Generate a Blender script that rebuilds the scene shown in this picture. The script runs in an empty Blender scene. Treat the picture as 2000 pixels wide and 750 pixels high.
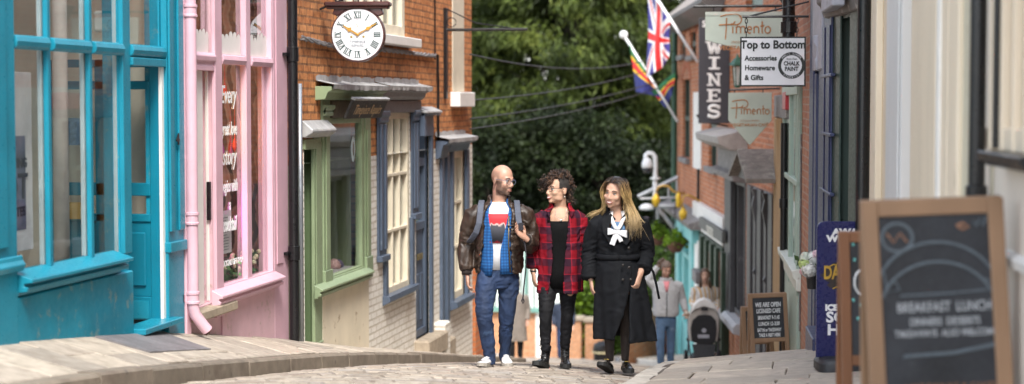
import bpy, math, random
import numpy as np
from mathutils import Vector, Matrix, noise
random.seed(7)
C = bpy.context.scene.collection
R_ = math.radians

# ---------------------------------------------------------------- camera geometry (world: X right of street, Y down the street, Z up, camera at origin)
FPX = 3400.0
YAW = math.atan(620 / FPX)
PIT = math.atan(175 / FPX)
sa, ca, sp, cp = math.sin(YAW), math.cos(YAW), math.sin(PIT), math.cos(PIT)
CR = Vector((ca, sa, 0)); CF = Vector((-sa * cp, ca * cp, -sp)); CU = Vector((-sa * sp, ca * sp, cp))

def ray(px, py):
    return CF + CR * ((px - 1000) / FPX) + CU * ((375 - py) / FPX)

def at(px, py, d):
    """world point seen at photo pixel px,py at depth d metres"""
    return ray(px, py) * d

# ---------------------------------------------------------------- mesh builder
class MB:
    def __init__(self):
        self.v = []; self.f = []
    def add(self, vs, fs):
        n = len(self.v)
        self.v += [tuple(p) for p in vs]
        self.f += [tuple(i + n for i in q) for q in fs]
        return self
    def box(self, x0, x1, y0, y1, z0, z1):
        return self.add([(x0, y0, z0), (x1, y0, z0), (x1, y1, z0), (x0, y1, z0), (x0, y0, z1), (x1, y0, z1), (x1, y1, z1), (x0, y1, z1)],
                        [(0, 3, 2, 1), (4, 5, 6, 7), (0, 1, 5, 4), (1, 2, 6, 5), (2, 3, 7, 6), (3, 0, 4, 7)])
    def obox(self, c, size, M=None):
        sx, sy, sz = [s / 2 for s in size]
        c = Vector(c); vs = []
        for z in (-sz, sz):
            for x, y in ((-sx, -sy), (sx, -sy), (sx, sy), (-sx, sy)):
                p = Vector((x, y, z))
                vs.append(c + (M @ p if M else p))
        return self.add(vs, [(0, 3, 2, 1), (4, 5, 6, 7), (0, 1, 5, 4), (1, 2, 6, 5), (2, 3, 7, 6), (3, 0, 4, 7)])
    def prism(self, poly, axis, a, b):
        """2D polygon extruded along an axis: x -> (y,z), y -> (x,z), z -> (x,y)"""
        def P(u, v, t):
            return {'x': (t, u, v), 'y': (u, t, v), 'z': (u, v, t)}[axis]
        n = len(poly)
        vs = [P(u, v, a) for u, v in poly] + [P(u, v, b) for u, v in poly]
        fs = [tuple(range(n - 1, -1, -1)), tuple(range(n, 2 * n))]
        fs += [(i, (i + 1) % n, n + (i + 1) % n, n + i) for i in range(n)]
        return self.add(vs, fs)
    def tube(self, pts, r, n=10, cap=True, squash=1.0):
        pts = [Vector(p) for p in pts]
        rs = r if isinstance(r, (list, tuple)) else [r] * len(pts)
        rings = []; ref = None
        for i, p in enumerate(pts):
            a = pts[max(i - 1, 0)]; b = pts[min(i + 1, len(pts) - 1)]
            t = (b - a).normalized()
            if ref is None:
                ref = Vector((0, 0, 1)) if abs(t.z) < .9 else Vector((1, 0, 0))
            x = ref - t * ref.dot(t)
            if x.length < 1e-5:
                x = t.orthogonal()
            x.normalize(); y = t.cross(x); ref = x
            rings.append([p + x * math.cos(k * 2 * math.pi / n) * rs[i] + y * math.sin(k * 2 * math.pi / n) * rs[i] * squash for k in range(n)])
        return self.loft(rings, cap)
    def loft(self, rings, cap=True):
        n = len(rings[0]); vs = [p for r in rings for p in r]; fs = []
        for i in range(len(rings) - 1):
            for k in range(n):
                fs.append((i * n + k, i * n + (k + 1) % n, (i + 1) * n + (k + 1) % n, (i + 1) * n + k))
        if cap:
            fs.append(tuple(range(n - 1, -1, -1))); fs.append(tuple((len(rings) - 1) * n + k for k in range(n)))
        return self.add(vs, fs)
    def lathe(self, prof, c=(0, 0, 0), n=20, M=None):
        c = Vector(c); rings = []
        for r, z in prof:
            ring = []
            for k in range(n):
                p = Vector((r * math.cos(2 * math.pi * k / n), r * math.sin(2 * math.pi * k / n), z))
                ring.append(c + (M @ p if M else p))
            rings.append(ring)
        return self.loft(rings)
    def ball(self, c, r, nu=14, nv=9, M=None):
        if not isinstance(r, (list, tuple)): r = (r, r, r)
        c = Vector(c); rings = []
        for j in range(nv + 1):
            th = -math.pi / 2 + math.pi * (j + .02) / (nv + .04)
            ring = []
            for k in range(nu):
                ph = 2 * math.pi * k / nu
                p = Vector((r[0] * math.cos(th) * math.cos(ph), r[1] * math.cos(th) * math.sin(ph), r[2] * math.sin(th)))
                ring.append(c + (M @ p if M else p))
            rings.append(ring)
        return self.loft(rings)
    def merge(self, o, M=None):
        return self.add([(M @ Vector(p)) if M else p for p in o.v], o.f)
    def build(self, name, mat, parent=None, bevel=0, smooth=False, local=False, kind=None, tagd=None, auto=None):
        me = bpy.data.meshes.new(name)
        vs = np.array(self.v, dtype=float)
        off = np.zeros(3)
        o = bpy.data.objects.new(name, me)
        if parent is None and not local:
            lo, hi = vs.min(0), vs.max(0)
            off = np.array([(lo[0] + hi[0]) / 2, (lo[1] + hi[1]) / 2, lo[2]])
            o.location = off
        elif parent is not None and not local:
            p = parent
            while p is not None:
                off = off + np.array(p.location); p = p.parent
        me.from_pydata([tuple(p) for p in (vs - off)], [], self.f)
        me.materials.append(mat)
        if smooth:
            me.polygons.foreach_set('use_smooth', [True] * len(me.polygons))
            if auto:
                try: me.set_sharp_from_angle(angle=R_(auto))
                except Exception: pass
        me.update()
        C.objects.link(o)
        if parent is not None: o.parent = parent
        if bevel:
            b = o.modifiers.new('bevel', 'BEVEL'); b.width = bevel; b.segments = 1; b.limit_method = 'ANGLE'; b.angle_limit = R_(40)
        if kind: o['kind'] = kind
        if tagd: tag(o, *tagd)
        return o

def tag(o, label, cat, group=None):
    o['label'] = label; o['category'] = cat
    if group: o['group'] = group
    return o

def thing(name, label, cat, loc=(0, 0, 0), rz=0, group=None):
    o = bpy.data.objects.new(name, None); C.objects.link(o)
    o.empty_display_size = .1
    o.location = loc; o.rotation_euler = (0, 0, rz)
    return tag(o, label, cat, group)

# ---------------------------------------------------------------- facade frame: a along the wall (away), b towards the street, z up
class Facade:
    def __init__(self, P, Q, side):
        self.P = Vector((P[0], P[1], 0)); d = Vector((Q[0] - P[0], Q[1] - P[1], 0)); self.len = d.length
        self.u = d.normalized()
        self.n = Vector((self.u.y, -self.u.x, 0)) * (1 if side == 'L' else -1)
    def w(self, a, b, z):
        return self.P + self.u * a + self.n * b + Vector((0, 0, z))
    def hit(self, px, py, b=0):
        r = ray(px, py); O = self.P + self.n * b
        t = O.dot(self.n) / r.dot(self.n)
        p = r * t
        return (p - O).dot(self.u), p.z
    def a(self, px, b=0, py=300): return self.hit(px, py, b)[0]
    def z(self, px, py, b=0): return self.hit(px, py, b)[1]

class FB(MB):
    """mesh builder that works in a facade's (a, b, z) frame"""
    def __init__(self, f):
        super().__init__(); self.fc = f
    def build(self, *k, **kw):
        raw = self.v
        self.v = [tuple(self.fc.w(*p)) for p in raw]
        if (self.fc.u.cross(self.fc.n)).z < 0:
            self.f = [tuple(reversed(q)) for q in self.f]
        o = super().build(*k, **kw)
        self.v = raw
        return o
    def mould(self, prof, a0, a1):
        """(b,z) profile run along the wall"""
        n = len(prof)
        vs = [(a0, b, z) for b, z in prof] + [(a1, b, z) for b, z in prof]
        fs = [tuple(range(n)), tuple(range(2 * n - 1, n - 1, -1))] + [(i, n + i, n + (i + 1) % n, (i + 1) % n) for i in range(n)]
        return self.add(vs, fs)
    def wall(self, a0, a1, z0, z1, holes, depth=.2, b=0):
        """front sheet with openings and their reveals; holes = (a0,a1,z0,z1)"""
        A = sorted(set([a0, a1] + [min(max(h[i], a0), a1) for h in holes for i in (0, 1)]))
        Z = sorted(set([z0, z1] + [min(max(h[i], z0), z1) for h in holes for i in (2, 3)]))
        for i in range(len(A) - 1):
            for j in range(len(Z) - 1):
                am, zm = (A[i] + A[i + 1]) / 2, (Z[j] + Z[j + 1]) / 2
                if any(h[0] < am < h[1] and h[2] < zm < h[3] for h in holes): continue
                self.add([(A[i], b, Z[j]), (A[i + 1], b, Z[j]), (A[i + 1], b, Z[j + 1]), (A[i], b, Z[j + 1])], [(0, 1, 2, 3)])
        for h in holes:
            p = [(h[0], h[2]), (h[1], h[2]), (h[1], h[3]), (h[0], h[3])]
            for k in range(4):
                (aa, za), (ab, zb) = p[k], p[(k + 1) % 4]
                self.add([(aa, b, za), (ab, b, zb), (ab, b - depth, zb), (aa, b - depth, za)], [(0, 3, 2, 1)])
        # ends, top and back so the wall has thickness
        self.add([(a0, b, z0), (a0, b - 3.5, z0), (a0, b - 3.5, z1), (a0, b, z1)], [(0, 1, 2, 3)])
        self.add([(a1, b, z0), (a1, b - 3.5, z0), (a1, b - 3.5, z1), (a1, b, z1)], [(3, 2, 1, 0)])
        self.add([(a0, b, z1), (a1, b, z1), (a1, b - 3.5, z1), (a0, b - 3.5, z1)], [(0, 1, 2, 3)])
        return self

# ---------------------------------------------------------------- materials
def nt(name):
    m = bpy.data.materials.new(name); m.use_nodes = True
    t = m.node_tree; t.nodes.clear()
    out = t.nodes.new('ShaderNodeOutputMaterial')
    b = t.nodes.new('ShaderNodeBsdfPrincipled')
    t.links.new(b.outputs[0], out.inputs[0])
    return m, t, b, out

def N(t, typ, **kw):
    n = t.nodes.new(typ)
    for k, v in kw.items():
        if k in n.inputs: n.inputs[k].default_value = v
        else: setattr(n, k, v)
    return n

def ramp(t, fac, stops, interp='LINEAR'):
    n = t.nodes.new('ShaderNodeValToRGB'); n.color_ramp.interpolation = interp
    e = n.color_ramp.elements
    while len(e) < len(stops): e.new(.5)
    for i, (p, c) in enumerate(stops):
        e[i].position = p; e[i].color = (*c, 1) if len(c) == 3 else c
    t.links.new(fac, n.inputs[0])
    return n.outputs[0]

def mixc(t, fac, a, b, mode='MIX'):
    n = t.nodes.new('ShaderNodeMix'); n.data_type = 'RGBA'; n.blend_type = mode
    for sock, v in ((n.inputs[0], fac), (n.inputs[6], a), (n.inputs[7], b)):
        if hasattr(v, 'is_linked') or hasattr(v, 'links'): t.links.new(v, sock)
        elif isinstance(v, (int, float)): sock.default_value = v
        else: sock.default_value = (*v, 1) if len(v) == 3 else v
    return n.outputs[2]

def pos(t, scale=(1, 1, 1), obj=False):
    tc = t.nodes.new('ShaderNodeTexCoord' if obj else 'ShaderNodeNewGeometry')
    m = t.nodes.new('ShaderNodeMapping'); m.inputs['Scale'].default_value = scale
    t.links.new(tc.outputs['Object' if obj else 'Position'], m.inputs[0])
    return m.outputs[0]

def noise_tex(t, vec, scale, detail=4, rough=.55):
    n = N(t, 'ShaderNodeTexNoise', Scale=scale, Detail=detail, Roughness=rough)
    t.links.new(vec, n.inputs['Vector'])
    return n.outputs[0]

def bump(t, b, h, strength=.2, dist=.01):
    n = N(t, 'ShaderNodeBump', Strength=strength, Distance=dist)
    t.links.new(h, n.inputs['Height']); t.links.new(n.outputs[0], b.inputs['Normal'])
    return n

MATS = {}
def mat(name, col, rough=.55, metal=0, var=.14, scale=6, bmp=.12, bsc=40, wear=None, wear_amt=.0, wear_sc=9, streak=False, spec=.5, obj=False, coat=0, rnd=0):
    """plain stuff with tonal drift, fine bump and optional worn spots of a second colour"""
    if name in MATS: return MATS[name]
    m, t, b, out = nt(name)
    p = pos(t, (1, 1, .25) if streak else (1, 1, 1), obj)
    n1 = noise_tex(t, p, scale, 5)
    lo = tuple(c * (1 - var) for c in col); hi = tuple(min(1, c * (1 + var)) for c in col)
    c = ramp(t, n1, [(.3, lo), (.7, hi)])
    if rnd:
        g = t.nodes.new('ShaderNodeNewGeometry')
        c = mixc(t, rnd, c, ramp(t, g.outputs['Random Per Island'], [(0, (.35, .33, .3)), (1, (1.5, 1.5, 1.5))]), 'MULTIPLY')
    if wear:
        n2 = noise_tex(t, p, wear_sc, 8, .7)
        f = ramp(t, n2, [(.62 - wear_amt, (0, 0, 0)), (.70 - wear_amt, (1, 1, 1))])
        c = mixc(t, f, c, wear)
    t.links.new(c, b.inputs['Base Color'])
    n3 = noise_tex(t, pos(t, (1, 1, 1), obj), bsc, 3)
    t.links.new(ramp(t, n3, [(.3, (max(0, rough - .1),) * 3), (.7, (min(1, rough + .1),) * 3)]), b.inputs['Roughness'])
    b.inputs['Metallic'].default_value = metal
    b.inputs['Specular IOR Level'].default_value = spec
    b.inputs['Coat Weight'].default_value = coat
    if bmp: bump(t, b, n3, bmp, .004)
    MATS[name] = m
    return m

def glow(name, col, strength):
    if name in MATS: return MATS[name]
    m, t, b, out = nt(name)
    b.inputs['Base Color'].default_value = (*col, 1)
    b.inputs['Emission Color'].default_value = (*col, 1); b.inputs['Emission Strength'].default_value = strength
    MATS[name] = m
    return m

def glass(name, refl=1.0, tint=(.93, .95, .94)):
    if name in MATS: return MATS[name]
    m, t, b, out = nt(name); t.nodes.remove(b)
    tr = N(t, 'ShaderNodeBsdfTransparent'); tr.inputs[0].default_value = (*tint, 1)
    gl = N(t, 'ShaderNodeBsdfGlossy'); gl.inputs['Roughness'].default_value = .02
    gl.inputs[0].default_value = (.95, .97, 1, 1)
    lw = N(t, 'ShaderNodeLayerWeight', Blend=.5)
    bp = N(t, 'ShaderNodeBump', Strength=.015, Distance=.05)
    t.links.new(noise_tex(t, pos(t), 1.7, 2), bp.inputs['Height'])
    t.links.new(bp.outputs[0], gl.inputs['Normal'])
    pw = N(t, 'ShaderNodeMath', operation='POWER'); pw.inputs[1].default_value = 4.2; t.links.new(lw.outputs['Facing'], pw.inputs[0])
    ml = N(t, 'ShaderNodeMath', operation='MULTIPLY_ADD', use_clamp=True); ml.inputs[1].default_value = .85 * refl; ml.inputs[2].default_value = .06 * refl
    t.links.new(pw.outputs[0], ml.inputs[0])
    mx = t.nodes.new('ShaderNodeMixShader')
    t.links.new(ml.outputs[0], mx.inputs[0]); t.links.new(tr.outputs[0], mx.inputs[1]); t.links.new(gl.outputs[0], mx.inputs[2])
    t.links.new(mx.outputs[0], out.inputs[0])
    MATS[name] = m
    return m

def brick(name, c1, c2, mortar, axis='y', soot=(.05, .035, .03), soot_amt=.0, split=None, upper=None, rough=.85, bstr=.6, msize=.009, row=.075, wid=.228, rot=0, blotch=.25, msmooth=.25):
    """running-bond brick; axis = which horizontal world axis runs along the wall (or an angle rot)"""
    if name in MATS: return MATS[name]
    m, t, b, out = nt(name)
    g = t.nodes.new('ShaderNodeNewGeometry')
    rotn = N(t, 'ShaderNodeVectorRotate', rotation_type='Z_AXIS'); rotn.inputs['Angle'].default_value = rot
    t.links.new(g.outputs['Position'], rotn.inputs['Vector'])
    s = t.nodes.new('ShaderNodeSeparateXYZ'); t.links.new(rotn.outputs[0], s.inputs[0])
    # bed joints that wander a little
    wob = noise_tex(t, pos(t), 1.3, 3)
    wz = N(t, 'ShaderNodeMath', operation='MULTIPLY_ADD'); wz.inputs[1].default_value = .03
    t.links.new(wob, wz.inputs[0]); t.links.new(s.outputs[2], wz.inputs[2])
    wob2 = noise_tex(t, pos(t), 22, 2)
    wz2 = N(t, 'ShaderNodeMath', operation='MULTIPLY_ADD'); wz2.inputs[1].default_value = .014
    t.links.new(wob2, wz2.inputs[0]); t.links.new(wz.outputs[0], wz2.inputs[2])
    cb = t.nodes.new('ShaderNodeCombineXYZ')
    t.links.new(s.outputs[{'x': 0, 'y': 1}[axis]], cb.inputs[0]); t.links.new(wz2.outputs[0], cb.inputs[1])
    br = t.nodes.new('ShaderNodeTexBrick')
    br.inputs['Scale'].default_value = 1; br.inputs['Brick Width'].default_value = wid; br.inputs['Row Height'].default_value = row
    br.inputs['Mortar Size'].default_value = msize; br.inputs['Mortar Smooth'].default_value = msmooth; br.inputs['Bias'].default_value = -.1
    br.inputs['Color1'].default_value = (*c1, 1); br.inputs['Color2'].default_value = (*c2, 1); br.inputs['Mortar'].default_value = (*mortar, 1)
    t.links.new(cb.outputs[0], br.inputs['Vector'])
    big = noise_tex(t, pos(t), 1.1, 6, .65)
    med = noise_tex(t, pos(t), 13, 4, .6)
    c = mixc(t, blotch, br.outputs['Color'], ramp(t, med, [(.3, tuple(x * .55 for x in c1)), (.7, tuple(min(1, x * 1.5) for x in c2))]))
    if soot_amt:
        f = ramp(t, big, [(.60 - soot_amt * .3, (0, 0, 0)), (.80 - soot_amt * .3, (.85, .85, .85))])
        f2 = mixc(t, 1.0, f, ramp(t, med, [(.35, (.2, .2, .2)), (.6, (1, 1, 1))]), 'MULTIPLY')
        c = mixc(t, f2, c, soot)
    t.links.new(c, b.inputs['Base Color'])
    b.inputs['Roughness'].default_value = rough; b.inputs['Specular IOR Level'].default_value = .25
    h = N(t, 'ShaderNodeMath', operation='MULTIPLY_ADD'); h.inputs[1].default_value = -1.0
    t.links.new(br.outputs['Fac'], h.inputs[0]); t.links.new(med, h.inputs[2])
    bump(t, b, h.outputs[0], bstr, .012)
    MATS[name] = m
    return m

def text(s, size, name, m, parent=None, M=None, ext=.002, bold=0, shear=0, align='CENTER', sx=1, local=False):
    """lettering as a mesh; M places it (x right, y up, z out of the surface)"""
    cu = bpy.data.curves.new(name, 'FONT'); cu.body = s; cu.size = size; cu.extrude = ext; cu.offset = bold; cu.shear = shear
    cu.align_x = align; cu.align_y = 'CENTER'; cu.resolution_u = 3
    o = bpy.data.objects.new(name, cu); C.objects.link(o)
    dg = bpy.context.evaluated_depsgraph_get(); dg.update()
    me = bpy.data.meshes.new_from_object(o.evaluated_get(dg))
    bpy.data.objects.remove(o)
    b = MB(); b.v = [(v.co.x * sx, v.co.y, v.co.z) for v in me.vertices]; b.f = [tuple(p.vertices) for p in me.polygons]
    bpy.data.meshes.remove(me)
    if M: b.v = [tuple(M @ Vector(p)) for p in b.v]
    return b.build(name, m, parent, local=local)

def frame_M(origin, xdir, zdir):
    """matrix with text x along xdir, y up-ish, z out along zdir"""
    x = Vector(xdir).normalized(); z = Vector(zdir).normalized(); y = z.cross(x).normalized()
    M = Matrix((x, y, z)).transposed().to_4x4(); M.translation = Vector(origin)
    return M

def copy_tree(o, parent=None):
    c = o.copy(); C.objects.link(c)
    if parent is not None: c.parent = parent
    for ch in list(o.children): copy_tree(ch, c)
    return c

def interp(x, tab):
    if x <= tab[0][0]: return tab[0][1] + (x - tab[0][0]) * (tab[1][1] - tab[0][1]) / (tab[1][0] - tab[0][0])
    for (x0, y0), (x1, y1) in zip(tab, tab[1:]):
        if x <= x1: return y0 + (y1 - y0) * (x - x0) / (x1 - x0)
    (x0, y0), (x1, y1) = tab[-2:]
    return y1 + (y1 - y0) * (x - x1) / (x1 - x0)

# ---------------------------------------------------------------- ground lines of the street
XW = -5.04
T_ROAD = [(-14, -.75), (0, -1.15), (6, -1.45), (9.7, -1.72), (11.4, -1.93), (12.7, -2.085), (14.5, -2.30), (15.4, -2.42), (17, -2.65), (19.9, -3.08), (24.5, -3.80), (30, -4.62), (40, -6.05), (60, -8.9), (75, -11.0)]
T_LW = [(-14, .15), (10.06, .28), (12.6, .31), (16.06, .22), (18.2, .18), (22.8, .13), (24.5, .13), (75, .13)]     # rise of left pavement at the wall above the road
T_RK = [(-14, .03), (12.7, .02), (15.5, .11), (18, .13), (75, .13)]
T_RW = [(-14, .06), (7, .06), (13, .15), (14.2, .25), (16, .27), (75, .27)]
T_XLK = [(-14, -4.25), (24.5, -4.25), (32, -5.8), (42, -7.8), (75, -14)]
T_XRK = [(-14, -1.5), (22, -1.5), (28, -2.3), (32, -3.0), (42, -4.9), (75, -11)]
RV = [(1000, 0, 0)]
def zroad(y): return sum(interp(y + k * .6, T_ROAD) for k in (-2, -1, 0, 1, 2)) / 5
def xlk(y): return interp(y, T_XLK)
def xrk(y): return interp(y, T_XRK)
# ================================================================ SETTING: ground, road, pavements, kerbs
def camw(px, d):
    cx = (px - 1000) / FPX * d
    return (cx * ca - d * sa, cx * sa + d * ca)
RP = [camw(2030, 0.5), camw(2060, 6.6), camw(1925, 8.0), camw(1698, 13.0), camw(1622, 14.6), camw(1580, 17.2), camw(1536, 21.2), camw(1510, 25.0), camw(1413, 32.0), camw(1320, 42.0)]
RP[0] = (RP[1][0] + .15, -14)
def xrw(y):
    tab = sorted([(q[1], q[0]) for q in RP]) + [(75, RP[-1][0] - 7.5)]
    return interp(y, tab)

def island_mat(name, cols, rough=.8, stain=(.12, .09, .07), amt=.02):
    m, t, b, out = nt(name)
    g = t.nodes.new('ShaderNodeNewGeometry')
    c = ramp(t, g.outputs['Random Per Island'], [(i / (len(cols) - 1), k) for i, k in enumerate(cols)])
    n = noise_tex(t, pos(t), 9, 7, .65)
    c = mixc(t, 1.0, c, ramp(t, n, [(.25, (.62, .6, .57)), (.75, (1.25, 1.25, 1.25))]), 'MULTIPLY')
    n2 = noise_tex(t, pos(t), 3.1, 8, .7)
    c = mixc(t, ramp(t, n2, [(.60 - amt, (0, 0, 0)), (.75 - amt, (.7, .7, .7))]), c, stain)
    vo = N(t, 'ShaderNodeTexVoronoi', Scale=4.5); t.links.new(pos(t), vo.inputs['Vector'])
    c = mixc(t, ramp(t, vo.outputs['Distance'], [(.06, (.55,) * 3), (.11, (0, 0, 0))]), c, (.07, .06, .05))
    t.links.new(c, b.inputs['Base Color'])
    n3 = noise_tex(t, pos(t), 60, 4)
    t.links.new(ramp(t, n, [(.3, (rough - .2,) * 3), (.7, (rough,) * 3)]), b.inputs['Roughness'])
    bump(t, b, n3, .35, .006)
    return m

M_SETT = island_mat('worn_setts', [(.22, .185, .15), (.33, .285, .235), (.28, .25, .22), (.40, .345, .285), (.25, .20, .165), (.30, .28, .26)])
M_FLAG = island_mat('york_stone', [(.36, .31, .255), (.45, .39, .325), (.33, .29, .245), (.49, .43, .355), (.41, .35, .285)], stain=(.20, .15, .11), amt=.05)
M_KERB = island_mat('kerb_stone', [(.18, .152, .12), (.25, .21, .165), (.21, .175, .14)], amt=.06)
M_KERBW = island_mat('pale_kerb_stone', [(.50, .47, .42), (.58, .54, .48)])
M_JOINT = mat('joint_dirt', (.10, .08, .065), .95, var=.3, scale=20)
M_EARTH = mat('earth', (.16, .14, .09), .95, var=.3, scale=1)

# terrain under and beyond everything
b = MB()
ys = [-60, -20, 0, 10, 16, 20, 25, 30, 36, 42, 50, 60, 75, 110, 200, 500, 1500]
xs = [-1500, -400, -120, -40, -16, -8, -5, -2, 2, 6, 14, 40, 120, 400, 1500]
def zt(x, y):
    z = zroad(min(y, 75)) - .35
    if y > 75: z -= min((y - 75) * .08, 16)
    return z
for y in ys:
    for x in xs: b.v.append((x, y, zt(x, y)))
nx = len(xs)
for j in range(len(ys) - 1):
    for i in range(nx - 1):
        b.f.append((j * nx + i, j * nx + i + 1, (j + 1) * nx + i + 1, (j + 1) * nx + i))
b.build('terrain', M_EARTH, kind='structure')

# road bed (joint colour) and road setts above it
def road_z(x, y):
    l, r = xlk(y), xrk(y)
    u = (x - l) / max(r - l, .1)
    return zroad(y) + .055 * (1 - (2 * u - 1) ** 2)
b = MB(); Y = [(-14 + .75 * k) for k in range(118)]
for y in Y:
    for k in range(9):
        x = xlk(y) - .02 + (xrk(y) - xlk(y) + .04) * k / 8
        b.v.append((x, y, road_z(x, y) - .022))
for j in range(len(Y) - 1):
    for k in range(8):
        b.f.append((j * 9 + k, j * 9 + k + 1, (j + 1) * 9 + k + 1, (j + 1) * 9 + k))
b.build('road_bed', M_JOINT, kind='structure')

def slab(b, x0, x1, y0, y1, zf, h=.05, cham=.012, jz=.004, tilt=.006):
    """one stone laid to the surface zf(x,y), chamfered arrises, slightly tilted"""
    dz = random.uniform(-jz, jz); tx = random.uniform(-tilt, tilt); ty = random.uniform(-tilt, tilt)
    cx, cy = (x0 + x1) / 2, (y0 + y1) / 2
    def q(x, y, d): return (x, y, zf(x, y) + dz + (x - cx) * tx + (y - cy) * ty + d)
    j = lambda: random.uniform(-.006, .006)
    P = [(x0 + j(), y0 + j()), (x1 + j(), y0 + j()), (x1 + j(), y1 + j()), (x0 + j(), y1 + j())]
    T = [(x + (cham if x < cx else -cham), y + (cham if y < cy else -cham)) for x, y in P]
    vs = [q(x, y, -h) for x, y in P] + [q(x, y, -cham * .8) for x, y in P] + [q(x, y, 0) for x, y in T]
    b.add(vs, [(8, 9, 10, 11)] + [(i, (i + 1) % 4, 4 + (i + 1) % 4, 4 + i) for i in range(4)] + [(4 + i, 4 + (i + 1) % 4, 8 + (i + 1) % 4, 8 + i) for i in range(4)])

b = MB(); y = -13.5
while y < 72:
    dy = random.uniform(.105, .15) if 6 < y < 30 else .45
    l, r = xlk(y + dy / 2), xrk(y + dy / 2); x = l + random.uniform(-.12, 0)
    while x < r:
        w = random.uniform(.17, .30) if 6 < y < 30 else .7
        x0, x1 = max(x, l), min(x + w, r)
        if x1 - x0 > .06: slab(b, x0 + .006, x1 - .006, y + .007, y + dy - .007, road_z, cham=.018, jz=.007, tilt=.03)
        x += w
    y += dy
b.build('road', M_SETT, kind='structure')

# left pavement and kerb
def lp_z(x, y):
    kt = zroad(y) + .13; wz = zroad(y) + interp(y, T_LW)
    l = xlk(y) - .16; w = l - .62
    u = min(max((l - x) / .62, -.3), 1.6)
    return kt + (wz - kt) * u
def rp_z(x, y):
    kt = zroad(y) + interp(y, T_RK); wz = zroad(y) + interp(y, T_RW)
    u = (x - xrk(y)) / max(xrw(y) - xrk(y), .3)
    return kt + (wz - kt) * min(max(u, -.2), 1.4)
def strip(name, fx0, fx1, zf, dz, m):
    b = MB()
    for y in Y:
        for k in range(6):
            x = fx0(y) + (fx1(y) - fx0(y)) * k / 5
            b.v.append((x, y, zf(x, y) + dz))
    for j in range(len(Y) - 1):
        for k in range(5): b.f.append((j * 6 + k, j * 6 + k + 1, (j + 1) * 6 + k + 1, (j + 1) * 6 + k))
    return b.build(name, m, kind='structure')
strip('pavement_bed', lambda y: min(xlk(y) - 1.4, -5.3), lambda y: xlk(y) - .02, lp_z, -.02, M_JOINT)
strip('pavement_bed', lambda y: xrk(y) + .02, lambda y: xrw(y) + 1.0, rp_z, -.02, M_JOINT)
def flags(name, fx0, fx1, zf, courses):
    b = MB(); y = -13.5
    fine = lambda y: 5 < y < 26
    while y < 72:
        dy = random.choice((.38, .46, .55, .62)) if fine(y) else 1.4
        l, r = fx0(y + dy / 2), fx1(y + dy / 2); x = l - random.uniform(0, .35)
        while x < r:
            w = random.uniform(.45, .85) if fine(y) else 1.2
            x0, x1 = max(x, l), min(x + w, r)
            if x1 - x0 > .05: slab(b, x0 + .003, x1 - .003, y + .003, y + dy - .003, zf, cham=.007, jz=.004, tilt=.006)
            x += w
        y += dy
    return b.build(name, M_FLAG, kind='structure')
flags('pavement', lambda y: min(xlk(y) - 1.3, -5.2), lambda y: xlk(y) - .155, lp_z, 0)
flags('pavement', lambda y: xrk(y) + .2, lambda y: xrw(y) + .9, rp_z, 0)
def kerb(name, fx0, fx1, ztop, m, step):
    b = MB(); y = -13.5
    while y < 70:
        dy = step * random.uniform(.85, 1.2)
        vs = []; off = random.uniform(-.006, .006); tz = random.uniform(-.012, .004)
        for t in (0, .5, 1):
            yy = y + .011 + (dy - .022) * t; x0, x1 = fx0(yy), fx1(yy) + off; z = ztop(yy) + tz; zb = zroad(yy) - .15
            c = .018
            vs += [(x0, yy, zb), (x0, yy, z), (x1 - c, yy, z), (x1, yy, z - c), (x1 + .008, yy, zb)] if x1 > x0 else [(x0, yy, zb), (x0, yy, z), (x1 + c, yy, z), (x1, yy, z - c), (x1 - .008, yy, zb)]
        fs = [(0, 1, 2, 3, 4), (14, 13, 12, 11, 10)]
        for s in (0, 5):
            for k in range(4): fs.append((s + k, s + k + 5, s + k + 6, s + k + 1))
        b.add(vs, fs); y += dy
    return b.build(name, m, kind='structure')
kerb('kerb', lambda y: xlk(y) - .15, lambda y: xlk(y), lambda y: zroad(y) + .13, M_KERB, .95)
kerb('kerb', lambda y: xrk(y) + .195, lambda y: xrk(y), lambda y: zroad(y) + interp(y, T_RK), M_KERBW, 1.1)
# inset slate cellar plate in the left pavement
b = MB()
p = [(-5.0, 11.3), (-4.62, 11.35), (-4.6, 12.5), (-5.0, 12.55)]
b.prism(p, 'z', 0, .02)
b.v = [(x, y, lp_z(x, y) + .006 + (.006 if z > 0 else -.02)) for x, y, z in b.v]
b.build('cellar_plate', mat('slate_plate', (.16, .15, .155), .6, var=.25), tagd=('dark slate cellar plate let into the pavement by the blue shop', 'plate'))
# ---------------------------------------------------------------- sky, sun, camera
W = bpy.data.worlds.new('World'); bpy.context.scene.world = W; W.use_nodes = True
t = W.node_tree; t.nodes.clear()
sky = t.nodes.new('ShaderNodeTexSky'); sky.sky_type = 'NISHITA'; sky.sun_disc = False
SUN_EL, SUN_AZ = R_(52), R_(290)
sky.sun_elevation = SUN_EL; sky.air_density = 1.0; sky.dust_density = 1.5; sky.ozone_density = 1.0
sd = Vector((math.cos(SUN_EL) * math.cos(SUN_AZ), math.cos(SUN_EL) * math.sin(SUN_AZ), math.sin(SUN_EL)))   # towards the sun
sky.sun_rotation = math.atan2(sd.x, sd.y)
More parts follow.
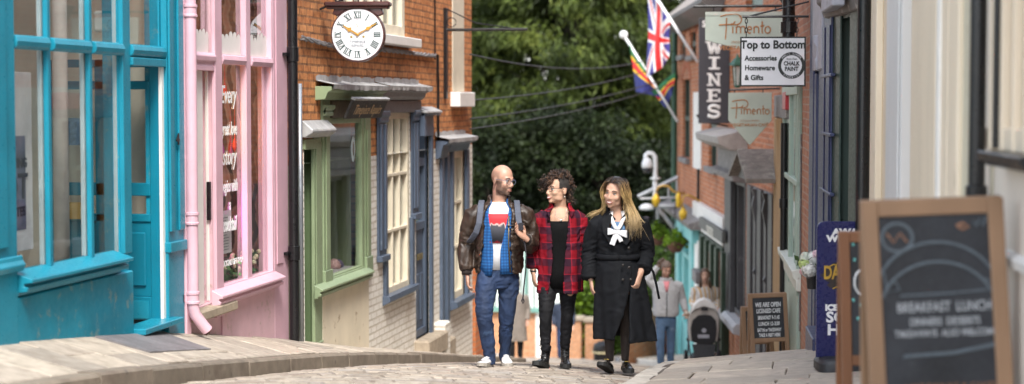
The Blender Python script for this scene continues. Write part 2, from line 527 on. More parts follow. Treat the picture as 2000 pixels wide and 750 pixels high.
# thin bright overcast: pull the sky's blue towards white
hs = N(t, 'ShaderNodeHueSaturation', Saturation=.45, Value=1.0)
bg = t.nodes.new('ShaderNodeBackground'); bg.inputs[1].default_value = .14
wo = t.nodes.new('ShaderNodeOutputWorld')
t.links.new(sky.outputs[0], hs.inputs['Color']); t.links.new(hs.outputs[0], bg.inputs[0]); t.links.new(bg.outputs[0], wo.inputs[0])
L = bpy.data.lights.new('sun', 'SUN'); L.energy = 1.4; L.angle = R_(14); L.color = (1, .95, .87)
lo = bpy.data.objects.new('sun', L); C.objects.link(lo); lo.rotation_euler = (-sd).to_track_quat('-Z', 'Y').to_euler()
cam = bpy.data.cameras.new('camera'); co = bpy.data.objects.new('camera', cam); C.objects.link(co)
cam.sensor_width = 36; cam.lens = FPX / 2000 * 36; cam.clip_end = 4000; cam.clip_start = .1
M3 = Matrix((CR, CU, -CF)).transposed()
co.rotation_euler = M3.to_euler()
cam.dof.use_dof = True; cam.dof.focus_distance = 15.2; cam.dof.aperture_fstop = 1.35; cam.dof.aperture_blades = 0
sc = bpy.context.scene; sc.camera = co
sc.view_settings.view_transform = 'Standard'; sc.view_settings.look = 'None'; sc.view_settings.exposure = 1.85; sc.view_settings.gamma = 1
sc.render.film_transparent = False
sc.cycles.use_denoising = True
sc.cycles.max_bounces = 8; sc.cycles.transparent_max_bounces = 16
# ================================================================ LEFT SIDE
FL = Facade((XW, 0), (XW, 40), 'L')
TEAL = mat('teal_paint', (.010, .225, .325), .36, var=.12, scale=3, bmp=.12, wear=(.08, .28, .35), wear_amt=-.045, wear_sc=22)
TEALW = mat('teal_render', (.003, .22, .325), .5, var=.20, scale=2.2, bmp=.45, bsc=18, wear=(.15, .27, .28), wear_amt=.07, wear_sc=6)
TEALD = mat('teal_door_paint', (.002, .175, .265), .38, var=.08, scale=3)
PINK = mat('pink_paint', (.66, .42, .49), .38, var=.07, scale=4, bmp=.12, wear=(.50, .33, .36), wear_amt=-.04, wear_sc=25)
PINKW = mat('pink_render', (.64, .42, .47), .6, var=.12, scale=2.5, bmp=.8, bsc=14, wear=(.47, .33, .31), wear_amt=.05, wear_sc=8)
WHITE = mat('white_paint', (.78, .76, .72), .45, var=.06, scale=5)
CREAM = mat('cream_paint', (.70, .63, .49), .5, var=.08, scale=5, wear=(.55, .47, .34), wear_amt=-.02)
SAGE = mat('sage_paint', (.24, .305, .18), .45, var=.09, scale=4, wear=(.32, .37, .25), wear_amt=.0, wear_sc=14)
SAGED = mat('sage_door_paint', (.105, .155, .075), .5, var=.08, scale=4)
SLATEB = mat('slate_blue_paint', (.075, .10, .145), .42, var=.12, scale=5, wear=(.16, .19, .23), wear_amt=.0, wear_sc=16)
LEAD = mat('lead_sheet', (.40, .40, .40), .55, var=.25, scale=9, metal=.2, bmp=.3, wear=(.50, .50, .48), wear_amt=.06, wear_sc=6)
BLACK = mat('black_iron', (.007, .007, .008), .35, var=.3, bmp=.15)
ZINC = mat('galvanised_steel', (.33, .36, .40), .4, metal=.6, var=.1)
RENDER = mat('cream_render', (.68, .61, .47), .75, var=.12, scale=2.5, bmp=.4, bsc=20, wear=(.38, .29, .18), wear_amt=.03, wear_sc=5)
STONE = mat('worn_stone', (.34, .28, .21), .85, var=.25, scale=9, bmp=.5)
DARKIN = mat('dark_room', (.035, .03, .027), .9, var=.3)
BEIGE = mat('beige_room', (.80, .72, .60), .9, var=.15, scale=2)
GLASS = glass('window_glass', 1.0)
GLASSR = glass('shop_glass', 1.5, (.96, .97, .96))
ORANGE = brick('orange_brick', (.40, .135, .045), (.66, .30, .12), (.085, .06, .045), 'y', msize=.011, msmooth=.1, soot_amt=.30, blotch=.4, row=.078, wid=.235)
WHITEB = brick('white_painted_brick', (.74, .71, .65), (.80, .77, .71), (.56, .51, .43), 'y', soot=(.42, .33, .23), soot_amt=.10, blotch=.07, bstr=.8, msize=.012, rough=.7, row=.078, wid=.235)

def bars(fc, root, name, m, a0, a1, z0, z1, b0, b1, fr, nx, nz, bw, gl=None, child=True, zsplit=None, bevel=.004, gname='pane'):
    """sash frame with glazing bars, a sheet of glass behind as its sub-part"""
    f = FB(fc)
    f.box(a0, a0 + fr, b0, b1, z0, z1); f.box(a1 - fr, a1, b0, b1, z0, z1)
    f.box(a0 + fr, a1 - fr, b0, b1, z0, z0 + fr); f.box(a0 + fr, a1 - fr, b0, b1, z1 - fr, z1)
    zs = zsplit or [z0 + fr + (z1 - z0 - 2 * fr) * k / nz for k in range(1, nz)]
    for z in zs: f.box(a0 + fr, a1 - fr, b0 + .004, b1 - .004, z - bw / 2, z + bw / 2)
    for k in range(1, nx):
        a = a0 + fr + (a1 - a0 - 2 * fr) * k / nx
        cuts = [z0 + fr] + [z for z in zs] + [z1 - fr]
        for p, q in zip(cuts, cuts[1:]):
            f.box(a - bw / 2, a + bw / 2, b0 + .006, b1 - .006, p + bw / 2 * (p != cuts[0]), q - bw / 2 * (q != cuts[-1]))
    o = f.build(name, m, root, bevel=bevel)
    g = FB(fc); bm = b0 + (b1 - b0) * .3
    g.add([(a0 + fr * .5, bm, z0 + fr * .5), (a1 - fr * .5, bm, z0 + fr * .5), (a1 - fr * .5, bm, z1 - fr * .5), (a0 + fr * .5, bm, z1 - fr * .5)], [(0, 1, 2, 3)])
    g.build(gname, gl or GLASS, o)
    return o

def backing(fc, root, name, m, a0, a1, z0, z1, depth):
    f = FB(fc)
    d = -depth; e = -.06
    f.add([(a0, d, z0), (a1, d, z0), (a1, d, z1), (a0, d, z1), (a0, e, z0), (a1, e, z0), (a1, e, z1), (a0, e, z1)],
          [(0, 1, 2, 3), (0, 4, 7, 3), (1, 5, 6, 2), (0, 1, 5, 4), (3, 2, 6, 7)])
    return f.build(name, m, root)

SILL = lambda b, z, h, p: [(b, z), (b, z - h * 1.45), (b + p * .40, z - h * 1.40), (b + p * .42, z - h * 1.22), (b + p * .78, z - h * 1.16), (b + p * .80, z - h * .92), (b + p * .66, z - h * .88), (b + p * .66, z - h * .72), (b + p, z - h * .66), (b + p, z - h * .46)]

# ---------------------------------------------------------------- teal shop
ts = thing('corner_shop', 'teal blue painted shop with tall window at the left edge of the photo', 'shop', (XW, 11, -1.75))
f = FB(FL).wall(7.5, 13.06, -2.4, 6, [(8.0, 9.2, -1.12, 2.6), (10.19, 11.89, -1.12, 2.6), (12.04, 12.68, -1.72, .34), (12.04, 12.68, .43, 2.6)], .12, b=-.02)
f.build('wall', TEALW, ts)
f = FB(FL); f.box(9.45, 10.175, -.02, .025, -2.3, 3); f.box(9.62, 10.02, .025, .045, -.9, 2.8)
f.mould([(.025, -.96), (.025, -1.06), (.05, -1.06), (.07, -1.02), (.05, -.99), (.045, -.96)], 9.43, 10.205)
f.build('pilaster', TEAL, ts, bevel=.006)
f = FB(FL); f.box(12.70, 13.03, -.02, .03, -2.3, 3.2); f.box(12.715, 12.80, .03, .05, -1.0, 3.1); f.box(12.90, 13.01, .03, .05, -1.0, 3.1); f.box(12.69, 13.04, -.02, .055, -1.16, -1.08)
f.build('pilaster', TEAL, ts, bevel=.006)
f = FB(FL); f.box(10.17, 12.035, -.02, .02, -2.3, -1.23); f.build('stall_riser', TEALW, ts, bevel=.01)
f = FB(FL); f.mould(SILL(-.05, -1.06, .115, .17), 10.18, FL.a(259, .12)); f.build('sill', TEAL, ts, bevel=.004)
f = FB(FL)
for a in (10.70, 11.355): f.box(a - .020, a + .030, -.03, .006, -1.10, 2.6)
f.box(11.90, 12.04, -.03, .012, -1.10, 2.6)
for a0, a1 in ((10.19, 10.675), (10.735, 11.33), (11.39, 11.895), (12.045, 12.70)):
    f.mould([(-.03, .345), (.01, .335), (.03, .35), (.038, .385), (.025, .42), (-.03, .43)], a0, a1)
f.box(12.045, 12.695, -.03, .03, .27, .33)
fr = f.build('window_frame', TEAL, ts, bevel=.006)
f = FB(FL)
for a in (10.70, 11.355, 11.92): f.box(a - .035, a + .020, -.065, -.034, -1.10, 2.6)
f.build('inner_bead', mat('bead_white', (.62, .64, .62), .5), fr, bevel=.004)
f = FB(FL)
for z0, z1 in ((-1.10, .345), (.43, 2.6)):
    f.add([(10.19, -.032, z0), (11.89, -.032, z0), (11.89, -.032, z1), (10.19, -.032, z1)], [(0, 1, 2, 3)])
f.add([(12.04, -.032, .43), (12.70, -.032, .43), (12.70, -.032, 2.6), (12.04, -.032, 2.6)], [(0, 1, 2, 3)])
f.build('pane', GLASSR, fr)
# room behind
f = FB(FL); f.add([(9, -2.9, -1.75), (13.05, -2.9, -1.75), (13.05, -2.9, 3), (9, -2.9, 3)], [(0, 1, 2, 3)])
f.add([(9, -2.9, -1.74), (13.05, -2.9, -1.74), (13.05, -.16, -1.74), (9, -.16, -1.74)], [(0, 1, 2, 3)])
f.add([(13.03, -2.9, -1.75), (13.03, -.16, -1.75), (13.03, -.16, 3), (13.03, -2.9, 3)], [(0, 1, 2, 3)]); f.add([(9, -2.9, 2.9), (13.05, -2.9, 2.9), (13.05, -.16, 2.9), (9, -.16, 2.9)], [(0, 1, 2, 3)])
f.build('shop_interior', BEIGE, ts)
# lobby door standing square to the street behind the window
f = FB(FL); A = 12.66
def dbox(a0, a1, b0, b1, z0, z1): f.box(a0, a1, b0, b1, z0, z1)
for b0, b1 in ((-.10, -.01), (-.545, -.455), (-.98, -.90)): dbox(A, A + .05, b0, b1, -1.68, .33)
for z0, z1 in ((.27, .33), (.10, .165), (-.72, -.62), (-.92, -.86), (-1.68, -1.50)): dbox(A, A + .05, -.90, -.10, z0, z1)
dbox(A + .015, A + .04, -.90, -.10, -1.50, -.92)
dd = f.build('door', TEALD, ts, bevel=.005)
f = FB(FL); dbox(A - .006, A + .015, -.42, -.14, -1.42, -1.0); f.build('panel', TEALD, dd, bevel=.012)
f = FB(FL); f.add([(A + .03, -.9, -.62), (A + .03, -.10, -.62), (A + .03, -.10, .3), (A + .03, -.9, .3)], [(0, 1, 2, 3)]); f.build('pane', GLASS, dd)
f = FB(FL); dbox(A - .005, A, -.44, -.12, -1.67, -1.53); f.build('kick_plate', TEAL, dd, bevel=.004)
f = FB(FL); f.box(12.655, 12.70, -.02, .005, -1.68, .27); f.build('door_seal', WHITE, ts)
f = FB(FL); f.box(12.03, 12.80, -.10, .11, -1.71, -1.665); f.build('doorstep', TEAL, ts, bevel=.006)
text('4', .12, 'house_number', BLACK, ts, frame_M((XW + .053, 12.86, -.29), (0, 1, 0), (1, 0, 0)), .004, .004)
# things in the window
wc = MB(); wc.tube([FL.w(FL.a(119, -.42), -.42, -1.75), FL.w(FL.a(119, -.42), -.42, 2.9)], .055, 14)
wc.build('column', mat('white_column', (.70, .65, .60), .6), smooth=True, tagd=('slim white column standing inside the blue shop window', 'column'))
def board_in_window(a0, a1, b, z0, z1):
    r = thing('poster_board', 'white framed poster board propped in the blue shop window', 'poster', FL.w((a0 + a1) / 2, b, z0))
    f = FB(FL); f.box(a0, a1, b - .02, b, z0, z1); f.build('board', mat('board_white', (.74, .74, .76), .4), r, bevel=.004)
    f = FB(FL); f.box(a0, a1 - .11, b + .002, b + .004, z0 + .14, z1 - .42)
    m, t, bb, o = nt('poster_print')
    c = ramp(t, noise_tex(t, pos(t), 4.5, 4), [(.3, (.05, .06, .11)), (.5, (.13, .15, .26)), (.62, (.22, .21, .32)), (.75, (.20, .12, .10))])
    t.links.new(c, bb.inputs['Base Color']); bb.inputs['Roughness'].default_value = .35
    f.build('picture', m, r)
    dk = mat('poster_ink', (.015, .02, .06), .5)
    for s, z, sz, aa in (('SERVING', z1 - .60, .085, a1 - .20), ('HOT', z0 + .42, .24, a1 - .28), ('CHOCOLATES', z0 + .26, .085, a1 - .34)):
        text(s, sz, 'lettering', dk, r, frame_M(FL.w(aa - .06, b + .007, z), (0, 1, 0), (1, 0, 0)), .001, .003)
board_in_window(FL.a(-25, -.2), FL.a(63, -.2), -.2, -.98, .20)
f = FB(FL); f.box(12.2, 12.6, -.35, -.25, .52, .68); f.build('heater', mat('heater_white', (.75, .74, .70), .4), bevel=.02, tagd=('white box heater above the blue shop door, behind the top light', 'heater'))
f = FB(FL); f.box(12.60, 12.615, -.86, -.60, -.78 + .45, -.12); f.build('notice', mat('notice_blue', (.10, .19, .30), .4, var=.5, scale=30), tagd=('small blue notice on the glazed lobby door of the blue shop', 'notice'))
f = FB(FL); f.box(12.60, 12.612, -.86, -.56, -.90, -.77); f.build('notice', mat('notice_yellow', (.50, .33, .10), .5), tagd=('yellow strip notice low on the glazed lobby door of the blue shop', 'notice'))

# ---------------------------------------------------------------- pink shop
ps = thing('gift_shop', 'pink painted gift shop between the teal shop and the brick house', 'shop', (XW, 14.4, -2.1))
FB(FL).wall(13.06, 15.86, -2.7, 6, [(13.2, 13.82, -1.67, .28), (13.2, 13.82, .40, 2.6), (14.0, 15.34, -1.58, .33), (14.0, 15.34, .41, 2.6)], .10, b=-.015).build('wall', PINKW, ps)
f = FB(FL); f.box(13.05, 13.15, -.015, .04, -2.4, 3); f.build('pilaster', PINK, ps, bevel=.006)
f = FB(FL); f.box(15.36, 15.78, -.015, .012, -2.6, 3); f.box(15.42, 15.60, .012, .022, -1.5, 2.9); f.build('pilaster', PINK, ps, bevel=.006)
f = FB(FL); f.box(13.80, 13.97, -.015, .02, -1.80, 2.6); f.box(14.62, 14.74, -.05, .008, -1.57, 2.6); f.box(15.32, 15.36, -.06, .01, -1.57, 2.6)
f.mould([(-.03, .33), (.01, .32), (.025, .36), (.012, .40), (-.03, .41)], 14.0, 14.60); f.mould([(-.03, .33), (.01, .32), (.025, .36), (.012, .40), (-.03, .41)], 14.76, 15.34)
f.mould([(-.03, .26), (.015, .26), (.015, .30), (.005, .31), (.005, .33), (.03, .34), (.035, .38), (.01, .41), (-.03, .41)], 13.16, 13.80)
fr = f.build('window_frame', PINK, ps, bevel=.005)
f = FB(FL)
for z0, z1 in ((-1.58, .33), (.41, 2.6)): f.add([(14.0, -.04, z0), (15.34, -.04, z0), (15.34, -.04, z1), (14.0, -.04, z1)], [(0, 1, 2, 3)])
f.add([(13.2, -.04, .41), (13.8, -.04, .41), (13.8, -.04, 2.6), (13.2, -.04, 2.6)], [(0, 1, 2, 3)])
f.build('pane', GLASSR, fr)
for a0, a1 in ((13.35, 13.8), (14.0, 14.6), (14.76, 15.32)):
    f = FB(FL); n = 6
    for k in range(n):
        w = (a1 - a0) / n; c = a0 + w * (k + .5); h = .12 + .06 * random.random()
        f.add([(c + w * .5, -.036, .41)] + [(c + w * .5 * math.cos(q), -.036, .41 + h + w * .45 * math.sin(q)) for q in (0, .5, 1.0, 1.57, 2.1, 2.6, 3.14)] + [(c - w * .5, -.036, .41)], [tuple(range(9))])
    f.build('scalloped_film', WHITE, fr)
f = FB(FL); f.mould(SILL(.013, -1.555, .105, .10), FL.a(432, .11), FL.a(556, .11)); f.box(13.98, 15.32, -.06, .012, -1.62, -1.548); f.build('sill', PINK, ps, bevel=.004)
f = FB(FL); f.box(13.98, 15.36, -.015, .012, -2.6, -1.69); f.build('stall_riser', PINKW, ps, bevel=.008)
f = FB(FL); f.box(13.15, 14.10, -.2, .10, -1.76, -1.68); f.build('doorstep', STONE, ps, bevel=.012)
f = FB(FL); f.box(FL.a(384, -.05), FL.a(397, -.05), -.11, -.05, -1.67, .27); f.box(FL.a(407, -.05), FL.a(414, -.05), -.08, -.05, -1.66, .27); dj = f.build('door_frame', WHITE, ps, bevel=.005)
f = FB(FL); f.box(FL.a(409, -.03), FL.a(414, -.03), -.06, -.03, -.98, -.66); f.build('lock', BLACK, dj, bevel=.004)
# wallpapered room
m, t, bb, o = nt('floral_wallpaper')
v = N(t, 'ShaderNodeTexVoronoi', Scale=6.0); v.feature = 'F1'
mp = pos(t, (1, 1.3, .8)); t.links.new(mp, v.inputs['Vector'])
w2 = N(t, 'ShaderNodeTexWave', Scale=3.2, Distortion=9.0, Detail=3.0); t.links.new(mp, w2.inputs['Vector'])
c = ramp(t, w2.outputs[1], [(.30, (.10, .07, .045)), (.42, (.33, .23, .16)), (.7, (.50, .38, .28)), (.95, (.44, .26, .19))])
c = mixc(t, ramp(t, v.outputs[0], [(.25, (.6, .6, .6)), (.42, (0, 0, 0))]), c, (.20, .10, .075))
t.links.new(c, bb.inputs['Base Color']); bb.inputs['Roughness'].default_value = .8
backing(FL, ps, 'shop_interior', m, 13.17, 15.83, -1.9, 2.8, 1.0)
f = FB(FL); f.box(15.24, 15.31, -.10, -.055, -1.57, 2.5); f.build('inner_reveal', PINK, ps)
WTXT = mat('white_vinyl', (.85, .88, .88), .4)
for i, (s, z, sz, ca_) in enumerate((('Every', -.02, .215, 14.29), ('great love', -.31, .165, 14.30), ('story', -.55, .205, 14.30), ('begins with', -.80, .15, 14.30), ('a', -.96, .14, 14.30), ('cocktail', -1.13, .18, 14.30))):
    text(s, sz, 'lettering', WTXT, ps, frame_M(FL.w(ca_ - .02, -.033, z + .08), (0, 1, 0), (1, 0, 0)), .001, .002, .25, sx=.60 if len(s) > 7 else .80)
text('COCKTAIL GIFT SHOP', .07, 'lettering', WTXT, ps, frame_M(FL.w(14.33, -.033, -1.40 + .02), (0, 1, 0), (1, 0, 0)), .001, .001, sx=.8)
# neon signs
NY = glow('amber_neon', (1, .45, .03), 9); NP = glow('pink_neon', (1, .03, .75), 6)
b = MB()
pts = []
for k in range(26): pts.append(FL.w(14.07 + .035 * (k % 2), -.30, .02 - .018 * k + .02 * math.sin(k)))
b.tube(pts, .007, 6)
b.tube([p + Vector((0, .42 + .02 * math.sin(i), .02)) for i, p in enumerate(pts)], .007, 6)
b.tube([p + Vector((0, .62, .0)) for i, p in enumerate(pts)], .007, 6)
b.build('neon_sign', NY, tagd=('amber neon zigzag sign glowing behind the lettered pink shop window', 'neon sign'))
b = MB(); pts = []
for k in range(40): pts.append(FL.w(14.06 + .012 * k, -.2, -.98 + .07 * math.sin(k * 1.3) + .03 * math.sin(k * .5)))
b.tube(pts, .008, 6)
b.build('neon_sign', NP, tagd=('magenta neon script glowing behind the word cocktail in the pink shop', 'neon sign'))
f = FB(FL); f.box(14.12, 14.42, -.075, -.07, -1.30, -.93); r = f.build('menu_sheet', mat('paper', (.74, .74, .72), .6), tagd=('white printed menu sheet stuck inside the pink shop window', 'menu'))
f = FB(FL)
for k in range(12): f.box(14.17, 14.17 + random.uniform(.1, .2), -.069, -.068, -1.27 + k * .025, -1.262 + k * .025)
f.build('print', mat('grey_ink', (.3, .3, .3), .6), r)
# hanging paper drops and window flowers
cols = [('red', (.62, .05, .04)), ('violet', (.35, .08, .42)), ('rose', (.80, .30, .42))]
for i in range(22):
    nm, cc = cols[i % 3]
    a = random.uniform(14.06, 15.08); z = random.uniform(-.55, .22)
    if 14.5 < a < 14.78: a += .35
    b = MB(); b.lathe([(.001, -.07), (.022, -.03), (.017, .02), (.004, .06), (.001, .40)], FL.w(a, -random.uniform(.12, .7), z), 8)
    o = b.build('paper_drop', mat('paper_' + nm, cc, .6)); tag(o, nm + ' paper drop hanging on a thread in the pink shop window', 'decoration', 'paper drops hanging in the pink shop window')
for i in range(9):
    a = 14.06 + .14 * i
    b = MB()
    for k in range(60):
        c = FL.w(a + random.gauss(0, .045), -.16 + random.gauss(0, .04), -1.52 + random.uniform(-.03, .16))
        q = Vector((random.gauss(0, 1), random.gauss(0, 1), random.gauss(0, 1))).normalized(); s = random.uniform(.015, .03)
        x = q.orthogonal().normalized() * s; y = q.cross(x) * 1.3
        b.add([c - x, c + y, c + x, c - y], [(0, 1, 2, 3)])
    r = b.build('flower_bunch', mat('window_leaf', (.10, .22, .07), .6, var=.4, scale=40)); tag(r, 'small bunch of green leaves and cream flowers along the pink shop sill', 'flowers', 'flower bunches along the pink shop sill')
    b = MB()
    for k in range(4): b.ball(FL.w(a + random.gauss(0, .04), -.10 + random.gauss(0, .02), -1.45 + random.uniform(-.03, .12)), .022, 8, 5)
    b.build('bloom', mat('cream_bloom', (.72, .68, .45), .7), r, smooth=True)
PA = FL.a(374, .075); BA = FL.a(573, .075)
# pink downpipe on the joint between the shops
r = thing('drainpipe', 'pink painted drainpipe with a cracked shoe beside the pink shop door', 'drainpipe', FL.w(PA, .07, -1.85))
b = MB(); b.tube([FL.w(PA, .075, 4), FL.w(PA, .075, -1.60), FL.w(PA + .01, .085, -1.68), FL.w(PA + .06, .14, -1.78), FL.w(PA + .08, .165, -1.82)], .046, 16); b.build('pipe', PINK, r, smooth=True, auto=50)
for z in (.72, -.92, -1.55):
    b = MB(); b.lathe([(.046, -.05), (.057, -.045), (.057, -.03), (.050, -.025), (.050, .025), (.057, .03), (.057, .05), (.046, .052)], FL.w(PA, .075, z), 18); b.box(*[v for pr in zip(FL.w(PA - .09, -.01, z - .03), FL.w(PA + .09, .03, z + .03)) for v in pr][:2], PA - .09, PA + .09, z - .03, z + .03)
    b.build('collar', PINK, r)
b = MB(); b.tube([FL.w(PA + .082, .167, -1.823), FL.w(PA + .085, .170, -1.826)], .040, 14); b.build('outlet', mat('rust', (.10, .05, .03), .9), r)

# black downpipe, grey conduit
r = thing('drainpipe', 'black iron drainpipe at the joint of the pink shop and the brick house', 'drainpipe', FL.w(16.0, .07, -2.3))
b = MB(); b.tube([FL.w(BA, .075, 4.5), FL.w(BA, .075, -2.30)], .046, 16); b.build('pipe', BLACK, r, smooth=True, auto=50)
for z in (.45, -1.42):
    b = MB(); b.lathe([(.046, -.07), (.056, -.065), (.056, .065), (.046, .07)], FL.w(BA, .075, z), 18); b.build('collar', BLACK, r)
    b = MB(); b.box(XW, XW + .05, BA - .12, BA + .12, z - .015, z + .015); b.build('bracket', BLACK, r)
b = MB(); b.tube([FL.w(FL.a(586, .03), .03, .18), FL.w(FL.a(586, .03), .03, -2.31)], .024, 10); b.build('conduit', ZINC, smooth=True, tagd=('grey galvanised conduit pipe beside the black drainpipe', 'pipe'))

# ---------------------------------------------------------------- brick house with the green shop
bh = thing('brick_house', 'orange brick house with white painted ground floor, green shopfront and slate blue joinery', 'house', (XW, 20, -2.9))
H = [(16.30, 16.72, -2.45, -.38), (17.12, 18.52, -1.80, -.02), (19.42, 20.65, -2.25, -.10), (20.95, 21.68, -2.95, -.10), (22.30, 22.72, -3.1, -.62), (22.95, 23.90, -2.70, -.62), (17.5, 20.36, .76, 2.2)]
ZS = -.60
FB(FL).wall(15.86, 24.42, ZS, 5.6, H, .14).build('wall', ORANGE, bh)
# ground floor coat: painted brick face 4 mm proud of the brickwork line
FB(FL).wall(18.70, 24.42, -4.4, ZS, H, .14, b=.008).build('painted_wall', WHITEB, bh)
FB(FL).wall(15.86, 18.70, -3.4, ZS, H, .5, b=-.012).build('lower_wall', SAGE, bh)
f = FB(FL); f.box(16.90, 18.70, -.02, .012, -3.1, -1.95); f.build('plinth', RENDER, bh, bevel=.006)
f = FB(FL); f.box(15.86, 24.6, -3.6, .25, 5.6, 5.75); f.add([(15.86, .3, 5.75), (24.6, .3, 5.75), (24.6, -3.6, 8.4), (15.86, -3.6, 8.4)], [(0, 1, 2, 3)]); f.build('roof', mat('roof_slate', (.14, .13, .13), .7, var=.3), bh)
# recessed green door
f = FB(FL); f.add([(16.30, -.5, -2.45), (16.72, -.5, -2.45), (16.72, -.5, -.38), (16.30, -.5, -.38)], [(0, 1, 2, 3)]); f.box(16.712, 16.735, -.48, -.02, -2.45, -.40); f.build('door', SAGED, bh)
f = FB(FL); f.box(16.28, 16.74, -.02, .03, -.46, -.36); f.box(16.62, 16.88, -.02, .015, -2.75, -.32); f.box(16.66, 16.86, .015, .025, -1.9, -.4); f.box(16.61, 16.89, -.02, .025, -2.42, -2.40); f.build('door_frame', SAGE, bh, bevel=.006)
f = FB(FL); f.mould([(-.02, -.20), (-.02, -.34), (.05, -.345), (.12, -.30), (.13, -.27), (.02, -.17)], 16.22, 17.05); f.build('door_hood', LEAD, bh, bevel=.01)
f = FB(FL); f.box(16.26, 16.74, -.4, .10, -2.5, -2.42); f.build('doorstep', STONE, bh, bevel=.012)
# green shop window
for a0, a1 in ((16.90, 17.14), (18.50, 18.74)):
    f = FB(FL)
    f.box(a0, a1, -.02, .03, -1.93, .08); f.box(a0 + .05, a1 - .05, .03, .045, -1.7, -.3)
    f.mould([(.03, -.14), (.06, -.13), (.06, -.10), (.045, -.09), (.08, -.06), (.08, -.03), (.03, -.02)], a0 - .03, a1 + .03)
    f.box(a0 - .01, a1 + .01, -.02, .05, -1.93, -1.70)
    f.build('pilaster', SAGE, bh, bevel=.006)
f = FB(FL); f.box(17.14, 17.19, -.05, .01, -1.84, -.06); f.box(18.40, 18.50, -.05, .02, -1.84, -.06); f.box(17.19, 18.40, -.05, .01, -.22, -.16); f.box(17.19, 18.40, -.05, .01, -1.84, -1.78)
fr = f.build('window', SAGE, bh, bevel=.006)
f = FB(FL); f.add([(17.2, -.02, -1.84), (18.42, -.02, -1.84), (18.42, -.02, -.2), (17.2, -.02, -.2)], [(0, 1, 2, 3)]); f.build('pane', glass('green_shop_glass', 1.3, (.9, .9, .88)), fr)
f = FB(FL); f.mould(SILL(.031, -1.81, .095, .09), FL.a(629, .12), FL.a(731, .12)); f.box(17.15, 18.49, -.06, .030, -1.88, -1.80); f.build('sill', SAGE, fr, bevel=.004)
b = MB(); b.lathe([(.001, 0), (.10, 0), (.10, .003), (.001, .003)], FL.w(18.16, -.015, -.50), 20, Matrix.Rotation(R_(90), 3, 'Y') @ Matrix.Diagonal((1.4, .72, 1)))
b.build('sticker', mat('sticker', (.55, .68, .70), .4), fr)
b = MB(); b.lathe([(.001, 0), (.05, 0), (.05, .003), (.001, .003)], FL.w(18.16, -.011, -.50), 20, Matrix.Rotation(R_(90), 3, 'Y') @ Matrix.Diagonal((1.5, .5, 1)))
b.build('sticker_mark', mat('sticker_ink', (.12, .10, .08), .4), fr)
f = FB(FL); f.box(17.22, 18.4, -.05, .03, -.16, .02); f.build('vent_board', mat('vent_wood', (.16, .125, .085), .7, var=.3), bh)
f = FB(FL); f.mould([(-.02, .02), (.10, .03), (.13, .10), (.17, .12), (.17, .16), (-.02, .16)], 16.72, FL.a(757, .17)); f.build('cornice', SAGE, bh, bevel=.005)
def lead_top(a0, a1, z, p):
    f = FB(FL); n = 26; top = []; vs = []
    for k in range(n + 1):
        a = a0 + (a1 - a0) * k / n; j = random.uniform(-.012, .012)
        vs += [(a, p + .02 + j * .5, z - .035 + j * .7), (a, p + .025 + j, z + .015), (a, p * .5, z + .035 + j * .6), (a, .015, z + .05 + j), (a, .012, z + .10 + (.012 if k % 5 else -.005))]
    fs = [(5 * k + i, 5 * k + i + 1, 5 * k + 6 + i, 5 * k + 5 + i) for k in range(n) for i in range(4)]
    return f.add(vs, fs)
lead_top(16.70, FL.a(758, .17), .165, .17).build('lead_flashing', LEAD, bh)
# tilted signboard in the green shop's fascia
sb = thing('signboard', 'dark leaning signboard with faded gold script above the green shop window', 'sign', FL.w(17.9, .16, -.12))
Mt = Matrix.Rotation(R_(-26), 4, 'Y')
def sbx(name, m, x0, x1, y0, y1, z0, z1):
    b = MB(); b.box(x0, x1, y0, y1, z0, z1); b.v = [tuple(FL.w(17.28, .155, -.17) + (Matrix.Rotation(R_(24), 3, 'Y') @ Vector(p))) for p in b.v]; return b.build(name, m, sb, bevel=.004)
sbx('board', mat('sign_dark', (.035, .03, .027), .55, var=.3, wear=(.10, .09, .07), wear_amt=.0), -.03, 0, 0, 1.42, 0, .21)
sbx('trim', LEAD, -.035, .012, -.01, 1.43, .21, .235)
Ms = Matrix.Translation(FL.w(17.28, .155, -.17)) @ Matrix.Rotation(R_(24), 4, 'Y')
text('Timepiece Repairs', .155, 'lettering', mat('old_gold', (.50, .34, .18), .5), sb, Ms @ frame_M((.004, .71, .10), (0, 1, 0), (1, 0, 0)), .001, .001, .3, sx=.95)
# slate blue window bay
for a0, a1, zb in ((19.06, 19.40, -1.78), (20.68, 20.98, -1.40)):
    f = FB(FL)
    f.box(a0, a1, .008, .035, zb, .0)
    f.box(a0 + .04, a0 + .12, .035, .06, zb + .1, -.25); f.box(a1 - .12, a1 - .04, .035, .06, zb + .1, -.25)
    f.box(a0 - .02, a1 + .02, .008, .08, zb - .03, zb + .04)
    f.mould([(.035, -.24), (.065, -.22), (.065, -.17), (.085, -.15), (.085, -.10), (.035, -.08)], a0 - .02, a1 + .02)
    f.build('pilaster', SLATEB, bh, bevel=.006)
f = FB(FL); f.box(19.0, 21.02, .008, .07, -.12, .02); f.build('fascia', mat('grey_fascia', (.15, .14, .14), .6, var=.12), bh, bevel=.004)
f = FB(FL); f.mould([(.008, .02), (.07, .03), (.11, .07), (.13, .12), (.17, .13), (.17, .17), (.008, .17)], FL.a(757, .17) + .004, FL.a(840, .17)); f.build('cornice', mat('grey_cornice', (.22, .215, .22), .6, var=.12), bh, bevel=.005)
lead_top(FL.a(759, .17), FL.a(842, .17), .175, .165).build('lead_flashing', LEAD, bh)
f = FB(FL); f.box(19.33, 19.44, .008, .05, -2.32, -1.8); f.box(20.62, 20.74, .008, .05, -2.32, -1.4); f.mould([(.008, -2.22), (.10, -2.225), (.10, -2.29), (.008, -2.34)], 19.30, 20.78); f.build('window_surround', SLATEB, bh, bevel=.005)
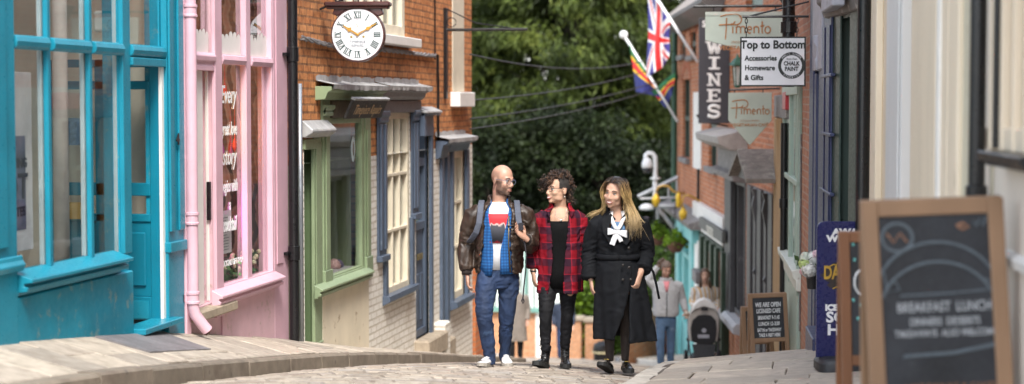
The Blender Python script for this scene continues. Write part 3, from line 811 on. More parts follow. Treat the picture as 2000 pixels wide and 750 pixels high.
bars(FL, bh, 'window', CREAM, 19.43, 20.64, -2.24, -.11, -.08, .0, .085, 3, 3, .035)
backing(FL, bh, 'room', mat('blind_room', (.36, .32, .25), .9), 19.42, 20.65, -2.25, -.1, .35)
# slate blue door
bars(FL, bh, 'door', SLATEB, 20.95, 21.68, -2.95, -.12, -.10, -.02, .10, 1, 3, .10, zsplit=[-1.55, -.75])
f = FB(FL); f.box(21.05, 21.58, -.09, -.05, -2.85, -1.6); f.build('door_panel', SLATEB, bh, bevel=.01)
f = FB(FL); f.box(21.12, 21.28, -.05, -.03, -2.75, -2.15); f.box(21.36, 21.52, -.05, -.03, -2.75, -2.15); f.build('door_panel', SLATEB, bh, bevel=.01)
f = FB(FL); f.box(21.16, 21.46, -.03, -.02, -1.98, -1.90); f.build('letter_plate', mat('brass', (.55, .40, .14), .3, metal=.9), bh, bevel=.004)
f = FB(FL); f.box(20.98, 21.08, .008, .12, -.42, -.12); f.mould([(.008, -.12), (.14, -.14), (.14, -.16), (.008, -.17)], 20.98, 21.80); f.box(21.66, 21.76, .008, .05, -3.0, -.2); f.box(20.98, 21.74, .008, .06, -.42, -.17); f.build('door_surround', SLATEB, bh, bevel=.005)
f = FB(FL); f.mould([(.008, -.05), (.15, -.11), (.15, -.135), (.008, -.12)], 20.95, 21.84); f.build('door_hood', LEAD, bh, bevel=.004)
f = FB(FL); f.box(20.85, 21.95, -.1, .20, -3.2, -2.95); f.build('doorstep', STONE, bh, bevel=.02)
f = FB(FL); f.box(21.95, 22.25, .0, .16, -3.4, -2.86); f.build('pipe_box', WHITEB, bh, bevel=.02)
# far slate blue door and window under one hood
f = FB(FL); f.box(22.28, 22.42, -.04, .05, -3.15, -.7); f.box(22.60, 22.74, -.04, .05, -3.15, -.7); f.box(22.42, 22.60, -.08, -.03, -3.15, -.7); f.build('door', SLATEB, bh, bevel=.005)
f = FB(FL); f.box(22.20, 22.80, .0, .12, -3.4, -3.14); f.build('doorstep', STONE, bh, bevel=.02)
f = FB(FL); f.box(22.88, 22.98, .008, .06, -2.8, -.66); f.box(23.86, 24.0, .008, .06, -2.8, -.66); f.mould([(.008, -2.68), (.13, -2.69), (.13, -2.77), (.008, -2.82)], 22.84, 24.05); f.build('window_surround', SLATEB, bh, bevel=.005)
bars(FL, bh, 'window', CREAM, 22.96, 23.88, -2.70, -.66, -.09, -.01, .10, 2, 3, .04)
backing(FL, bh, 'room', mat('blind_room', (.36, .32, .25), .9), 22.95, 23.9, -2.7, -.62, .35)
f = FB(FL)
for a0, a1 in ((22.05, 22.50), (22.54, 23.85)): f.mould([(.008, -.50), (.008, -.74 if a0 < 22.5 else -.66), (.07, -.72 if a0 < 22.5 else -.66), (.11, -.56), (.17, -.54), (.17, -.50)], a0, a1)
f.build('hood', SLATEB, bh, bevel=.006)
lead_top(22.02, 23.92, -.49, .17).build('lead_flashing', LEAD, bh)
# upper windows
bars(FL, bh, 'window', CREAM, 17.5, 20.36, .77, 2.2, -.06, .02, .13, 6, 2, .045)
f = FB(FL); f.box(17.35, 20.66, -.02, .16, .66, .765); f.build('window_sill', WHITE, bh, bevel=.008)
f = FB(FL); f.box(23.10, 23.84, .0, .015, .15, 4); f.build('blind_window', mat('cream_brick', (.66, .60, .47), .6, var=.07), bh, bevel=.004)
f = FB(FL); f.box(22.98, 23.98, .0, .14, -.06, .14); f.build('window_sill', WHITE, bh, bevel=.01)
backing(FL, bh, 'room', DARKIN, 17.5, 20.36, .76, 2.2, .4)
backing(FL, bh, 'shop_interior', mat('warm_dark_room', (.50, .27, .15), .9, var=.4, scale=3), 16.95, 18.6, -1.85, 0, 1.3)
# wares in the green shop window
f = FB(FL); f.box(17.3, 18.4, -.6, -.06, -1.84, -1.79); f.build('display_shelf', mat('display_cloth', (.55, .55, .56), .8), bh)
for a, cc, s in ((17.45, (.30, .16, .20), .07), (17.75, (.55, .25, .25), .06), (18.05, (.60, .38, .36), .075), (18.22, (.18, .16, .26), .06)):
    b = MB(); b.lathe([(s * .9, 0), (s, s * .5), (s * .7, s * 1.1), (s * .3, s * 1.4), (.002, s * 1.45)], FL.w(a, -.2, -1.79), 14)
    o = b.build('trinket_box', mat('trinket_%d' % int(a * 100), cc, .5, var=.3, scale=30), smooth=True); tag(o, 'small domed trinket box on the green shop window shelf', 'trinket', 'trinket boxes in the green shop window')
# iron bracket arm, cables on the wall
r = thing('iron_bracket', 'black iron sign bracket with a long empty arm on the brick wall', 'bracket', FL.w(22.64, .03, .1))
b = MB(); b.box(XW, XW + .04, 22.58, 22.68, .05, 1.25); b.build('back_plate', BLACK, r)
b = MB(); b.tube([FL.w(22.63, .03, .96), FL.w(22.63, 1.12, .96)], .02, 8); b.build('arm', BLACK, r)
b = MB(); b.tube([FL.w(22.63, .03, 1.24), FL.w(22.63, .42, 1.05), FL.w(22.63, .95, .97)], .008, 6); b.tube([FL.w(22.63, .10 + .06 * math.cos(q), 1.06 + .06 * math.sin(q)) for q in [k * .5 for k in range(13)]], .006, 6); b.build('stay', BLACK, r)
b = MB()
for ph in (0, 2, 4):
    pts = [FL.w(16.2 + k * .12, .03 + .014 * math.sin(k * 1.1 + ph), (.62 - .005 * k if k < 14 else .57) + .018 * math.cos(k * 1.3 + ph) + (.03 if k > 14 else 0)) for k in range(49)]
    b.tube(pts, .013, 6)
b.build('cable_bundle', mat('grey_cable', (.20, .19, .19), .6, var=.4), tagd=('bundle of grey twisted cables fixed across the brick wall behind the clock', 'cable'))
b = MB(); pts = [FL.w(22.10, .03, .62), FL.w(22.1, .03, .4)] + [FL.w(22.12 + .01 * math.sin(k), .03, .3 - .1 * k) for k in range(9)] + [FL.w(22.45, .04, -.5)]
b.tube(pts, .018, 6)
b.build('cable', BLACK, tagd=('black cable running down the orange brick wall to the far hood', 'cable'))
b = MB(); b.tube([FL.w(21.98, .02, 4.2), FL.w(22.0, .02, 2), FL.w(21.99, .02, .55)], .01, 6); b.build('cable', BLACK, tagd=('thin black cable running up the orange brick wall from the cable bundle', 'cable'))
# low brick wall and neighbour beyond
b = MB(); b.box(-8.2, XW + .02, 24.6, 25.35, -6, -2.30)
b.build('brick_wall', brick('red_brick', (.42, .12, .045), (.55, .19, .07), (.30, .22, .16), 'y', soot_amt=.1), tagd=('low orange brick wall just past the white painted house', 'wall'))
# ================================================================ RIGHT SIDE
CRM = mat('cream_shop_paint', (.74, .63, .48), .55, var=.09, scale=3, streak=True, wear=(.36, .28, .18), wear_amt=-.01, wear_sc=12)
CRMG = mat('grey_white_paint', (.62, .61, .60), .5, var=.07, scale=3, streak=True, wear=(.34, .25, .16), wear_amt=-.02, wear_sc=14)
CRMD = mat('old_cream_paint', (.58, .54, .41), .6, var=.12, scale=3, streak=True, wear=(.22, .16, .10), wear_amt=.03, wear_sc=10)
PCRM = mat('pale_render', (.72, .64, .55), .7, var=.06, scale=2)
BGREEN = mat('bottle_green_paint', (.042, .066, .056), .45, var=.12, scale=5)
NAVY = mat('navy_paint', (.036, .046, .105), .42, var=.12, scale=5, wear=(.12, .13, .22), wear_amt=-.02, wear_sc=18)
LILAC = mat('lilac_grey_paint', (.33, .33, .37), .6, var=.15, scale=6, wear=(.22, .20, .18), wear_amt=.02)
MINT = mat('mint_paint', (.34, .44, .37), .45, var=.08, scale=4, wear=(.55, .55, .48), wear_amt=.02, wear_sc=15)
OCHRE = mat('ochre_timber', (.36, .21, .07), .8, var=.3, scale=5, streak=True, wear=(.16, .09, .04), wear_amt=.05)
GREY = mat('lead_grey_paint', (.050, .048, .050), .5, var=.15, scale=5, wear=(.2, .19, .18), wear_amt=-.01)
GREYL = mat('weathered_grey', (.17, .155, .15), .7, var=.2, scale=7, wear=(.36, .35, .32), wear_amt=.06)
SLATE = mat('mossy_slate', (.20, .18, .16), .8, var=.3, scale=8, wear=(.34, .34, .28), wear_amt=.06, wear_sc=12)
PALEB = brick('rose_brick', (.36, .15, .09), (.48, .24, .15), (.42, .34, .27), 'y', soot_amt=.12, blotch=.35)
REDB = brick('red_brown_brick', (.30, .085, .035), (.52, .20, .09), (.40, .31, .24), 'y', soot_amt=.25, blotch=.55, row=.085, msize=.016)
BUFFB = brick('buff_brick', (.42, .30, .19), (.52, .38, .25), (.36, .29, .21), 'y', soot_amt=.1)
TURQ = mat('turquoise_paint', (.19, .50, .50), .45, var=.08, scale=4)
DGREEN = mat('dark_green_paint', (.020, .040, .022), .4, var=.2)
F0 = Facade(RP[0], RP[1], 'R'); F1 = Facade(RP[1], RP[2], 'R'); F2 = Facade(RP[2], RP[3], 'R'); F3 = Facade(RP[3], RP[4], 'R')
F4 = Facade(RP[4], RP[5], 'R'); F5 = Facade(RP[5], RP[6], 'R'); F6 = Facade(RP[6], RP[7], 'R'); F7 = Facade(RP[7], RP[8], 'R'); F8 = Facade(RP[8], RP[9], 'R')

def PB(fc):
    """facade builder fed with photo pixels along the wall and metres for depth and height"""
    b = FB(fc)
    def px(x0, x1, b0, b1, z0, z1, bb=None):
        q = b1 if bb is None else bb
        a0, a1 = sorted((fc.a(x0, q), fc.a(x1, q)))
        b.box(a0, a1, b0, b1, z0, z1); return b
    b.px = px
    return b

# ---------------------------------------------------------------- cream building (nearest)
cb = thing('cream_building', 'cream painted building with grooved timber pilasters behind the near chalkboard', 'building', F2.w(2, 0, -1.7))
for F_, z1, hs in ((F0, 3.2, []), (F1, 3.0, [])):
    FB(F_).wall(0, F_.len, -2.2, z1, hs, .2).build('wall', PCRM, cb)
FB(F0).wall(0, F0.len, 3.2, 6.0, [], .2, b=-.02).build('upper_wall', BUFFB, cb)
FB(F2).wall(0, F2.len, -2.6, 6.0, [], .2).build('wall', CRM, cb)
b = PB(F2); b.px(1699, 1709, 0, .05, -2.5, 4); b.build('pilaster', CRM, cb, bevel=.006)
b = PB(F2); b.px(1729, 1758, 0, .07, -2.5, 4); b.px(1735, 1752, .07, .085, -2.2, 4); b.build('pilaster', CRMG, cb, bevel=.008)
b = PB(F2); b.px(1760, 1774, 0, .012, -2.5, 4); b.build('joint_board', CRMD, cb)
b = PB(F2); b.px(1777, 1824, 0, .04, -2.5, 4); b.build('panel', CRM, cb, bevel=.01)
b = PB(F2); b.px(1826, 1831, 0, .06, -2.5, 4); b.build('bead', WHITE, cb, bevel=.004)
b = PB(F2); b.px(1833, 1848, 0, .045, -2.5, 4); b.px(1850, 1868, 0, .055, -2.5, 4); b.build('pilaster', CRM, cb, bevel=.01)
b = PB(F2); b.px(1872, 1893, 0, .03, -2.5, 4); b.build('panel', CRMD, cb, bevel=.01)
b = PB(F1); b.px(1934, 1937, 0, .01, -2, 3); b.build('joint_board', CRMD, cb)
b = FB(F1); z = F1.z(1960, 300, .1); b.mould([(0, z), (0, z - .07), (.09, z - .06), (.13, z - .03), (.13, z)], 0, F1.a(1922, .1)); b.build('ledge', BLACK, cb, bevel=.004)
b = FB(F1)
for k in range(5): b.box(.12 + k * .24, .17 + k * .24, 0, .04, z, 2.5)
b.box(0, 1.25, 0, .03, z, z + .1); b.build('window_frame', CRM, cb, bevel=.006)
b = FB(F1); z2 = F1.z(1985, 500, .03); b.mould([(0, z2), (0, z2 - .06), (.03, z2 - .06), (.04, z2 - .02)], 0, F1.len); b.build('skirting', WHITE, cb)
b = PB(F2); b.px(1712, 1713.5, .0, .012, -2.4, 4); b.build('cable', BLACK, cb)
b = PB(F2); b.px(1764, 1769, .012, .03, -2.4, 4); b.build('joint_bead', mat('rotten_bead', (.40, .31, .20), .8, var=.3, scale=14, bmp=.8, bsc=20, wear=(.10, .065, .04), wear_amt=.10, wear_sc=22), cb)
def pipe(fc, px, bb, r, z0, z1, m, label, cols=(), cat='drainpipe'):
    a = fc.a(px, bb); t_ = thing('drainpipe', label, cat, fc.w(a, bb, z0))
    b = MB(); b.tube([fc.w(a, bb, z1), fc.w(a, bb, z0)], r, 14); b.build('pipe', m, t_, smooth=True, auto=50)
    for z in cols:
        b = MB(); b.lathe([(r, -.06), (r * 1.3, -.055), (r * 1.3, .055), (r, .06)], fc.w(a, bb, z), 14); b.build('collar', m, t_)
    return t_
pipe(F2, 1908, .07, .037, -1.7, 4, BLACK, 'thick black drainpipe on the cream building behind the near chalkboard', (-.43,))
pipe(F1, 1944, .05, .016, F1.z(1944, 290, .05), 4, BLACK, 'thin black pipe ending on the dark ledge of the cream building')
pipe(F3, 1685, .09, .05, -2.2, 4.5, BLACK, 'black drainpipe between the cream building and the bottle green door', (2.6,))

# ---------------------------------------------------------------- bottle green door and navy shop
nb = thing('navy_shop', 'navy shopfront with a bottle green studded door left of the cream building', 'shop', F4.w(0, 0, -2.3))
a0, a1 = F3.a(1668, 0), F3.a(1640, 0)
zt_ = F3.z(1650, 35)
FB(F3).wall(0, F3.len, -2.8, 6, [(a0, a1, -2.2, zt_)], .16).build('wall', BGREEN, nb)
b = PB(F3); b.px(1657, 1671, 0, .02, -2.4, zt_ + .05); b.px(1623, 1639, 0, .02, -2.4, zt_ + .05); b.build('door_frame', BGREEN, nb, bevel=.008)
b = FB(F3); b.box(a0, a1, -.15, -.10, -2.2, zt_)
n = 4
for k in range(n): b.box(a0 + (a1 - a0) * k / n + .01, a0 + (a1 - a0) * (k + 1) / n - .01, -.10, -.085, -2.15, zt_ - .02)
dr = b.build('door', BGREEN, nb, bevel=.004)
b = MB()
for y in (168, 292, 420):
    for k in range(6): b.ball(F3.w(a0 + (a1 - a0) * (k + .5) / 6, -.08, F3.z(1655, y, -.08)), .014, 8, 5)
b.build('stud', mat('stud_iron', (.30, .31, .30), .4, metal=.5), dr)
b = FB(F3); b.mould([(0, zt_ + .02), (.06, zt_ + .03), (.09, zt_ + .12), (.12, zt_ + .15), (.12, zt_ + .22), (0, zt_ + .25)], 0, F3.len + .05); b.build('door_hood', GREYL, nb, bevel=.006)
FB(F4).wall(0, F4.len, -3.2, 6, [(F4.a(1598, 0), F4.a(1585, 0), -2.5, F4.z(1590, 140))], .12).build('wall', NAVY, nb)
b = PB(F4); zn = F4.z(1610, 35)
b.px(1601, 1621, 0, .02, -2.45, zn); b.px(1604, 1608, .02, .032, -2.2, zn - .1); b.px(1613, 1618, .02, .032, -2.2, zn - .1); b.px(1582, 1587, 0, .02, -2.5, F4.z(1585, 140)); b.px(1589, 1593, -.1, .01, -2.5, F4.z(1590, 145))
for y in (150, 260, 370): b.px(1601, 1621, 0, .04, F4.z(1612, y) - .012, F4.z(1612, y) + .015)
b.build('pilaster', NAVY, nb, bevel=.006)
b = PB(F4); z = F4.z(1590, 140); b.px(1585, 1602, 0, .04, z, 3.5); b.mould([(0, z - .03), (.05, z), (.07, z + .08), (.05, z + .12), (.05, z + .2), (.08, z + .25), (.08, z + .30), (0, z + .33)], F4.a(1604), F4.a(1586, .08)); b.build('fascia', LILAC, nb, bevel=.005)
b = PB(F4); z = F4.z(1612, 35); b.px(1601, 1622, 0, .10, z, z + .5); b.build('bracket', LILAC, nb, bevel=.01)
b = PB(F4); b.px(1576, 1590, 0, .11, -2.7, F4.z(1583, 612)); b.build('plinth', NAVY, nb, bevel=.01)
# brick strip + mint shopfront
mb_ = thing('mint_shop', 'pale rose brick house with a mint green shop window beside the navy pilasters', 'shop', F5.w(2, 0, -3))
FB(F5).wall(0, F5.len, -3.8, 6, [], .2).build('wall', PALEB, mb_)
am = F5.a(1557, .05); zt2 = F5.z(1545, 168, .05); zb2 = F5.z(1557, 640, .05)
b = FB(F5); b.box(am, F5.len, 0, .012, zb2, zt2)
for a in (am, (am + F5.len) / 2, F5.len - .10): b.box(a, a + .10, .012, .05, F5.z(1548, 590, .12), zt2)
for k in range(1, 4): b.box(am + .10 + k * .2, am + .12 + k * .2, .012, .03, F5.z(1548, 590, .12), zt2)
b.box(am, F5.len, .013, .06, zt2 - .1, zt2); b.box(am, F5.len, .013, .055, F5.z(1548, 360, .1) - .03, F5.z(1548, 360, .1) + .03)
b.build('window_frame', MINT, mb_, bevel=.006)
z = F5.z(1557, 600, .2)
b = FB(F5); b.mould([(0, z + .10), (0, z - .14), (.05, z - .14), (.06, z - .02), (.09, z), (.10, z + .08)], am - .05, F5.len); b.build('sill', mat('mint_white', (.62, .66, .60), .45, var=.1, wear=(.4, .4, .34), wear_amt=.02), mb_, bevel=.006)
b = FB(F5); b.box(am, F5.len, 0, .04, -3.6, z - .14); b.build('stall_riser', MINT, mb_, bevel=.006)
b = FB(F5); b.add([(am, .022, z), (F5.len, .022, z), (F5.len, .022, zt2 - .1), (am, .022, zt2 - .1)], [(0, 1, 2, 3)]); b.build('pane', GLASS, mb_)
b = PB(F5); b.px(1559, 1563, 0, .02, F5.z(1560, 660, .05), F5.z(1560, 262, .05)); b.build('corner_post', GREYL, mb_, bevel=.01)
# narrow dark bay with ochre timber
ob = thing('timber_house', 'narrow dark house front with an old ochre timber post beside the mint shop', 'house', F6.w(2, 0, -3.6))
FB(F6).wall(0, F6.len, -4.4, 6, [], .2).build('wall', REDB, ob)
b = PB(F6); b.px(1511, 1525, 0, .05, -3.8, F6.z(1518, 232, .1)); b.build('post', OCHRE, ob, bevel=.02)
b = PB(F6); b.px(1511, 1534, 0, .05, F6.z(1518, 232, .1) + .005, F6.z(1518, 185, .1)); b.build('lintel', GREYL, ob, bevel=.01)
b = PB(F6); b.px(1527, 1533, 0, .06, F6.z(1530, 215, .1), F6.z(1530, 178, .1)); b.build('red_box', mat('red_paint', (.42, .03, .04), .4), ob, bevel=.01)
b = PB(F6); b.px(1527, 1535, .0, .015, -3.9, F6.z(1518, 240, .1)); b.build('door', DARKIN, ob)
pipe(F6, 1531, .055, .04, -3.4, F6.z(1531, 240, .055), BLACK, 'black drainpipe running down between the ochre timber and the mint shop', (-1.2,))
pipe(F6, 1538, .16, .065, F6.z(1538, 170, .16), 4.5, BLACK, 'thick black drainpipe behind the white hanging shop sign', (F6.z(1538, 55, .16),))

# ---------------------------------------------------------------- grey shop in brick house
gs = thing('grey_shop', 'brick house with a lead grey shopfront and small slated pediment behind the pointed signs', 'shop', F7.w(3, 0, -4.2))
wa0, wa1 = F7.a(1458, 0), F7.a(1428, 0)
zwt, zwb = F7.z(1440, 350), F7.z(1440, 612)
FB(F7).wall(0, F7.len, -5.4, 5, [(wa0, wa1, zwb, zwt), (F7.a(1488), F7.a(1455), F7.z(1470, 18), 4)], .2).build('wall', REDB, gs)
b = FB(F7); b.box(F7.a(1488), F7.a(1455), -.15, -.1, F7.z(1470, 18), 4); b.build('upper_window', mat('mint_dark', (.10, .16, .13), .5, var=.3), gs)
for x0, x1, bb, zz0, zz1 in ((1415, 1427, .10, zwb - .25, F7.z(1420, 345, .1)), (1459, 1466, .08, -4.6, zwt), (1478, 1486, .08, -4.6, zwt), (1500, 1508, .08, -4.6, zwt)):
    b = PB(F7); b.px(x0, x1, .0, bb, zz0, zz1); b.build('pilaster', GREY, gs, bevel=.01)
b = PB(F7); b.px(1459, 1508, 0, .04, -4.6, zwt); b.build('door', GREY, gs, bevel=.01)
b = FB(F7); zz = zwt
for a in (F7.a(1462, .2), F7.a(1482, .2)):
    b.add([], [])
    pr = [(.06, -4.5), (.10, -4.5), (.10, zz - 1.3), (.13, zz - 1.25), (.10, zz - 1.2), (.10, zz - .5), (.15, zz - .25), (.12, zz - .1), (.15, zz), (.06, zz)]
    n = len(pr); vs = [(a - .05, p, q) for p, q in pr] + [(a + .05, p, q) for p, q in pr]
    b.add(vs, [tuple(range(n)), tuple(range(2 * n - 1, n - 1, -1))] + [(i, n + i, n + (i + 1) % n, (i + 1) % n) for i in range(n)])
b.build('console', mat('grey_trim', (.075, .072, .075), .5, var=.15), gs, bevel=.004)
b = FB(F7); zc = F7.z(1440, 300, .3)
b.box(wa0, F7.len - .05, 0, .12, zwt, zc); b.mould([(.12, zwt), (.22, zwt + .02), (.24, zwt + .12), (.12, zwt + .16)], wa0, F7.len + .05); b.build('fascia', GREYL, gs, bevel=.006)
b = FB(F7); b.mould([(0, zc), (.3, zc + .02), (.48, zc + .12), (.50, zc + .24), (.1, zc + .34), (0, zc + .34)], wa0 - .2, F7.len + .25); b.build('cornice', mat('stone_cornice', (.33, .31, .29), .7, var=.2, wear=(.2, .18, .16), wear_amt=.02), gs, bevel=.01)
bars(F7, gs, 'window', GREY, wa0, wa1, zwb, zwt, -.08, .02, .08, 2, 1, .05, gl=glass('grey_shop_glass', 1.6, (.75, .8, .8)))
backing(F7, gs, 'shop_interior', mat('shop_dim', (.10, .08, .07), .9), wa0, wa1, zwb, zwt, .8)
b = FB(F7); b.mould([(0, zwb - .02), (.16, zwb - .02), (.22, zwb - .08), (.22, zwb - .18), (0, zwb - .24)], wa0 - .1, F7.len + .1); b.build('sill', mat('sill_grey', (.36, .36, .37), .5, var=.1), gs, bevel=.008)
# little slated pediment over the grey door
pa0, pa1 = F7.a(1503, .3), F7.a(1468, .3); pz0 = F7.z(1490, 352, .45); pz1 = F7.z(1490, 292, .3)
b = FB(F7); mid = (pa0 + pa1) / 2
for s in (-1, 1):
    e = pa0 - .1 if s < 0 else pa1 + .1
    b.add([(mid, 0, pz1), (mid, .62, pz1), (e, .62, pz0), (e, 0, pz0), (mid, 0, pz1 - .06), (mid, .62, pz1 - .06), (e, .62, pz0 - .06), (e, 0, pz0 - .06)],
          [(0, 1, 2, 3), (7, 6, 5, 4), (1, 5, 6, 2), (0, 3, 7, 4), (3, 2, 6, 7), (0, 4, 5, 1)])
b.build('pediment_roof', SLATE, gs)
b = FB(F7); b.add([(pa0, .5, pz0 - .06), (pa1, .5, pz0 - .06), (mid, .5, pz1 - .1)], [(0, 1, 2)]); b.build('pediment_board', GREY, gs)

# ---------------------------------------------------------------- far brick house with turquoise and green shopfronts
fb_ = thing('brick_house', 'red brown brick house with slate roof, arched windows and a turquoise shopfront', 'house', F8.w(5, 0, -5.5))
ze = F8.z(1412, 3)
def hole(x0, x1, y0, y1):
    a0, a1 = sorted((F8.a(x0), F8.a(x1))); am = (x0 + x1) / 2
    return (a0, a1, F8.z(am, y1), F8.z(am, y0))
ups = [hole(1333, 1347, 155, 308), hole(1384, 1400, 165, 326), hole(1328, 1337, 68, 108), hole(1347, 1358, 62, 108)]
FB(F8).wall(0, F8.len, -7.5, ze, ups, .18).build('wall', REDB, fb_)
for h in ups:
    w = FB(F8); w.box(h[0], h[0] + .12, -.14, -.06, h[2], h[3]); w.box(h[1] - .12, h[1], -.14, -.06, h[2], h[3]); w.box((h[0] + h[1]) / 2 - .05, (h[0] + h[1]) / 2 + .05, -.13, -.07, h[2], h[3]); w.box(h[0], h[1], -.14, -.05, (h[2] + h[3]) / 2 - .05, (h[2] + h[3]) / 2 + .05)
    wf = w.build('window', mat('dark_green_sash', (.035, .055, .04), .5), fb_)
    w = FB(F8); w.add([(h[0], -.16, h[2]), (h[1], -.16, h[2]), (h[1], -.16, h[3]), (h[0], -.16, h[3])], [(0, 1, 2, 3)]); w.build('pane', mat('dark_glass', (.02, .03, .03), .08), wf)
    w = FB(F8); w.box(h[0] - .1, h[1] + .1, 0, .10, h[2] - .12, h[2]); w.build('sill', GREYL, wf, bevel=.01)
    w = FB(F8)
    for k in range(9):
        q = math.pi * (k + .5) / 9; cx = (h[0] + h[1]) / 2; rr = (h[1] - h[0]) / 2 + .11
        w.box(cx - rr * math.cos(q) - .1, cx - rr * math.cos(q) + .1, 0, .02, h[3] + rr * .35 * math.sin(q) - .1, h[3] + rr * .35 * math.sin(q) + .1)
    w.build('arch', mat('arch_brick', (.36, .12, .06), .85, var=.3, scale=20), wf)
h = hole(1355, 1370, 180, 330)
w = FB(F8); w.box(h[0], h[1], 0, .02, h[2], h[3]); w.build('blind_window', WHITE, fb_)
w = FB(F8); w.mould([(-.05, ze + .1), (.10, ze - .25), (.30, ze - .12), (.42, ze - .02), (.42, ze + .06), (.1, ze + .10)], -.1, F8.len + .35); w.build('gutter', mat('gutter_grey', (.10, .09, .085), .6), fb_)
w = FB(F8); w.add([(-.1, .40, ze + .07), (F8.len + .35, .40, ze + .07), (F8.len + .35, -3.8, ze + 3.6), (-.1, -3.8, ze + 3.6), (-.1, -3.8, ze), (F8.len + .35, -3.8, ze)], [(0, 1, 2, 3), (0, 3, 4), (1, 5, 2)])
w.build('roof', brick('roof_slates', (.24, .21, .19), (.34, .30, .27), (.12, .10, .09), 'y', row=.16, wid=.35, soot_amt=.1, bstr=.4), fb_)
ztq = F8.z(1336, 430, .2); 
w = PB(F8); w.px(1319, 1352, 0, .30, F8.z(1335, 455, .2), ztq); w.px(1321, 1326, 0, .26, -7.0, F8.z(1335, 455, .2)); w.px(1346, 1351, 0, .26, -7.0, F8.z(1335, 455, .2)); w.px(1319, 1352, 0, .2, -7, F8.z(1335, 628, .2)); w.px(1333, 1336, .0, .2, -7, F8.z(1335, 455, .2)); w.px(1319, 1352, 0, .2, F8.z(1335, 500, .2), F8.z(1335, 490, .2))
w.build('turquoise_shopfront', TURQ, fb_, bevel=.01)
w = PB(F8); w.px(1320, 1351, .02, .05, -7, ztq); w.build('turquoise_door', mat('turquoise_pale', (.30, .55, .54), .5, var=.15, scale=3), fb_)
w = FB(F8); w.mould([(0, ztq), (.35, ztq), (.40, ztq + .12), (0, ztq + .25)], F8.a(1354, .3), F8.len + .1); w.build('shop_cornice', GREYL, fb_)
zg = F8.z(1390, 432, .2)
w = PB(F8); w.px(1353, 1411, 0, .14, F8.z(1385, 468, .2) , zg + .14); w.build('white_fascia', mat('fascia_white', (.72, .70, .66), .6, var=.08, wear=(.4, .38, .25), wear_amt=.0), fb_, bevel=.01)
w = PB(F8); w.px(1364, 1411, 0, .16, -6.6, F8.z(1385, 470, .2)); w.build('green_shopfront', DGREEN, fb_, bevel=.01)
w = PB(F8); w.px(1366, 1411, .15, .22, F8.z(1388, 466, .3), F8.z(1388, 443, .3)); o = w.build('fascia_board', mat('board_dark_grey', (.10, .10, .09), .6), fb_, bevel=.006)
text('CROFTERS', .24, 'lettering', mat('sign_cream', (.6, .58, .5), .5), fb_, frame_M(F8.w((F8.a(1366, .22) + F8.a(1411, .22)) / 2, .225, F8.z(1388, 454, .22)), -F8.u, F8.n), .002, .004)
w = PB(F8)
for x in (1366, 1376, 1386, 1396, 1408): w.px(x, x + 2.5, .16, .24, -6.5, F8.z(1385, 472, .2))
w.build('pilaster', DGREEN, fb_, bevel=.006)
w = PB(F8); w.px(1378, 1385, .16, .18, F8.z(1380, 600, .2), F8.z(1380, 490, .2)); w.px(1398, 1406, .16, .18, F8.z(1400, 600, .2), F8.z(1400, 490, .2)); w.build('pane', mat('pane_rose', (.20, .10, .08), .1, var=.4), fb_)
w = PB(F8); w.px(1353, 1363, 0, .2, -7, F8.z(1358, 468, .2)); w.build('white_pilaster', WHITE, fb_, bevel=.01)
w = PB(F8); w.px(1352, 1360, .2, .34, F8.z(1356, 548, .3), F8.z(1356, 525, .3)); w.build('console', GREYL, fb_, bevel=.01)
pipe(F8, 1317, .12, .07, F8.z(1317, 430, .12), ze, mat('green_pipe', (.02, .07, .04), .5), 'dark green drainpipe on the far corner of the red brown brick house', (F8.z(1317, 150, .12),))
pipe(F8, 1364, .06, .03, F8.z(1364, 432, .06), F8.z(1364, 330, .06), BLACK, 'thin black pipe under the white blind window of the far brick house')

# ---------------------------------------------------------------- hanging signs
def sign_root(name, label, px, py, d, fc, group=None):
    """Empty whose local x runs along the wall normal (to the right in the picture), y away from the camera, z up"""
    P = at(px, py, d); x = -fc.n
    return thing(name, label, 'sign', P, math.atan2(x.y, x.x), group)
def lb(): return MB()
def poly_plate(poly, t0, t1, name, m, root, bevel=0):
    b = MB(); b.prism(poly, 'y', t0, t1); return b.build(name, m, root, local=True, bevel=bevel)
TF = Matrix(((1, 0, 0, 0), (0, 0, -1, 0), (0, 1, 0, 0), (0, 0, 0, 1)))     # text facing -y
def stext(s, size, x, z, m, root, y=-.012, bold=0, sx=1, align='CENTER', name='lettering', shear=0):
    return text(s, size, name, m, root, Matrix.Translation((x, y, z)) @ TF, .002, bold, shear, align, sx, local=True)
INK = mat('sign_black', (.012, .014, .012), .4)
SIGNW = mat('sign_white', (.72, .72, .73), .45, var=.05, wear=(.55, .42, .30), wear_amt=-.05, wear_sc=10)
s = 17.4 / FPX
r = sign_root('hanging_sign', 'white rectangular hanging sign lettered Top to Bottom with a round chalk paint badge', 1509, 169, 17.4, F5)
W_, H_ = 63.5 * s, 97 * s
poly_plate([(-W_, 0), (W_, 0), (W_, H_), (-W_, H_)], -.012, .012, 'border', INK, r)
e = 3 * s
poly_plate([(-W_ + e, e), (W_ - e, e), (W_ - e, H_ - e), (-W_ + e, H_ - e)], -.015, .015, 'board', SIGNW, r)
stext('Top to Bottom', 21.8 * s, 0, H_ - 16 * s, INK, r, -.018, .004, .93)
for k, w in enumerate(('Accessories', 'Homeware', '& Gifts')): stext(w, 14 * s, -W_ + 9 * s, H_ - 42 * s - k * 19 * s, INK, r, -.018, .002, .92, 'LEFT')
b = MB(); n = 32; cx, cz, ro, ri = 36 * s, 41 * s, 26 * s, 20 * s
vs = []
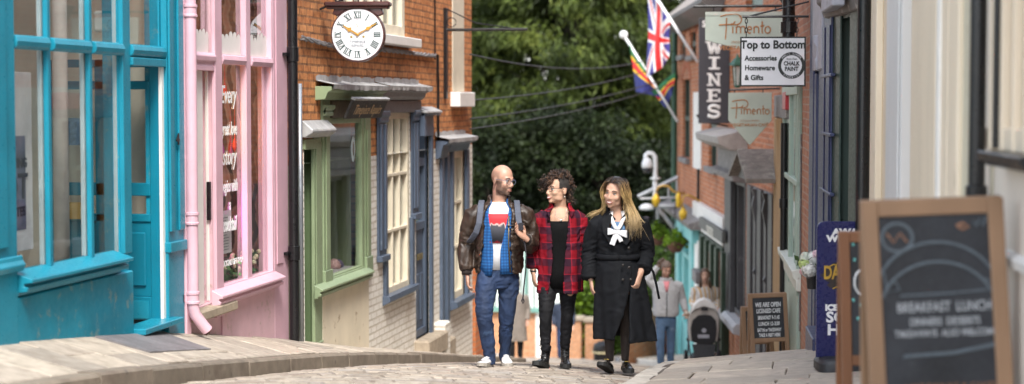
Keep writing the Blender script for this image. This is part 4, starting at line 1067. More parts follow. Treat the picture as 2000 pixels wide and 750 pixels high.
for k in range(n):
    q = 2 * math.pi * k / n
    vs += [(cx + ro * math.cos(q), -.018, cz + ro * math.sin(q)), (cx + ri * math.cos(q), -.018, cz + ri * math.sin(q)), (cx + ro * math.cos(q), -.014, cz + ro * math.sin(q)), (cx + ri * math.cos(q), -.014, cz + ri * math.sin(q))]
for k in range(n):
    j = (k + 1) % n; b_ = 4 * k; c_ = 4 * j
    b.f += [(b_, c_, c_ + 1, b_ + 1), (b_ + 2, b_, c_, c_ + 2)]
b.v = vs; bd = b.build('badge_ring', INK, r, local=True)
stext('CHALK', 11 * s, cx, cz + 3.5 * s, INK, r, -.018, .002, .85); stext('PAINT', 11 * s, cx, cz - 7 * s, INK, r, -.018, .002, .85)
stext('Annie Sloan', 5.5 * s, cx, cz + 12.5 * s, INK, r, -.018, 0, .8, shear=.3)
for k, (s_, q0, dq) in enumerate((('ANNIE SLOAN', 2.45, -.17), ('STOCKIST', 4.05, .19))):
    for i, ch in enumerate(s_):
        if ch == ' ': continue
        q = q0 + dq * i; rr = (ro + ri) / 2; up = q - math.pi / 2 if k == 0 else q + math.pi / 2
        text(ch, 5.2 * s, 'lettering', SIGNW, r, Matrix.Translation((cx + rr * math.cos(q), -.020, cz + rr * math.sin(q))) @ TF @ Matrix.Rotation(up, 4, 'Z'), .001, 0, local=True)
def bracket_sign(root, fc, px_d, dx0, dx1, z, hang, rad=.012, stay=None):
    """iron arm from the wall carrying the board on two chains, in the sign's frame"""
    b = MB(); b.tube([(dx0, 0, z), (dx1, 0, z)], rad, 8)
    if stay: b.tube([(dx0 + .05, 0, z), (dx1, 0, z + stay)], rad * .7, 6)
    b.build('bracket', BLACK, root, local=True)
    for x, z0, z1 in hang:
        b = MB(); k = 0; zz = z0
        while zz < z1 - .01:
            zz2 = min(zz + .045, z1)
            pts = [(x + .012 * math.cos(q) * (k % 2), .012 * math.cos(q) * ((k + 1) % 2), (zz + zz2) / 2 + (zz2 - zz) * .6 * math.sin(q)) for q in [i * math.pi / 4 for i in range(9)]]
            b.tube(pts, .005, 5); k += 1; zz = zz2
        b.build('chain', BLACK, root, local=True)
bracket_sign(r, F5, 0, -W_ + .02, 79 * s, H_ + 39 * s, [(-W_ + .06, H_, H_ + 39 * s), (46 * s, H_, H_ + 39 * s)], stay=.16)
b = MB(); b.box(73 * s, 79 * s, -.02, .02, H_ + 20 * s, H_ + 70 * s); b.build('wall_plate', BLACK, r, local=True)

PGREEN = mat('sign_sage', (.46, .53, .46), .5, var=.05)
COPPER = mat('sign_copper', (.42, .17, .05), .5)
def strokes(lines, w, y, name, m, root, ox, oz, sc):
    """hand drawn letters: polylines swept as flat ribbons"""
    b = MB()
    for ln in lines:
        b.tube([(ox + x * sc, y, oz + z * sc) for x, z in ln], w, 6, squash=1)
    return b.build(name, m, root, local=True)
def arc(cx, cy, rx, ry, q0, q1, n=12): return [(cx + rx * math.cos(q0 + (q1 - q0) * k / n), cy + ry * math.sin(q0 + (q1 - q0) * k / n)) for k in range(n + 1)]
PIM = [  # 'Pimento', flamboyant capital then small letters; unit = x-height
    [(-.55, 2.15), (.2, 2.35), (1.2, 2.42)] + arc(1.35, 1.75, .75, .67, 1.4, -1.7, 10) + [(.3, 1.12), (-.75, 1.05)],
    [(.22, 1.95), (.18, .6), (.10, -.75)],
    [(1.0, .85), (1.0, 0)], [(.78, 1.25), (.98, 1.12), (1.28, 1.5)],
    [(1.45, 0), (1.45, .85)] , arc(1.72, .6, .27, .28, 3.1, 0, 6) + [(1.99, 0)], arc(2.26, .6, .27, .28, 3.1, 0, 6) + [(2.53, 0)],
    [(2.82, .45), (3.36, .48)] + arc(3.09, .42, .28, .42, .2, 5.4, 10),
    [(3.66, 0), (3.66, .85)], arc(3.95, .58, .29, .28, 3.1, 0, 6) + [(4.24, 0)],
    [(4.66, 1.5), (4.66, .05), (4.82, 0)], [(4.42, .88), (4.95, .95)],
    arc(5.36, .42, .34, .42, 0, 6.3, 14)]
def pimento(label, px, py, d, fc, hw, hh, tip, ts, ty, txt2):
    s = d / FPX
    r = sign_root('hanging_sign', label, px, py, d, fc)
    hw, hh, tip = hw * s, hh * s, tip * s
    poly_plate([(-hw, 0), (-hw, -hh), (0, -tip), (hw, -hh), (hw, 0)], -.015, .015, 'board', PGREEN, r, .004)
    u = ts * s
    strokes(PIM, u * .085, -.018, 'lettering', COPPER, r, -2.45 * u, ty * s, u)
    stext("LINCOLN'S ORIGINAL", 5.2 * s * txt2, 0, ty * s - 14 * s * txt2, COPPER, r, -.018, 0, .8)
    stext('VEGETARIAN CAFÉ', 9.5 * s * txt2, 0, ty * s - 23 * s * txt2, COPPER, r, -.018, .001, .95)
    return r, s
r, s = pimento('larger pale green pointed cafe sign, half hidden behind the white shop sign', 1454, 24, 20.8, F6, 76, 54, 74, 15.5, -41, 1.25)
b = MB(); b.tube([(-100 * s, 0, 12 * s), (95 * s, 0, 12 * s)], .016, 8); b.tube([(-60 * s, 0, 0), (-60 * s, 0, 12 * s)], .008, 6); b.tube([(60 * s, 0, 0), (60 * s, 0, 12 * s)], .008, 6); b.build('bracket', BLACK, r, local=True)
b = MB(); b.add([(66 * s, -.03, 26 * s), (100 * s, -.03, -22 * s), (100 * s, -.03, 30 * s), (66 * s, .03, 26 * s), (100 * s, .03, -22 * s), (100 * s, .03, 30 * s)], [(0, 1, 2), (5, 4, 3), (0, 3, 4, 1), (1, 4, 5, 2), (2, 5, 3, 0)]); b.build('gusset', BLACK, r, local=True)
b = MB(); b.box(-76 * s, 76 * s, -.022, .022, -6 * s, 1 * s); b.build('top_rail', mat('sign_sage_light', (.50, .55, .48), .5), r, local=True)
r, s = pimento('smaller pale green pointed cafe sign hanging below the white shop sign', 1465, 181, 23, F6, 42, 54, 103, 11.5, -42, .92)
b = MB(); b.tube([(-40 * s, 0, 5 * s), (78 * s, 0, 9 * s)], .012, 8); b.tube([(-30 * s, 0, 0), (-30 * s, 0, 5 * s)], .008, 6); b.tube([(25 * s, 0, 0), (25 * s, 0, 7 * s)], .008, 6); b.build('bracket', BLACK, r, local=True)
# tall WINES sign
s = 31 / FPX
r = sign_root('hanging_sign', 'tall dark grey sign with stacked white slab letters spelling wines', 1395, 241, 31, F7)
SG = mat('sign_slate', (.045, .045, .054), .5, var=.08)
poly_plate([(-31 * s, 0), (29 * s, 0), (29 * s, 205 * s), (-31 * s, 205 * s)], -.03, .03, 'board', SG, r, .006)
LW = mat('letter_white', (.78, .78, .76), .5)
def slab_letter(ch, cx, z0, w, h, root):
    b = MB(); t = w * .24; sf = h * .13
    def bar(x0, z0_, x1, z1_, wd):
        b.prism([(x0 - wd / 2, z0_), (x0 + wd / 2, z0_), (x1 + wd / 2, z1_), (x1 - wd / 2, z1_)], 'y', -.045, -.031)
    def rect(x0, x1, za, zb, y=-.046): b.box(x0, x1, y, -.031, za, zb)
    X = lambda u: cx + (u - .5) * w; Z = lambda v: z0 + v * h
    if ch == 'W':
        for q in ((.14, 1, .33, 0), (.5, .95, .33, 0), (.5, .95, .67, 0), (.86, 1, .67, 0)): bar(X(q[0]), Z(q[1]), X(q[2]), Z(q[3]), t * .75)
        rect(X(-.02), X(.30), Z(.87), Z(1)); rect(X(.70), X(1.02), Z(.87), Z(1)); rect(X(.38), X(.62), Z(.87), Z(.99))
    if ch == 'I':
        rect(X(.36), X(.64), Z(0), Z(1)); rect(X(.12), X(.88), Z(0), Z(.15), -.047); rect(X(.12), X(.88), Z(.85), Z(1), -.047)
    if ch == 'N':
        rect(X(.12), X(.30), Z(0), Z(1)); rect(X(.72), X(.88), Z(0), Z(1)); bar(X(.16), Z(1), X(.84), Z(0), t)
        rect(X(0), X(.42), Z(0), Z(.14), -.047); rect(X(0), X(.24), Z(.86), Z(1), -.047); rect(X(.58), X(1), Z(.86), Z(1), -.047)
    if ch == 'E':
        rect(X(.12), X(.38), Z(0), Z(1)); rect(X(0), X(.92), Z(0), Z(.15), -.047); rect(X(0), X(.90), Z(.85), Z(1), -.047); rect(X(.3), X(.68), Z(.44), Z(.57), -.048)
        rect(X(.80), X(.94), Z(0), Z(.30), -.049); rect(X(.78), X(.92), Z(.70), Z(1), -.049); rect(X(.60), X(.70), Z(.36), Z(.65), -.049)
    if ch == 'S':
        pts = arc(.5, .73, .33, .22, .25, 4.4, 12) + arc(.5, .27, .35, .22, 1.3, -2.9, 12)
        b.tube([(X(u), -.038, Z(v)) for u, v in pts], t * .5, 8); rect(X(.78), X(.92), Z(.68), Z(.98)); rect(X(.06), X(.2), Z(.02), Z(.32))
    return b.build('letter', LW, root, local=True)
for ch, y in (('W', 106), ('I', 136), ('N', 168), ('E', 199), ('S', 230)):
    slab_letter(ch, -1 * s, (241 - y) * s, (34 if ch == 'W' else 28) * s, 25 * s, r)
stext('SPIRITS', 18 * s, -25 * s, 193 * s, LW, r, -.034, .004, .9, 'LEFT')
b = MB(); b.tube([(29 * s, 0, 150 * s), (60 * s, 0, 150 * s)], .02, 8); b.build('bracket', BLACK, r, local=True); b = MB(); b.tube([(-34 * s, 0, 17 * s), (-26 * s, 0, 5 * s), (40 * s, .3, -8 * s)], .018, 8); b.build('bracket', BLACK, r, local=True)
# green wall lantern between the signs
r = sign_root('wall_lantern', 'dark green wall lantern seen between the dark grey sign and the white sign', 1440, 178, 27, F7); r['category'] = 'lamp'
s = 27 / FPX
b = MB(); b.lathe([(.01, 72 * s), (4 * s, 66 * s), (15 * s, 54 * s), (16 * s, 50 * s), (11 * s, 50 * s), (10 * s, 48 * s)], n=6); b.build('hood', mat('lamp_green', (.015, .09, .05), .4), r, local=True)
b = MB()
for k in range(6):
    q = k * math.pi / 3; b.tube([(10 * s * math.cos(q), 10 * s * math.sin(q), 48 * s), (6 * s * math.cos(q), 6 * s * math.sin(q), 10 * s)], .008, 5)
b.lathe([(.01, 6 * s), (6.5 * s, 8 * s), (6.5 * s, 11 * s), (.01, 12 * s)], n=6); b.build('cage', mat('lamp_green', (.015, .09, .05), .4), r, local=True)
b = MB(); b.lathe([(5.2 * s, 12 * s), (9 * s, 47 * s)], n=6); b.build('pane', mat('lamp_glass', (.55, .58, .55), .3), r, local=True)
b = MB(); b.tube([(0, 0, 60 * s), (20 * s, 0, 74 * s), (50 * s, 0, 74 * s)], .015, 6); b.build('bracket', BLACK, r, local=True)
# ---------------------------------------------------------------- projecting clock on the left wall
s = 17.4 / FPX
P = at(700, 68, 17.4)
r = thing('clock_sign', 'round white clock sign with dark timber surround hanging from the brick wall', 'clock', P, YAW * .55)
WOOD = mat('dark_mahogany', (.055, .014, .012), .35, var=.35, scale=5, streak=True, coat=.3, obj=True)
Mc = Matrix.Rotation(R_(90), 3, 'X')
b = MB(); b.lathe([(46 * s, -.05), (52.5 * s, -.05), (53.5 * s, -.03), (53.5 * s, .03), (52.5 * s, .05), (46 * s, .05)], n=48, M=Mc); b.build('surround', WOOD, r, local=True)
b = MB(); b.lathe([(.001, .045), (50 * s, .045), (50 * s, .052), (.001, .052)], n=48, M=Mc); b.v = [(x, y, z) for x, y, z in b.v]; b.build('dial', mat('dial_white', (.74, .75, .78), .3, var=.02, spec=.5), r, local=True)
pr = [(-50, 40), (-46, 52), (-63, 54), (-64, 63), (63, 63), (62, 54), (46, 52), (50, 40), (40, 36), (20, 50), (0, 53), (-20, 50), (-40, 36)]
b = MB(); b.prism([(x * s, z * s) for x, z in pr], 'y', -.046, .046); b.build('headboard', WOOD, r, local=True, bevel=.006)
b = MB(); b.box(-65 * s, 64 * s, -.085, .085, 55 * s, 64 * s); b.box(-62 * s, 61 * s, -.07, .07, 50 * s, 55 * s); b.build('cornice', WOOD, r, local=True, bevel=.012)
NUM = mat('numeral_green', (.015, .06, .05), .4)
def numeral(sn, q):
    """roman numeral, feet towards the centre"""
    wds = {'I': 3.4, 'V': 9.0, 'X': 9.0}
    tot = sum(wds[c] for c in sn); x = -tot / 2; b = MB(); hgt = 13.0; R0 = 32
    def bar(x0, z0, x1, z1, w):
        b.prism([(x0 - w / 2, z0), (x0 + w / 2, z0), (x1 + w / 2, z1), (x1 - w / 2, z1)], 'y', -.056, -.0525)
    for c in sn:
        w = wds[c]; m_ = x + w / 2
        if c == 'I': bar(m_, 0, m_, hgt, 1.7)
        if c == 'V': bar(x + 1.6, hgt, m_, 0, 2.1); bar(x + w - 1.6, hgt, m_, 0, 1.1)
        if c == 'X': bar(x + 1.4, hgt, x + w - 1.4, 0, 2.1); bar(x + w - 1.4, hgt, x + 1.4, 0, 1.1)
        x += w
    bar(0, 0, 0, .9, tot); bar(0, hgt - .9, 0, hgt, tot)
    M = Matrix.Rotation(q, 3, 'Y')
    b.v = [tuple(M @ Vector((px * s, y, (R0 + z) * s))) for px, y, z in b.v]
    b.build('numeral', NUM, r, local=True)
for k, sn in enumerate(('XII', 'I', 'II', 'III', 'IIII', 'V', 'VI', 'VII', 'VIII', 'IX', 'X', 'XI')): numeral(sn, k * math.pi / 6)
GOLD = mat('gilt_hand', (.62, .33, .06), .35, metal=.5)
def hand(q, L, w):
    b = MB(); M = Matrix.Rotation(q, 3, 'Y')
    poly = [(-w * .5, -3), (w * .5, -3), (w * .45, L * .45), (w * 1.6, L * .55), (w * .6, L * .68), (w * .3, L), (-w * .3, L), (-w * .6, L * .68), (-w * 1.6, L * .55), (-w * .45, L * .45)]
    b.prism([(x * s, z * s) for x, z in poly], 'y', -.066, -.060); b.v = [tuple(M @ Vector(p)) for p in b.v]; b.build('hand', GOLD, r, local=True)
hand(R_(-58), 33, 3.2); hand(R_(60), 43, 2.4)
b = MB(); b.lathe([(.001, .06), (2.6 * s, .06), (2.6 * s, .07), (.001, .072)], n=14, M=Mc); b.build('boss', GOLD, r, local=True)
b = MB()
pts = [(12.5 * s * math.cos(q), -.054, 17 * s + 12.5 * s * math.sin(q)) for q in [k * math.pi / 12 for k in range(25)]]
b.tube(pts, .0016, 4); b.build('seconds_ring', mat('dial_grey', (.35, .36, .38), .5), r, local=True)
b = MB(); b.tube([(2 * s, -.056, 13 * s), (-2 * s, -.056, 22 * s)], .002, 4); b.build('second_hand', GOLD, r, local=True)
for x in (-12, 12):
    b = MB(); b.lathe([(.001, .053), (2.4 * s, .053), (2.4 * s, .055), (.001, .056)], (x * s, 0, -4 * s), 12, Mc); b.build('winding_hole', mat('brass', (.55, .40, .14), .3, metal=.9), r, local=True)
DG = mat('dial_letters', (.25, .28, .31), .5)
stext('TIMEPIECE', 7.2 * s, 0, -14 * s, DG, r, -.055, 0, .95); stext('REPAIRS', 7.2 * s, 0, -21.5 * s, DG, r, -.055, 0, .95)
# iron arm from the wall
b = MB()
wx = (Vector((XW + .02, P.y + .1, 0)) - Vector((P.x, P.y, 0))).length
b.tube([(-wx, 0, 72 * s), (70 * s, 0, 72 * s)], .014, 8)
for x in (-45, 0, 45): b.tube([(x * s, 0, 64 * s), (x * s, 0, 72 * s)], .01, 6)
b.tube([(-wx, 0, 50 * s), (-wx + .25, 0, 70 * s)], .012, 6)
b.build('bracket', BLACK, r, local=True)
# ================================================================ TREES AND THE FAR END OF THE STREET
def leaf_mat(name, cols, sc=1.2):
    m, t, b, out = nt(name)
    n = noise_tex(t, pos(t), sc, 4, .6)
    g = t.nodes.new('ShaderNodeNewGeometry')
    c = ramp(t, n, [(.28 + .44 * i / (len(cols) - 1), k) for i, k in enumerate(cols)])
    c = mixc(t, 1.0, c, ramp(t, g.outputs['Random Per Island'], [(0, (.6, .6, .6)), (1, (1.4, 1.4, 1.35))]), 'MULTIPLY')
    t.links.new(c, b.inputs['Base Color']); b.inputs['Roughness'].default_value = .6
    b.inputs['Specular IOR Level'].default_value = .25
    tr = t.nodes.new('ShaderNodeBsdfTranslucent'); t.links.new(c, tr.inputs[0])
    mx = t.nodes.new('ShaderNodeMixShader'); mx.inputs[0].default_value = .25
    t.links.new(b.outputs[0], mx.inputs[1]); t.links.new(tr.outputs[0], mx.inputs[2]); t.links.new(mx.outputs[0], out.inputs[0])
    return m
BARK = mat('bark', (.035, .026, .02), .9, var=.3, scale=4, bmp=.6, bsc=12)
def sprays(rng, centres, dirs, n_per, spread, length, width, droop):
    """many small leaf sprays (one narrow 4-point blade each) scattered about points, drooping"""
    c = np.repeat(centres, n_per, axis=0); d = np.repeat(dirs, n_per, axis=0); n = len(c)
    p = c + rng.normal(0, 1, (n, 3)) * np.array(spread)
    t = d * rng.uniform(.3, 1.0, (n, 1)) + rng.normal(0, .45, (n, 3)); t[:, 2] -= droop * rng.uniform(.2, 1.3, n)
    t /= np.linalg.norm(t, axis=1)[:, None] + 1e-9
    s = np.cross(t, rng.normal(0, 1, (n, 3))); s /= np.linalg.norm(s, axis=1)[:, None] + 1e-9
    L = length * rng.uniform(.5, 1.3, (n, 1)); Wd = width * rng.uniform(.6, 1.3, (n, 1))
    mid = p + t * L * .45
    V = np.stack([p, mid + s * Wd, p + t * L, mid - s * Wd], axis=1).reshape(-1, 3)
    Fc = np.arange(n * 4).reshape(-1, 4)
    return V, Fc
def tree(label, base, height, radius, m, seed, limbs=70, n_per=55, per_limb=7, droop=1.1, zlow=.05, kind='conifer_tree', cat='tree', group=None, blade=(.34, .036), trunk_r=.28, shape=1.0):
    rng = np.random.default_rng(seed); rnd = random.Random(seed)
    base = Vector(base)
    root = thing(kind, label, cat, base, 0, group)
    b = MB(); k = 7; pts = []
    lean = Vector((rnd.uniform(-.04, .04), rnd.uniform(-.04, .04), 0)) * height
    for i in range(k): pts.append(base + lean * (i / (k - 1)) ** 2 + Vector((rnd.uniform(-.05, .05), rnd.uniform(-.05, .05), height * .92 * i / (k - 1))))
    b.tube(pts, [trunk_r * (1 - .9 * i / (k - 1)) + .02 for i in range(k)], 10)
    cs, ds = [], []
    for i in range(limbs):
        u = zlow + (1 - zlow) * ((i + rnd.random()) / limbs); q = rnd.uniform(0, 2 * math.pi)
        z = base.z + height * u
        prof = (math.sin(math.pi * min(1, (u * .85 + .12))) ** .7) * shape + (1 - shape) * (1 - u)
        r = radius * prof * rnd.uniform(.65, 1.12)
        o = base + lean * u * u; o.z = z - r * .12
        tip = Vector((o.x + r * math.cos(q), o.y + r * math.sin(q), z + r * rnd.uniform(.05, .32)))
        mid = (o + tip) / 2 + Vector((0, 0, r * .1))
        b.tube([o, mid, tip], [.05 + .012 * r, .03, .008], 5, cap=False)
        for j in range(per_limb):
            w = .35 + .65 * (j + rnd.random()) / per_limb
            p = mid.lerp(tip, (w - .5) * 2) if w > .5 else o.lerp(mid, w * 2)
            cs.append((p.x + rnd.gauss(0, .25), p.y + rnd.gauss(0, .25), p.z + rnd.gauss(0, .15))); dd = (tip - o).normalized(); ds.append(tuple(dd))
    b.build('trunk', BARK, root, smooth=True)
    V, Fc = sprays(rng, np.array(cs), np.array(ds), n_per, (.30, .30, .20), blade[0], blade[1], droop)
    me = bpy.data.meshes.new('crown'); V = V - np.array(base)
    me.vertices.add(len(V)); me.vertices.foreach_set('co', V.ravel()); me.loops.add(Fc.size); me.loops.foreach_set('vertex_index', Fc.ravel().astype(np.int32))
    me.polygons.add(len(Fc)); me.polygons.foreach_set('loop_start', np.arange(0, Fc.size, 4, dtype=np.int32)); me.polygons.foreach_set('loop_total', np.full(len(Fc), 4, dtype=np.int32))
    me.update(calc_edges=True); me.materials.append(m)
    o = bpy.data.objects.new('crown', me); C.objects.link(o); o.parent = root
    return root
YEW = leaf_mat('yew_leaf', [(.006, .011, .003), (.026, .040, .008), (.072, .098, .018), (.16, .185, .035)], .62)
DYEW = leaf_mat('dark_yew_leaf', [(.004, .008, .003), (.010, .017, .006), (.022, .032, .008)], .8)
SHADE_LEAF = leaf_mat('holly_leaf', [(.004, .008, .003), (.012, .020, .006), (.028, .042, .010)], .6)  # near-black leaves: the shade of the low foliage put into their colour
LIME = leaf_mat('lime_leaf', [(.06, .12, .012), (.14, .24, .02), (.20, .30, .03)], 1.5)
HEDGE = leaf_mat('hedge_leaf', [(.03, .06, .012), (.06, .11, .02), (.10, .15, .03)], 1.5)
def gpos(px, d):
    """ground point under a photo column at depth d"""
    p = at(px, 400, d); y = p.y
    return Vector((p.x, p.y, zroad(min(y, 75)) - .1))
GT = 'large yew trees beyond the street'
tree('large yew with light yellow green plumes, the broadest tree behind the three walkers', gpos(1130, 56), 15.5, 4.6, YEW, 3, 130, 85, 8, trunk_r=.45, group=GT)
tree('tall dark yew just right of the orange brick house corner', gpos(960, 60), 16.5, 4.6, YEW, 5, 120, 80, 8, trunk_r=.4, group=GT)
tree('dark yew behind the flags beside the far brick house', gpos(1300, 58), 16.0, 3.9, YEW, 8, 110, 80, 8, trunk_r=.4, group=GT)
tree('darkest yew standing furthest back between the other yews', gpos(1050, 68), 17.5, 5.2, DYEW, 11, 85, 38, 7, trunk_r=.4, group=GT)
tree('dark yew far back right, seen over the flag poles', gpos(1225, 70), 16.5, 5.2, DYEW, 12, 85, 38, 7, trunk_r=.4, group=GT)
tree('bushy dark yew far left, mostly behind the brick house', gpos(850, 72), 17.0, 5.0, DYEW, 14, 60, 45, 7, trunk_r=.4, group=GT)
tree('small bright lime green bush behind the legs of the walkers', gpos(1145, 48), 2.1, .75, LIME, 21, 22, 40, 4, droop=.2, zlow=.1, kind='bush', cat='bush', blade=(.16, .05), trunk_r=.04)
tree('mid green shrub above the brick retaining wall by the turquoise shop', gpos(1265, 47), 3.0, .9, HEDGE, 22, 34, 40, 5, droop=.2, zlow=.1, kind='bush', cat='bush', blade=(.18, .05), trunk_r=.06)
tree('low dark shrub far behind the curly haired walker', gpos(1060, 57), 4.0, 2.2, HEDGE, 23, 30, 40, 5, droop=.3, zlow=.1, kind='bush', cat='bush', blade=(.2, .06), trunk_r=.06)
for px, dd, hh, rr_, sd in ((955, 51, 6.6, 2.3, 41), (1065, 52, 7.2, 2.6, 42), (1180, 51, 7.0, 2.5, 43), (1275, 53, 6.2, 2.0, 44)):  # trees added to darken the shaded band low in front of the yews
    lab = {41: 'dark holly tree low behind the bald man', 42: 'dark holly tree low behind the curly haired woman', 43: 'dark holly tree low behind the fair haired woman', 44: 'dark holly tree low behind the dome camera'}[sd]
    tree(lab, gpos(px, dd), hh, rr_, SHADE_LEAF, sd, 60, 75, 6, droop=.5, zlow=.04, kind='holly_tree', trunk_r=.12, group='dark holly trees below the yews', blade=(.16, .05))
# pale blossom bush
b = MB(); rr = random.Random(4)
root = thing('blossom_bush', 'bush with pale lilac blossom showing between the walkers heads', 'bush', gpos(1160, 52))
o = gpos(1160, 52)
for k in range(230):
    c = o + Vector((rr.gauss(0, 1.5), rr.gauss(0, .6), 3.3 + rr.gauss(0, .8))); q = Vector((rr.gauss(0, 1), rr.gauss(0, 1), rr.gauss(0, 1))).normalized(); s = rr.uniform(.05, .11)
    x = q.orthogonal().normalized() * s; y = q.cross(x); b.add([c - x, c + y, c + x, c - y], [(0, 1, 2, 3)])
b.build('crown', mat('lilac_petal', (.48, .40, .50), .7, var=.3, scale=3), root)
b = MB()
for k in range(7): b.tube([o, o + Vector((rr.gauss(0, .5), rr.gauss(0, .3), 2)), o + Vector((rr.gauss(0, 1.3), rr.gauss(0, .5), 3.8))], [.06, .04, .015], 6)
b.build('trunk', BARK, root)

FARB = brick('far_brick', (.45, .20, .09), (.58, .30, .16), (.42, .34, .26), 'x', soot_amt=.05, blotch=.4)
# building with corrugated white cladding on a brick base
def gz(p): return zroad(min(p.y, 75)) - .1
d = 46; p0, p1 = at(1000, 400, d), at(1095, 400, d)
hb = thing('outbuilding', 'low brick outbuilding clad above in white and green corrugated sheets', 'building', (p0.x, p0.y, gz(p0)))
zc = at(1040, 602, d).z; ztop = at(1040, 470, d).z
b = MB(); b.box(p0.x - 1.5, p1.x, p0.y, p0.y + 4, gz(p0) - .6, zc); b.build('wall', FARB, hb)
b = MB(); n = 16
for k in range(n):
    x0 = p0.x - 1.5 + (p1.x - p0.x + 1.55) * k / n; x1 = p0.x - 1.5 + (p1.x - p0.x + 1.55) * (k + 1) / n
    b.box(x0 + .02, x1 - .02, p0.y - .08 - .03 * (k % 2), p0.y + 3.9, zc + .06 * math.sin(k), ztop)
b.build('cladding', mat('corrugated_white', (.62, .70, .67), .5, var=.12, scale=2, streak=True), hb)
b = MB(); b.box(p0.x - 1.6, p1.x + .1, p0.y - .16, p0.y - .09, zc - .10, zc + .02)
for k in (2, 5, 8, 11, 14): x = p0.x - 1.5 + (p1.x - p0.x + 1.5) * k / n; b.box(x - .03, x + .03, p0.y - .17, p0.y - .10, zc + .03, ztop)
b.build('trim', mat('green_trim', (.16, .33, .28), .5), hb)
b = MB(); b.box(p1.x - .62, p1.x - .42, p0.y - .05, p0.y, gz(p0) - .2, zc - .02); b.build('downpipe', WHITE, hb)
# brick gate pillars
for px, w, yt, dd, lab in ((1122, 26, 628, 44, 'brick gate pillar nearest the white clad outbuilding'), (1160, 34, 632, 44, 'brick gate pillar with a pale stone cap right of the lime green bush')):
    p = at(px, 400, dd); s = dd / FPX; z1 = at(px, yt, dd).z
    r = thing('gate_pillar', lab, 'pillar', (p.x, p.y, gz(p)))
    b = MB(); b.box(p.x - w * s / 2, p.x + w * s / 2, p.y, p.y + w * s, gz(p) - .4, z1); b.build('shaft', FARB, r)
    b = MB(); b.box(p.x - w * s / 2 - .06, p.x + w * s / 2 + .06, p.y - .06, p.y + w * s + .06, z1 + .002, z1 + .10); b.build('cap', STONE, r, bevel=.02)
# retaining wall with coping, right
p0, p1 = at(1228, 400, 38), at(1326, 400, 43)
b = MB(); z1 = at(1270, 615, 40).z
b.prism([(p0.x, p0.y), (p1.x, p1.y), (p1.x + .1, p1.y + .5), (p0.x - .1, p0.y + .5)], 'z', -9, z1)
r = thing('brick_wall', 'red brick retaining wall behind the man in the grey hooded top', 'wall', ((p0.x + p1.x) / 2, p0.y, gz(p0)))
b.build('wall', brick('retaining_brick', (.40, .14, .06), (.52, .22, .10), (.30, .22, .16), 'x', blotch=.3), r)
b = MB(); b.prism([(p0.x - .05, p0.y - .06), (p1.x + .05, p1.y - .06), (p1.x + .1, p1.y + .55), (p0.x - .1, p0.y + .55)], 'z', z1 + .002, z1 + .08); b.build('coping', STONE, r, bevel=.02)
# litter bin
p = gpos(1178, 40); s = 40 / FPX
r = thing('litter_bin', 'black domed litter bin on a grey post beyond the long coated walker', 'bin', p)
z = at(1178, 700, 40).z
b = MB(); b.lathe([(.20, p.z - .1), (.22, z + .1), (.24, z + .16), (.21, z + .30), (.10, z + .36), (.001, z + .38)], (p.x, p.y, 0), 16); b.build('body', BLACK, r, smooth=True, auto=40)
b = MB(); b.lathe([(.245, z + .10), (.255, z + .11), (.255, z + .14), (.245, z + .15)], (p.x, p.y, 0), 16); b.build('rim', mat('bin_gold', (.4, .35, .2), .5), r)
b = MB(); b.tube([(p.x + .35, p.y, p.z - .1), (p.x + .35, p.y, z + .0)], .06, 10); b.build('post', ZINC, r)
# house far behind the yews, glimpsed low down
p = gpos(1010, 85)
fh = thing('far_house', 'distant red brick house glimpsed through the trees above the outbuilding', 'house', p)
b = MB(); b.box(p.x - 5, p.x + 6, p.y, p.y + 6, p.z - 5, p.z + 5.2); b.build('wall', FARB, fh)
b = MB(); b.prism([(p.y - .3, p.z + 5.2), (p.y + 6.3, p.z + 5.2), (p.y + 3, p.z + 8)], 'x', p.x - 5.2, p.x + 6.2); b.build('roof', mat('tile_red', (.25, .10, .06), .8, var=.3), fh)
for k in range(4):
    b = MB(); b.box(p.x - 4 + k * 2.5, p.x - 2.8 + k * 2.5, p.y - .03, p.y + .1, p.z + 2.2, p.z + 3.8); w = b.build('window', WHITE, fh)
    b = MB(); b.box(p.x - 3.9 + k * 2.5, p.x - 2.9 + k * 2.5, p.y - .05, p.y - .031, p.z + 2.3, p.z + 3.7); b.build('pane', mat('dark_glass', (.02, .03, .03), .08), w)

# ---------------------------------------------------------------- overhead cables
CAB = mat('cable_black', (.03, .03, .03), .6)
def cable(px0, py0, d0, px1, py1, d1, sag, label):
    a, e = at(px0, py0, d0), at(px1, py1, d1); b = MB()
    b.tube([a.lerp(e, k / 20) - Vector((0, 0, sag * 4 * (k / 20) * (1 - k / 20))) for k in range(21)], .011, 5)
    b.build('overhead_cable', CAB, tagd=(label, 'cable', 'overhead cables across the street'))
cable(918, 106, 24.6, 1322, 96, 41, .32, 'topmost overhead cable, sagging from the brick house across the yew')
cable(918, 196, 24.6, 1322, 118, 41, .15, 'second overhead cable from the top, rising towards the flags')
cable(918, 232, 24.6, 1322, 146, 41, .12, 'third overhead cable from the top, crossing behind the flags')
cable(918, 252, 24.6, 1322, 158, 41, .12, 'lowest overhead cable, from the painted house to the far drainpipe')

